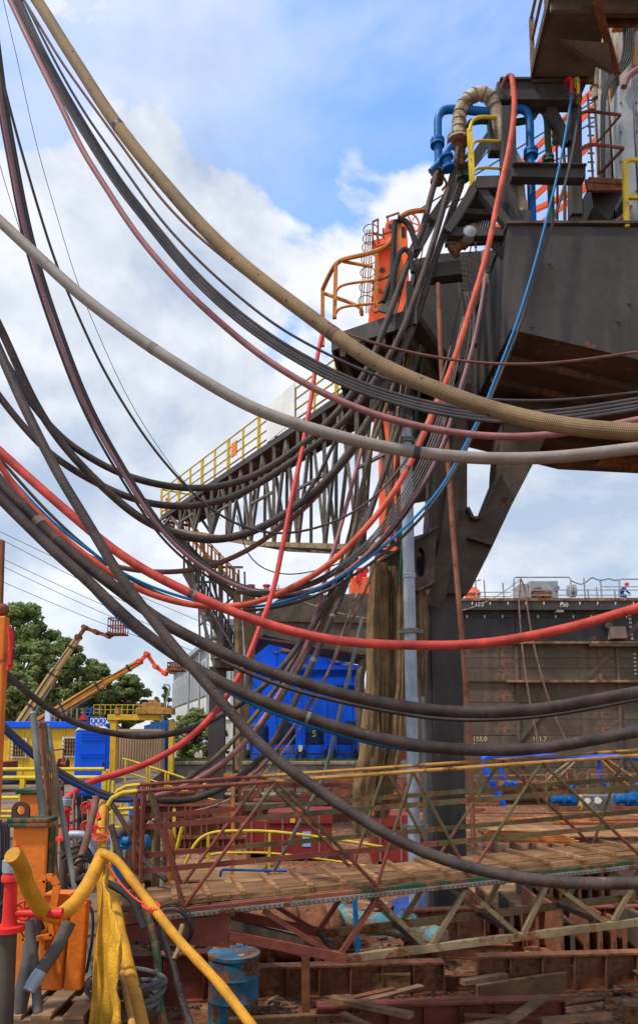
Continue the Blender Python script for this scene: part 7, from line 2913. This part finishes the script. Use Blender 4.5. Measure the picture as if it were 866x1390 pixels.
c = P(71, 1205, yk + .02)
obj('body_lip', MB().span(P(58, 1216, yk - .015), P(98, 1213, yk - .002)), M_ORANGE, ob)
for k, (a, c, w_, lab) in enumerate((((48, 1245), (25, 1375), 20, 'thick grey rubber hose stub left of the orange skip handle'), ((95, 1252), (56, 1318), 17, 'thick grey rubber hose end with metal ferrule before the orange skip'), ((40, 1250), (52, 1375), 12, 'darker rubber hose stub between the grey ones'))):
    t = thing('hose_stub', lab, 'hose', P(c[0], c[1], 4.1))
    p, q = P(*a, 4.85 - .06 * k), P(*c, 4.72 - .08 * k)
    b = MB()
    b.tube([p, p.lerp(q, .5) + V((.01, 0, -.01)), q], w_ / 2 * 4.75 / FPX, 16)
    obj('rubber', b, mat('grey_rubber', (.10, .09, .085), .75, var=.3, scale=6), t, True)
    if k == 1:
        b = MB()
        d = (q - p).normalized()
        b.lathe(q, d, [(.04, 0), (.042, .01), (.042, .09), (.038, .1), (.04, .12), (.03, .125)], 18)
        obj('ferrule', b, M_GALV, t, True)

# green and rusty pipe group behind the yellow hose
gp = thing('valve_manifold', 'green and steel pipe manifold with black hoses between the poles and yellow hose', 'manifold', (P(112, 0, 7.3).x, 7.3, QZ))
b = MB()
b.tube(path([(95, 1133), (115, 1134), (125, 1142), (126, 1160)], 7.2, None, 20, 1), .04, 10)
obj('steel_elbow', b, M_GALV, gp, True)
b = MB()
b.tube([P(106, 1150, 7.3), V((P(106, 1200, 7.3).x, 7.3, QZ))], .05, 12)
b.tube(path([(106, 1155), (115, 1140), (122, 1136)], 7.3, None, 14, 1), .045, 10)
b.lathe(P(106, 1165, 7.3), (0, 0, -1), [(.05, 0), (.085, .01), (.085, .04), (.05, .05)], 14)
obj('green_pipe', b, M_GREEN, gp, True)
for i in range(7):
    b = MB()
    x = 102 + i * 3.2
    b.tube(path([(x, 1075 + i * 2), (x + random.uniform(-3, 3), 1105), (x + random.uniform(-3, 3), 1140), (x - 4, 1185)], 7.8, 7.4, 20, 2), .012 + .006 * random.random(), 7)
    obj('thin_hose', b, M_RUBBER if i % 3 else H_BROWN, gp, True)
b = MB()
b.tube(path([(131, 1083), (128, 1100), (118, 1140), (108, 1170), (96, 1192)], 7.5, 6.6, 30, 2), .035, 10)
obj('red_brown_hose', b, H_BROWN, gp, True)
b = MB()
for i in range(4):
    b.tube(path([(84 + i * 5, 1165 + i * 3), (100 + i * 4, 1150 + i * 6), (118, 1150 + i * 6), (128 + i, 1170 + i * 2)], 7.0 - .1 * i, None, 16, 1), .014, 7)
obj('tangled_hose', b, M_RUBBER, gp, True)
# orange cabinet behind poles with green lid
oc = thing('orange_cabinet', 'small orange cabinet with green lid behind the leaning poles', 'cabinet', (P(86, 0, 9).x, 9.2, QZ))
b = MB()
b.span((P(72, 0, 9).x, 9, QZ), (P(100, 0, 9).x, 9.6, P(0, 1078, 9).z))
obj('body', b, M_ORANGE, oc, bevel=.015)
b = MB()
b.span((P(68, 0, 9).x, 8.96, P(0, 1078, 9).z + .002), (P(104, 0, 9).x, 9.64, P(0, 1071, 9).z))
obj('lid', b, M_GREEN, oc, bevel=.01)
# blue pump and post behind gangway end
bp2 = thing('blue_pump_post', 'blue pump column with flanges behind the left gangway end', 'pump', (P(183, 0, 10).x, 10.2, 0))
b = MB()
c = V((P(184, 0, 10).x, 10.2, 0))
b.cyl(c, V((c.x, c.y, P(0, 1155, 10).z)), .1, 14)
b.lathe(V((c.x, c.y, P(0, 1155, 10).z)), (0, 0, 1), [(.2, 0), (.2, .05), (.1, .06), (.1, .12)], 16)
b.lathe(P(165, 1142, 9.9), (1, 0, -.03), [(.03, 0), (.06, .02), (.06, .1), (.035, .12), (.035, .25), (.09, .27), (.1, .34), (.06, .38)], 14)
b.cyl(P(181, 1118, 10.2), P(180, 1087, 10.2), .055, 12)
obj('pump_body', b, mat('cyan_pump', (.01, .16, .38), .5, var=.25, rust=.12), bp2, True)
b = MB()
b.cyl(V((c.x, c.y, P(0, 1152, 10).z + .1)), P(182, 1118, 10.2), .08, 12)
b.cyl(P(187, 1120, 10.1), P(187, 1086, 10.1), .07, 12)
obj('pump_stem', b, M_BLACK2, bp2, True)
for k, (px, Y, y0, r_, m_, lab) in enumerate(((213, 10.5, 1120, .06, M_BURLAP, 'brown pipe stub behind the left gangway lattice'), (222, 11, 1110, .07, M_INSUL, 'pale pipe stub behind the left gangway lattice'), (232, 11.5, 1130, .08, M_ORRAIL, 'orange brown pipe stub behind the left gangway lattice'))):
    b = MB()
    p = P(px, y0, Y)
    b.tube(spline([V((p.x, Y, 0)), V((p.x, Y, p.z - .1)), p, p + V((-.12, -.05, .02))], 18, 1), r_, 10)
    tag(obj('pipe_stub', b, m_, None, True), lab, 'pipe')
# dark cable bundle at the extreme left bottom
cbn = thing('cable_hank', 'hank of grey cables hanging at the left edge beside the orange tank', 'cable', (P(4, 1200, 4.9).x, 4.9, QZ))
for i in range(6):
    b = MB()
    b.tube(path([(-6 + i * 3.4, 1120 + (i % 2) * 4), (-2 + i * 2.6, 1108 + (i % 3) * 2), (2 + i * 2, 1118), (3 + i * 1.8, 1160), (-2 + i * 1.6, 1230), (-6 + i * 1.5, 1330)], 4.9 + .02 * i, None, 26, 2), .011, 7)
    obj('cable_strand', b, MATS['grey_rubber'] if i % 2 else M_RUBBER, cbn, True)
b = MB()
b.bar(V((P(0, 0, 4.95).x, 4.95, QZ)), P(0, 1112, 4.95), .03)
obj('hook_post', b, M_RUST, cbn)
# small red machine parts on the quay deck, green base
gb = thing('green_pump_base', 'green steel base plate under the left red standpipe', 'base', (P(20, 0, 4.5).x, 4.5, QZ))
b = MB()
b.span((P(-60, 0, 4.2).x, 3.9, QZ + .002), (P(60, 0, 4.2).x, 5.3, QZ + .05))
obj('plate', b, M_GREEN, gb, bevel=.01)
for i in range(4):
    b = MB()
    b.lathe((P(-30 + 25 * i, 0, 4.2).x, 4.0, QZ + .052), (0, 0, 1), [(.03, 0), (.03, .02), (.016, .022), (.016, .05)], 6)
    obj('bolt', b, M_RUST, gb)
# far clutter on quay left: red flatbed, bicycle-like winch
rb = thing('red_trailer', 'low oxide red flatbed standing in front of the yellow cabin', 'trailer', (P(40, 0, 26).x, 26, QZ))
b = MB()
b.span((P(-60, 0, 26).x, 25.6, P(0, 1044, 26).z), (P(52, 0, 26).x, 27.2, P(0, 1034, 26).z))
obj('bed', b, M_RUSTRED, rb, bevel=.03)
for px in (-30, 10, 40):
    b = MB()
    b.lathe((P(px, 0, 26).x, 25.55, QZ + .3), (0, 1, 0), [(.15, 0), (.28, .03), (.3, .08), (.3, .2), (.28, .25), (.15, .28)], 18)
    obj('wheel', b, M_RUBBER, rb, True)
b = MB()
b.span((P(-60, 0, 26).x, 25.7, QZ + .3), (P(52, 0, 26).x, 27.1, P(0, 1044, 26).z - .004))
obj('chassis', b, M_BLUE, rb)
wn = thing('hand_winch', 'small dark red hand winch on the flatbed left of the toilet', 'winch', (P(86, 0, 24).x, 24, QZ))
b = MB()
c = P(86, 1042, 24)
b.bar(V((c.x, 24, QZ)), c + V((0, 0, .3)), .1)
b.lathe(c + V((-.15, 0, .1)), (1, 0, 0), [(.2, 0), (.2, .04), (.1, .05), (.1, .25), (.2, .26), (.2, .3)], 16)
b.bar(c + V((-.3, 0, .55)), c + V((.1, 0, .6)), .05)
b.bar(c + V((0, 0, .2)), c + V((0, 0, .6)), .05)
obj('frame', b, M_RUSTRED, wn)
b = MB()
c = P(80, 1060, 18)
b.lathe(V((c.x, 18, QZ)), (0, 0, 1), [(.13, 0), (.15, .1), (.15, .5), (.1, .62), (.04, .68)], 14)
tag(obj('red_barrel', b, M_RED, None, True), 'small red cylinder standing on the quay behind the leaning poles', 'cylinder')


# tangle of thin pipes, hoses and valves round the gangway end
fh = [([(186, 1196), (196, 1230), (206, 1262), (214, 1300), (216, 1350), (230, 1420)], 6.9, 6.2, .035, M_GREEN, 'dark green hose hanging below the gangway end'),
      ([(150, 1088), (165, 1112), (180, 1140), (196, 1168), (226, 1196)], 8.6, 8.2, .028, H_BLACK, 'black hose slanting across the blue pump column'),
      ([(152, 1120), (160, 1150), (166, 1168), (176, 1185), (190, 1196)], 7.4, 7.2, .03, H_BLACK, 'short black hose right of the taped yellow hose'),
      ([(236, 1302), (242, 1288), (244, 1270), (248, 1255)], 6.6, 6.8, .022, M_KHAKI, 'short khaki hose standing beside the cable coil'),
      ([(218, 1255), (224, 1280), (236, 1310), (244, 1345), (270, 1420)], 6.9, 6.3, .03, H_BLACK, 'black hose falling past the cable coil'),
      ([(101, 1092), (112, 1089), (126, 1094), (136, 1112)], 7.9, 7.6, .02, M_RED, 'small red pipe bend beside the red standpipe'),
      ([(152, 1096), (160, 1098), (176, 1097), (196, 1096)], 9.6, 9.6, .02, M_YRAIL, 'thin yellow pipe between taped hose and gangway posts'),
      ([(126, 1068), (130, 1090), (131, 1120), (130, 1150)], 9.2, 9.0, .022, M_YRAIL, 'thin upright yellow pipe left of the taped hose'),
      ([(154, 1060), (153, 1090), (154, 1130), (152, 1160)], 9.8, 9.6, .022, M_YRAIL, 'thin upright yellow pipe right of the taped hose'),
      ([(96, 1200), (120, 1190), (150, 1200), (180, 1222), (196, 1260)], 6.4, 6.2, .03, M_RUBBER, 'slack black hose lying behind the yellow canvas'),
      ([(-10, 1236), (6, 1224), (10, 1200), (4, 1176), (-8, 1160)], 4.8, 4.8, .014, M_RUBBER, 'thin black cable loop at the left edge'),
      ([(20, 1240), (34, 1236), (52, 1246), (60, 1262)], 4.9, 4.9, .014, M_GREEN, 'thin green hose behind the left red standpipe'),
      ([(100, 1262), (108, 1240), (114, 1226), (124, 1232), (126, 1270), (118, 1320)], 5.3, 5.2, .01, M_RUBBER, 'thin black cord hanging behind the orange skip')]
for pts, Y0, Y1, r_, m_, lab in fh:
    hose(lab, pts, Y0, Y1, r_, m_, n=40, sm=3, seg=9)
for k, (px, py, Y, m_, lab) in enumerate(((118, 1096, 7.6, M_RED, 'red valve handwheel on the branch of the rear red standpipe'), (118, 1122, 7.6, M_RED, 'lower red valve handwheel below the first one'), (160, 1141, 9.6, M_BLUE, 'blue valve handwheel by the blue pump column'), (34, 1236, 4.6, M_RED, 'red valve handwheel beside the left red standpipe'))):
    t = thing('handwheel', lab, 'valve', P(px, py, Y))
    c = P(px, py, Y)
    b = MB()
    b.ring(c, (.2, -1, .1), .055, .008, 6, 20)
    obj('rim', b, m_, t, True)
    b = MB()
    for i in range(4):
        a = i * math.pi / 4
        d_ = V((math.cos(a), .2 * math.cos(a), math.sin(a))) * .054
        b.bar(c - d_, c + d_, .008)
    b.lathe(c + V((0, -.015, 0)), (0, 1, 0), [(.012, 0), (.016, .005), (.016, .02), (.01, .05), (.01, .12)], 10)
    obj('spokes', b, m_, t)
# pallet and coiled hose on the near quay
pt_ = thing('pallet', 'grey timber pallet lying on the quay at the bottom left', 'pallet', (P(60, 1380, 5).x, 4.75, QZ))
c = V((P(60, 1380, 5).x - .3, 5.35, QZ))
for i in range(6):
    b = MB()
    b.box(c + V((-.5 + i * .2, 0, .12)), (.13, .8, .022), random.uniform(-.02, .02))
    obj('board', b, M_DECK, pt_)
for y in (-.36, 0, .36):
    b = MB()
    b.box(c + V((0, y, .055)), (1.15, .09, .1))
    obj('bearer', b, M_DECK, pt_)
b = MB()
c = V((P(150, 1380, 4.9).x, 5.3, QZ))
pts = []
for i in range(150):
    a = i * .21
    rr = .20 + .02 * math.sin(i * .37) + .004 * i / 10
    pts.append(c + V((math.cos(a) * rr, math.sin(a) * rr, .03 + .0016 * i + .012 * math.sin(i * .5))))
b.tube(pts, .017, 7)
tag(obj('hose_coil', b, MATS['grey_rubber'], None, True), 'coil of grey rubber hose on the quay beside the yellow canvas', 'hose')

# small litter, chips and grit on the dock floor and the quay edge
g = MB()
for i in range(5200):
    px, py = random.uniform(150, 960), random.uniform(1125, 1400)
    p = PZ(px, py, .0)
    if p.x < -1.3 and p.y < 10:
        continue
    s = random.uniform(.012, .05) * (1 if random.random() < .93 else 2.2)
    a = random.uniform(0, 6.28)
    g.box(p + V((0, 0, s * .3)), (s * random.uniform(.6, 2.4), s, s * .6), a)
lt = obj('litter', g, mat('litter_mix', (.17, .11, .075), .9, var=.7, scale=9, rust=.4), None)
lt['kind'] = 'stuff'
lt['label'] = 'grit, chips and small scrap strewn over the dock floor'
lt['category'] = 'litter'
# ropes and hoses lying loose on the floor under the gangway
for k in range(7):
    p = PZ(random.uniform(330, 900), random.uniform(1262, 1380), .03)
    pts = [p]
    a = random.uniform(-.5, .5)
    for i in range(7):
        a += random.uniform(-.9, .9)
        pts.append(pts[-1] + V((math.cos(a) * .35, math.sin(a) * .3, 0)))
    b = MB()
    b.tube([q + V((0, 0, .0)) for q in spline(pts, 60, 4)], .022, 7)
    tag(obj('loose_rope', b, [M_RUBBER, M_INSUL, H_BROWN][k % 3], None, True), ['black', 'pale', 'brown'][k % 3] + ' loose line snaking over the dock floor below the gangway', 'rope', 'loose lines on the dock floor')
# buckets, flanges and boxes among the scrap
for k in range(9):
    p = PZ(random.uniform(360, 880), random.uniform(1230, 1330), .0)
    b = MB()
    if k % 3 == 0:
        b.lathe(p, (0, 0, 1), [(.11, 0), (.14, .26), (.15, .27), (.15, .29), (.13, .28), (.1, .05)], 18)
        nm, lab, ct, m_ = 'bucket', 'rusty bucket among the scrap below the gangway', 'bucket', M_RUST
    elif k % 3 == 1:
        b.lathe(p, (.1, .05, 1), [(.08, 0), (.2, .001), (.2, .05), (.13, .055), (.13, .16), (.1, .165), (.08, .03)], 20)
        nm, lab, ct, m_ = 'pipe_flange', 'loose pipe flange lying among the scrap below the gangway', 'flange', M_BLACK2
    else:
        b.box(p + V((0, 0, .14)), (.45, .35, .28), random.uniform(-.5, .5))
        nm, lab, ct, m_ = 'scrap_box', 'small rusty box among the scrap below the gangway', 'box', M_RUSTRED
    tag(obj(nm, b, m_, None, k % 3 < 2), lab, ct, {'bucket': 'rusty buckets', 'flange': 'loose flanges', 'box': 'rusty boxes'}[ct] + ' in the scrap')

# ---------------------------------------------------------------- people
def person(label, loc, height, pose, heading=0.0, top=M_NAVY, legs=M_NAVY, vest=None):
    """one continuous skinned body; pose: dict of joint offsets (metres for a 1.75 m figure)"""
    s = height / 1.75
    t = thing('person', label, 'person', loc)
    J = {'pel': (0, 0, .95), 'chest': (0, 0, 1.28), 'neck': (0, .01, 1.48), 'head': (0, -.02, 1.6), 'crown': (0, -.02, 1.70),
         'lsh': (-.19, 0, 1.42), 'lel': (-.26, -.04, 1.15), 'lha': (-.24, -.18, .93), 'rsh': (.19, 0, 1.42), 'rel': (.26, -.04, 1.15), 'rha': (.24, -.18, .93),
         'lhip': (-.1, 0, .9), 'lkn': (-.12, -.03, .5), 'lan': (-.13, .02, .09), 'lto': (-.14, -.14, .04),
         'rhip': (.1, 0, .9), 'rkn': (.12, -.03, .5), 'ran': (.13, .03, .09), 'rto': (.14, -.13, .04)}
    J.update(pose)
    names = list(J)
    rad = {'pel': .15, 'chest': .16, 'neck': .065, 'head': .1, 'crown': .075, 'lsh': .075, 'lel': .05, 'lha': .038, 'rsh': .075, 'rel': .05, 'rha': .038,
           'lhip': .105, 'lkn': .068, 'lan': .05, 'lto': .045, 'rhip': .105, 'rkn': .068, 'ran': .05, 'rto': .045}
    E = [('pel', 'chest'), ('chest', 'neck'), ('neck', 'head'), ('head', 'crown'), ('chest', 'lsh'), ('lsh', 'lel'), ('lel', 'lha'), ('chest', 'rsh'), ('rsh', 'rel'), ('rel', 'rha'),
         ('pel', 'lhip'), ('lhip', 'lkn'), ('lkn', 'lan'), ('lan', 'lto'), ('pel', 'rhip'), ('rhip', 'rkn'), ('rkn', 'ran'), ('ran', 'rto')]
    rot = Matrix.Rotation(heading, 3, 'Z')
    me = bpy.data.meshes.new('body')
    me.from_pydata([tuple(rot @ V(J[k]) * s) for k in names], [(names.index(a), names.index(c)) for a, c in E], [])
    o = bpy.data.objects.new('body', me)
    COL.objects.link(o)
    o.parent = t
    sk = o.modifiers.new('skin', 'SKIN')
    for i, k in enumerate(names):
        me.skin_vertices[0].data[i].radius = (rad[k] * s, rad[k] * s)
    me.skin_vertices[0].data[0].use_root = True
    ss = o.modifiers.new('sub', 'SUBSURF')
    ss.levels = ss.render_levels = 2
    m = bpy.data.materials.new('worker_clothes')
    m.use_nodes = True
    nt = m.node_tree
    bs = nt.nodes['Principled BSDF']
    bs.inputs['Roughness'].default_value = .85
    tc = nt.nodes.new('ShaderNodeTexCoord')
    sx = nt.nodes.new('ShaderNodeSeparateXYZ')
    nt.links.new(tc.outputs['Object'], sx.inputs[0])
    cr = nt.nodes.new('ShaderNodeValToRGB')
    cr.color_ramp.interpolation = 'CONSTANT'
    nt.links.new(sx.outputs['Z'], cr.inputs[0])
    mp = nt.nodes.new('ShaderNodeMath')
    mp.operation = 'DIVIDE'
    mp.inputs[1].default_value = 1.8 * s
    nt.links.new(sx.outputs['Z'], mp.inputs[0])
    nt.links.new(mp.outputs[0], cr.inputs[0])
    els = [(0, (.03, .025, .02)), (.06, legs), (.52, top), ((J['neck'][2]) / 1.8, (.5, .28, .19))]
    e = cr.color_ramp.elements
    e[0].position, e[0].color = 0, (*els[0][1], 1)
    e[1].position, e[1].color = els[1][0], (*els[1][1], 1)
    for pos, c in els[2:]:
        x = e.new(pos)
        x.color = (*c, 1)
    nt.links.new(cr.outputs[0], bs.inputs['Base Color'])
    me.materials.append(m)
    hd = V(loc) + rot @ V(J['head']) * s
    b = MB()
    b.lathe(hd + V((0, 0, .045 * s)), (0, 0, 1), [(.15 * s, 0), (.15 * s, .012 * s), (.125 * s, .02 * s), (.12 * s, .07 * s), (.09 * s, .115 * s), (.04 * s, .135 * s), (.01, .138 * s)], 18)
    obj('helmet', b, M_HELMET, t, True)
    b = MB()
    f = rot @ V((0, -1, 0))
    sd_ = rot @ V((1, 0, 0))
    for q in (-1, 1):
        b.box(hd + f * .1 * s + sd_ * .035 * s * q + V((0, 0, .01 * s)), (.02 * s, .02 * s, .012 * s))
        b.box(hd + sd_ * .105 * s * q, (.02 * s, .04 * s, .06 * s))
    b.box(hd + f * .115 * s - V((0, 0, .02 * s)), (.025 * s, .03 * s, .04 * s))
    obj('face_features', b, M_SKIN, t, bevel=.004)
    if vest:
        b = MB()
        cz_ = V(loc) + rot @ V(J['chest']) * s
        b.lathe(cz_ - V((0, 0, .25 * s)), (0, 0, 1), [(.185 * s, 0), (.19 * s, .2 * s), (.2 * s, .3 * s), (.15 * s, .36 * s)], 18)
        obj('vest', b, vest, t, True)
    return t


wp = PZ(308, 1101, 0)
wp = V((P(308, 0, 34.8).x, 33.0, 0))
person('worker in navy clothes and red helmet standing by the stair tower foot', wp, 1.75, {'lha': (-.12, -.26, 1.08), 'rha': (.12, -.26, 1.05), 'lel': (-.27, -.08, 1.15), 'rel': (.27, -.08, 1.15)}, .5, (.02, .045, .17), (.3, .05, .03))
person('worker in orange and blue jacket with red helmet bending on top of the dock wall', (WX(862), Y_WALL + 1.1, zt0), 1.7,
       {'pel': (0, .1, .55), 'chest': (0, -.12, .82), 'neck': (0, -.26, .98), 'head': (0, -.33, 1.06), 'crown': (0, -.38, 1.14), 'lsh': (-.19, -.2, .93), 'rsh': (.19, -.2, .93), 'lel': (-.25, -.32, .7), 'rel': (.25, -.32, .7), 'lha': (-.16, -.5, .55), 'rha': (.16, -.5, .55),
        'lhip': (-.1, .08, .5), 'rhip': (.1, .08, .5), 'lkn': (-.14, -.3, .46), 'rkn': (.14, -.28, .44)}, R(60), (.75, .12, .02), (.02, .06, .3))
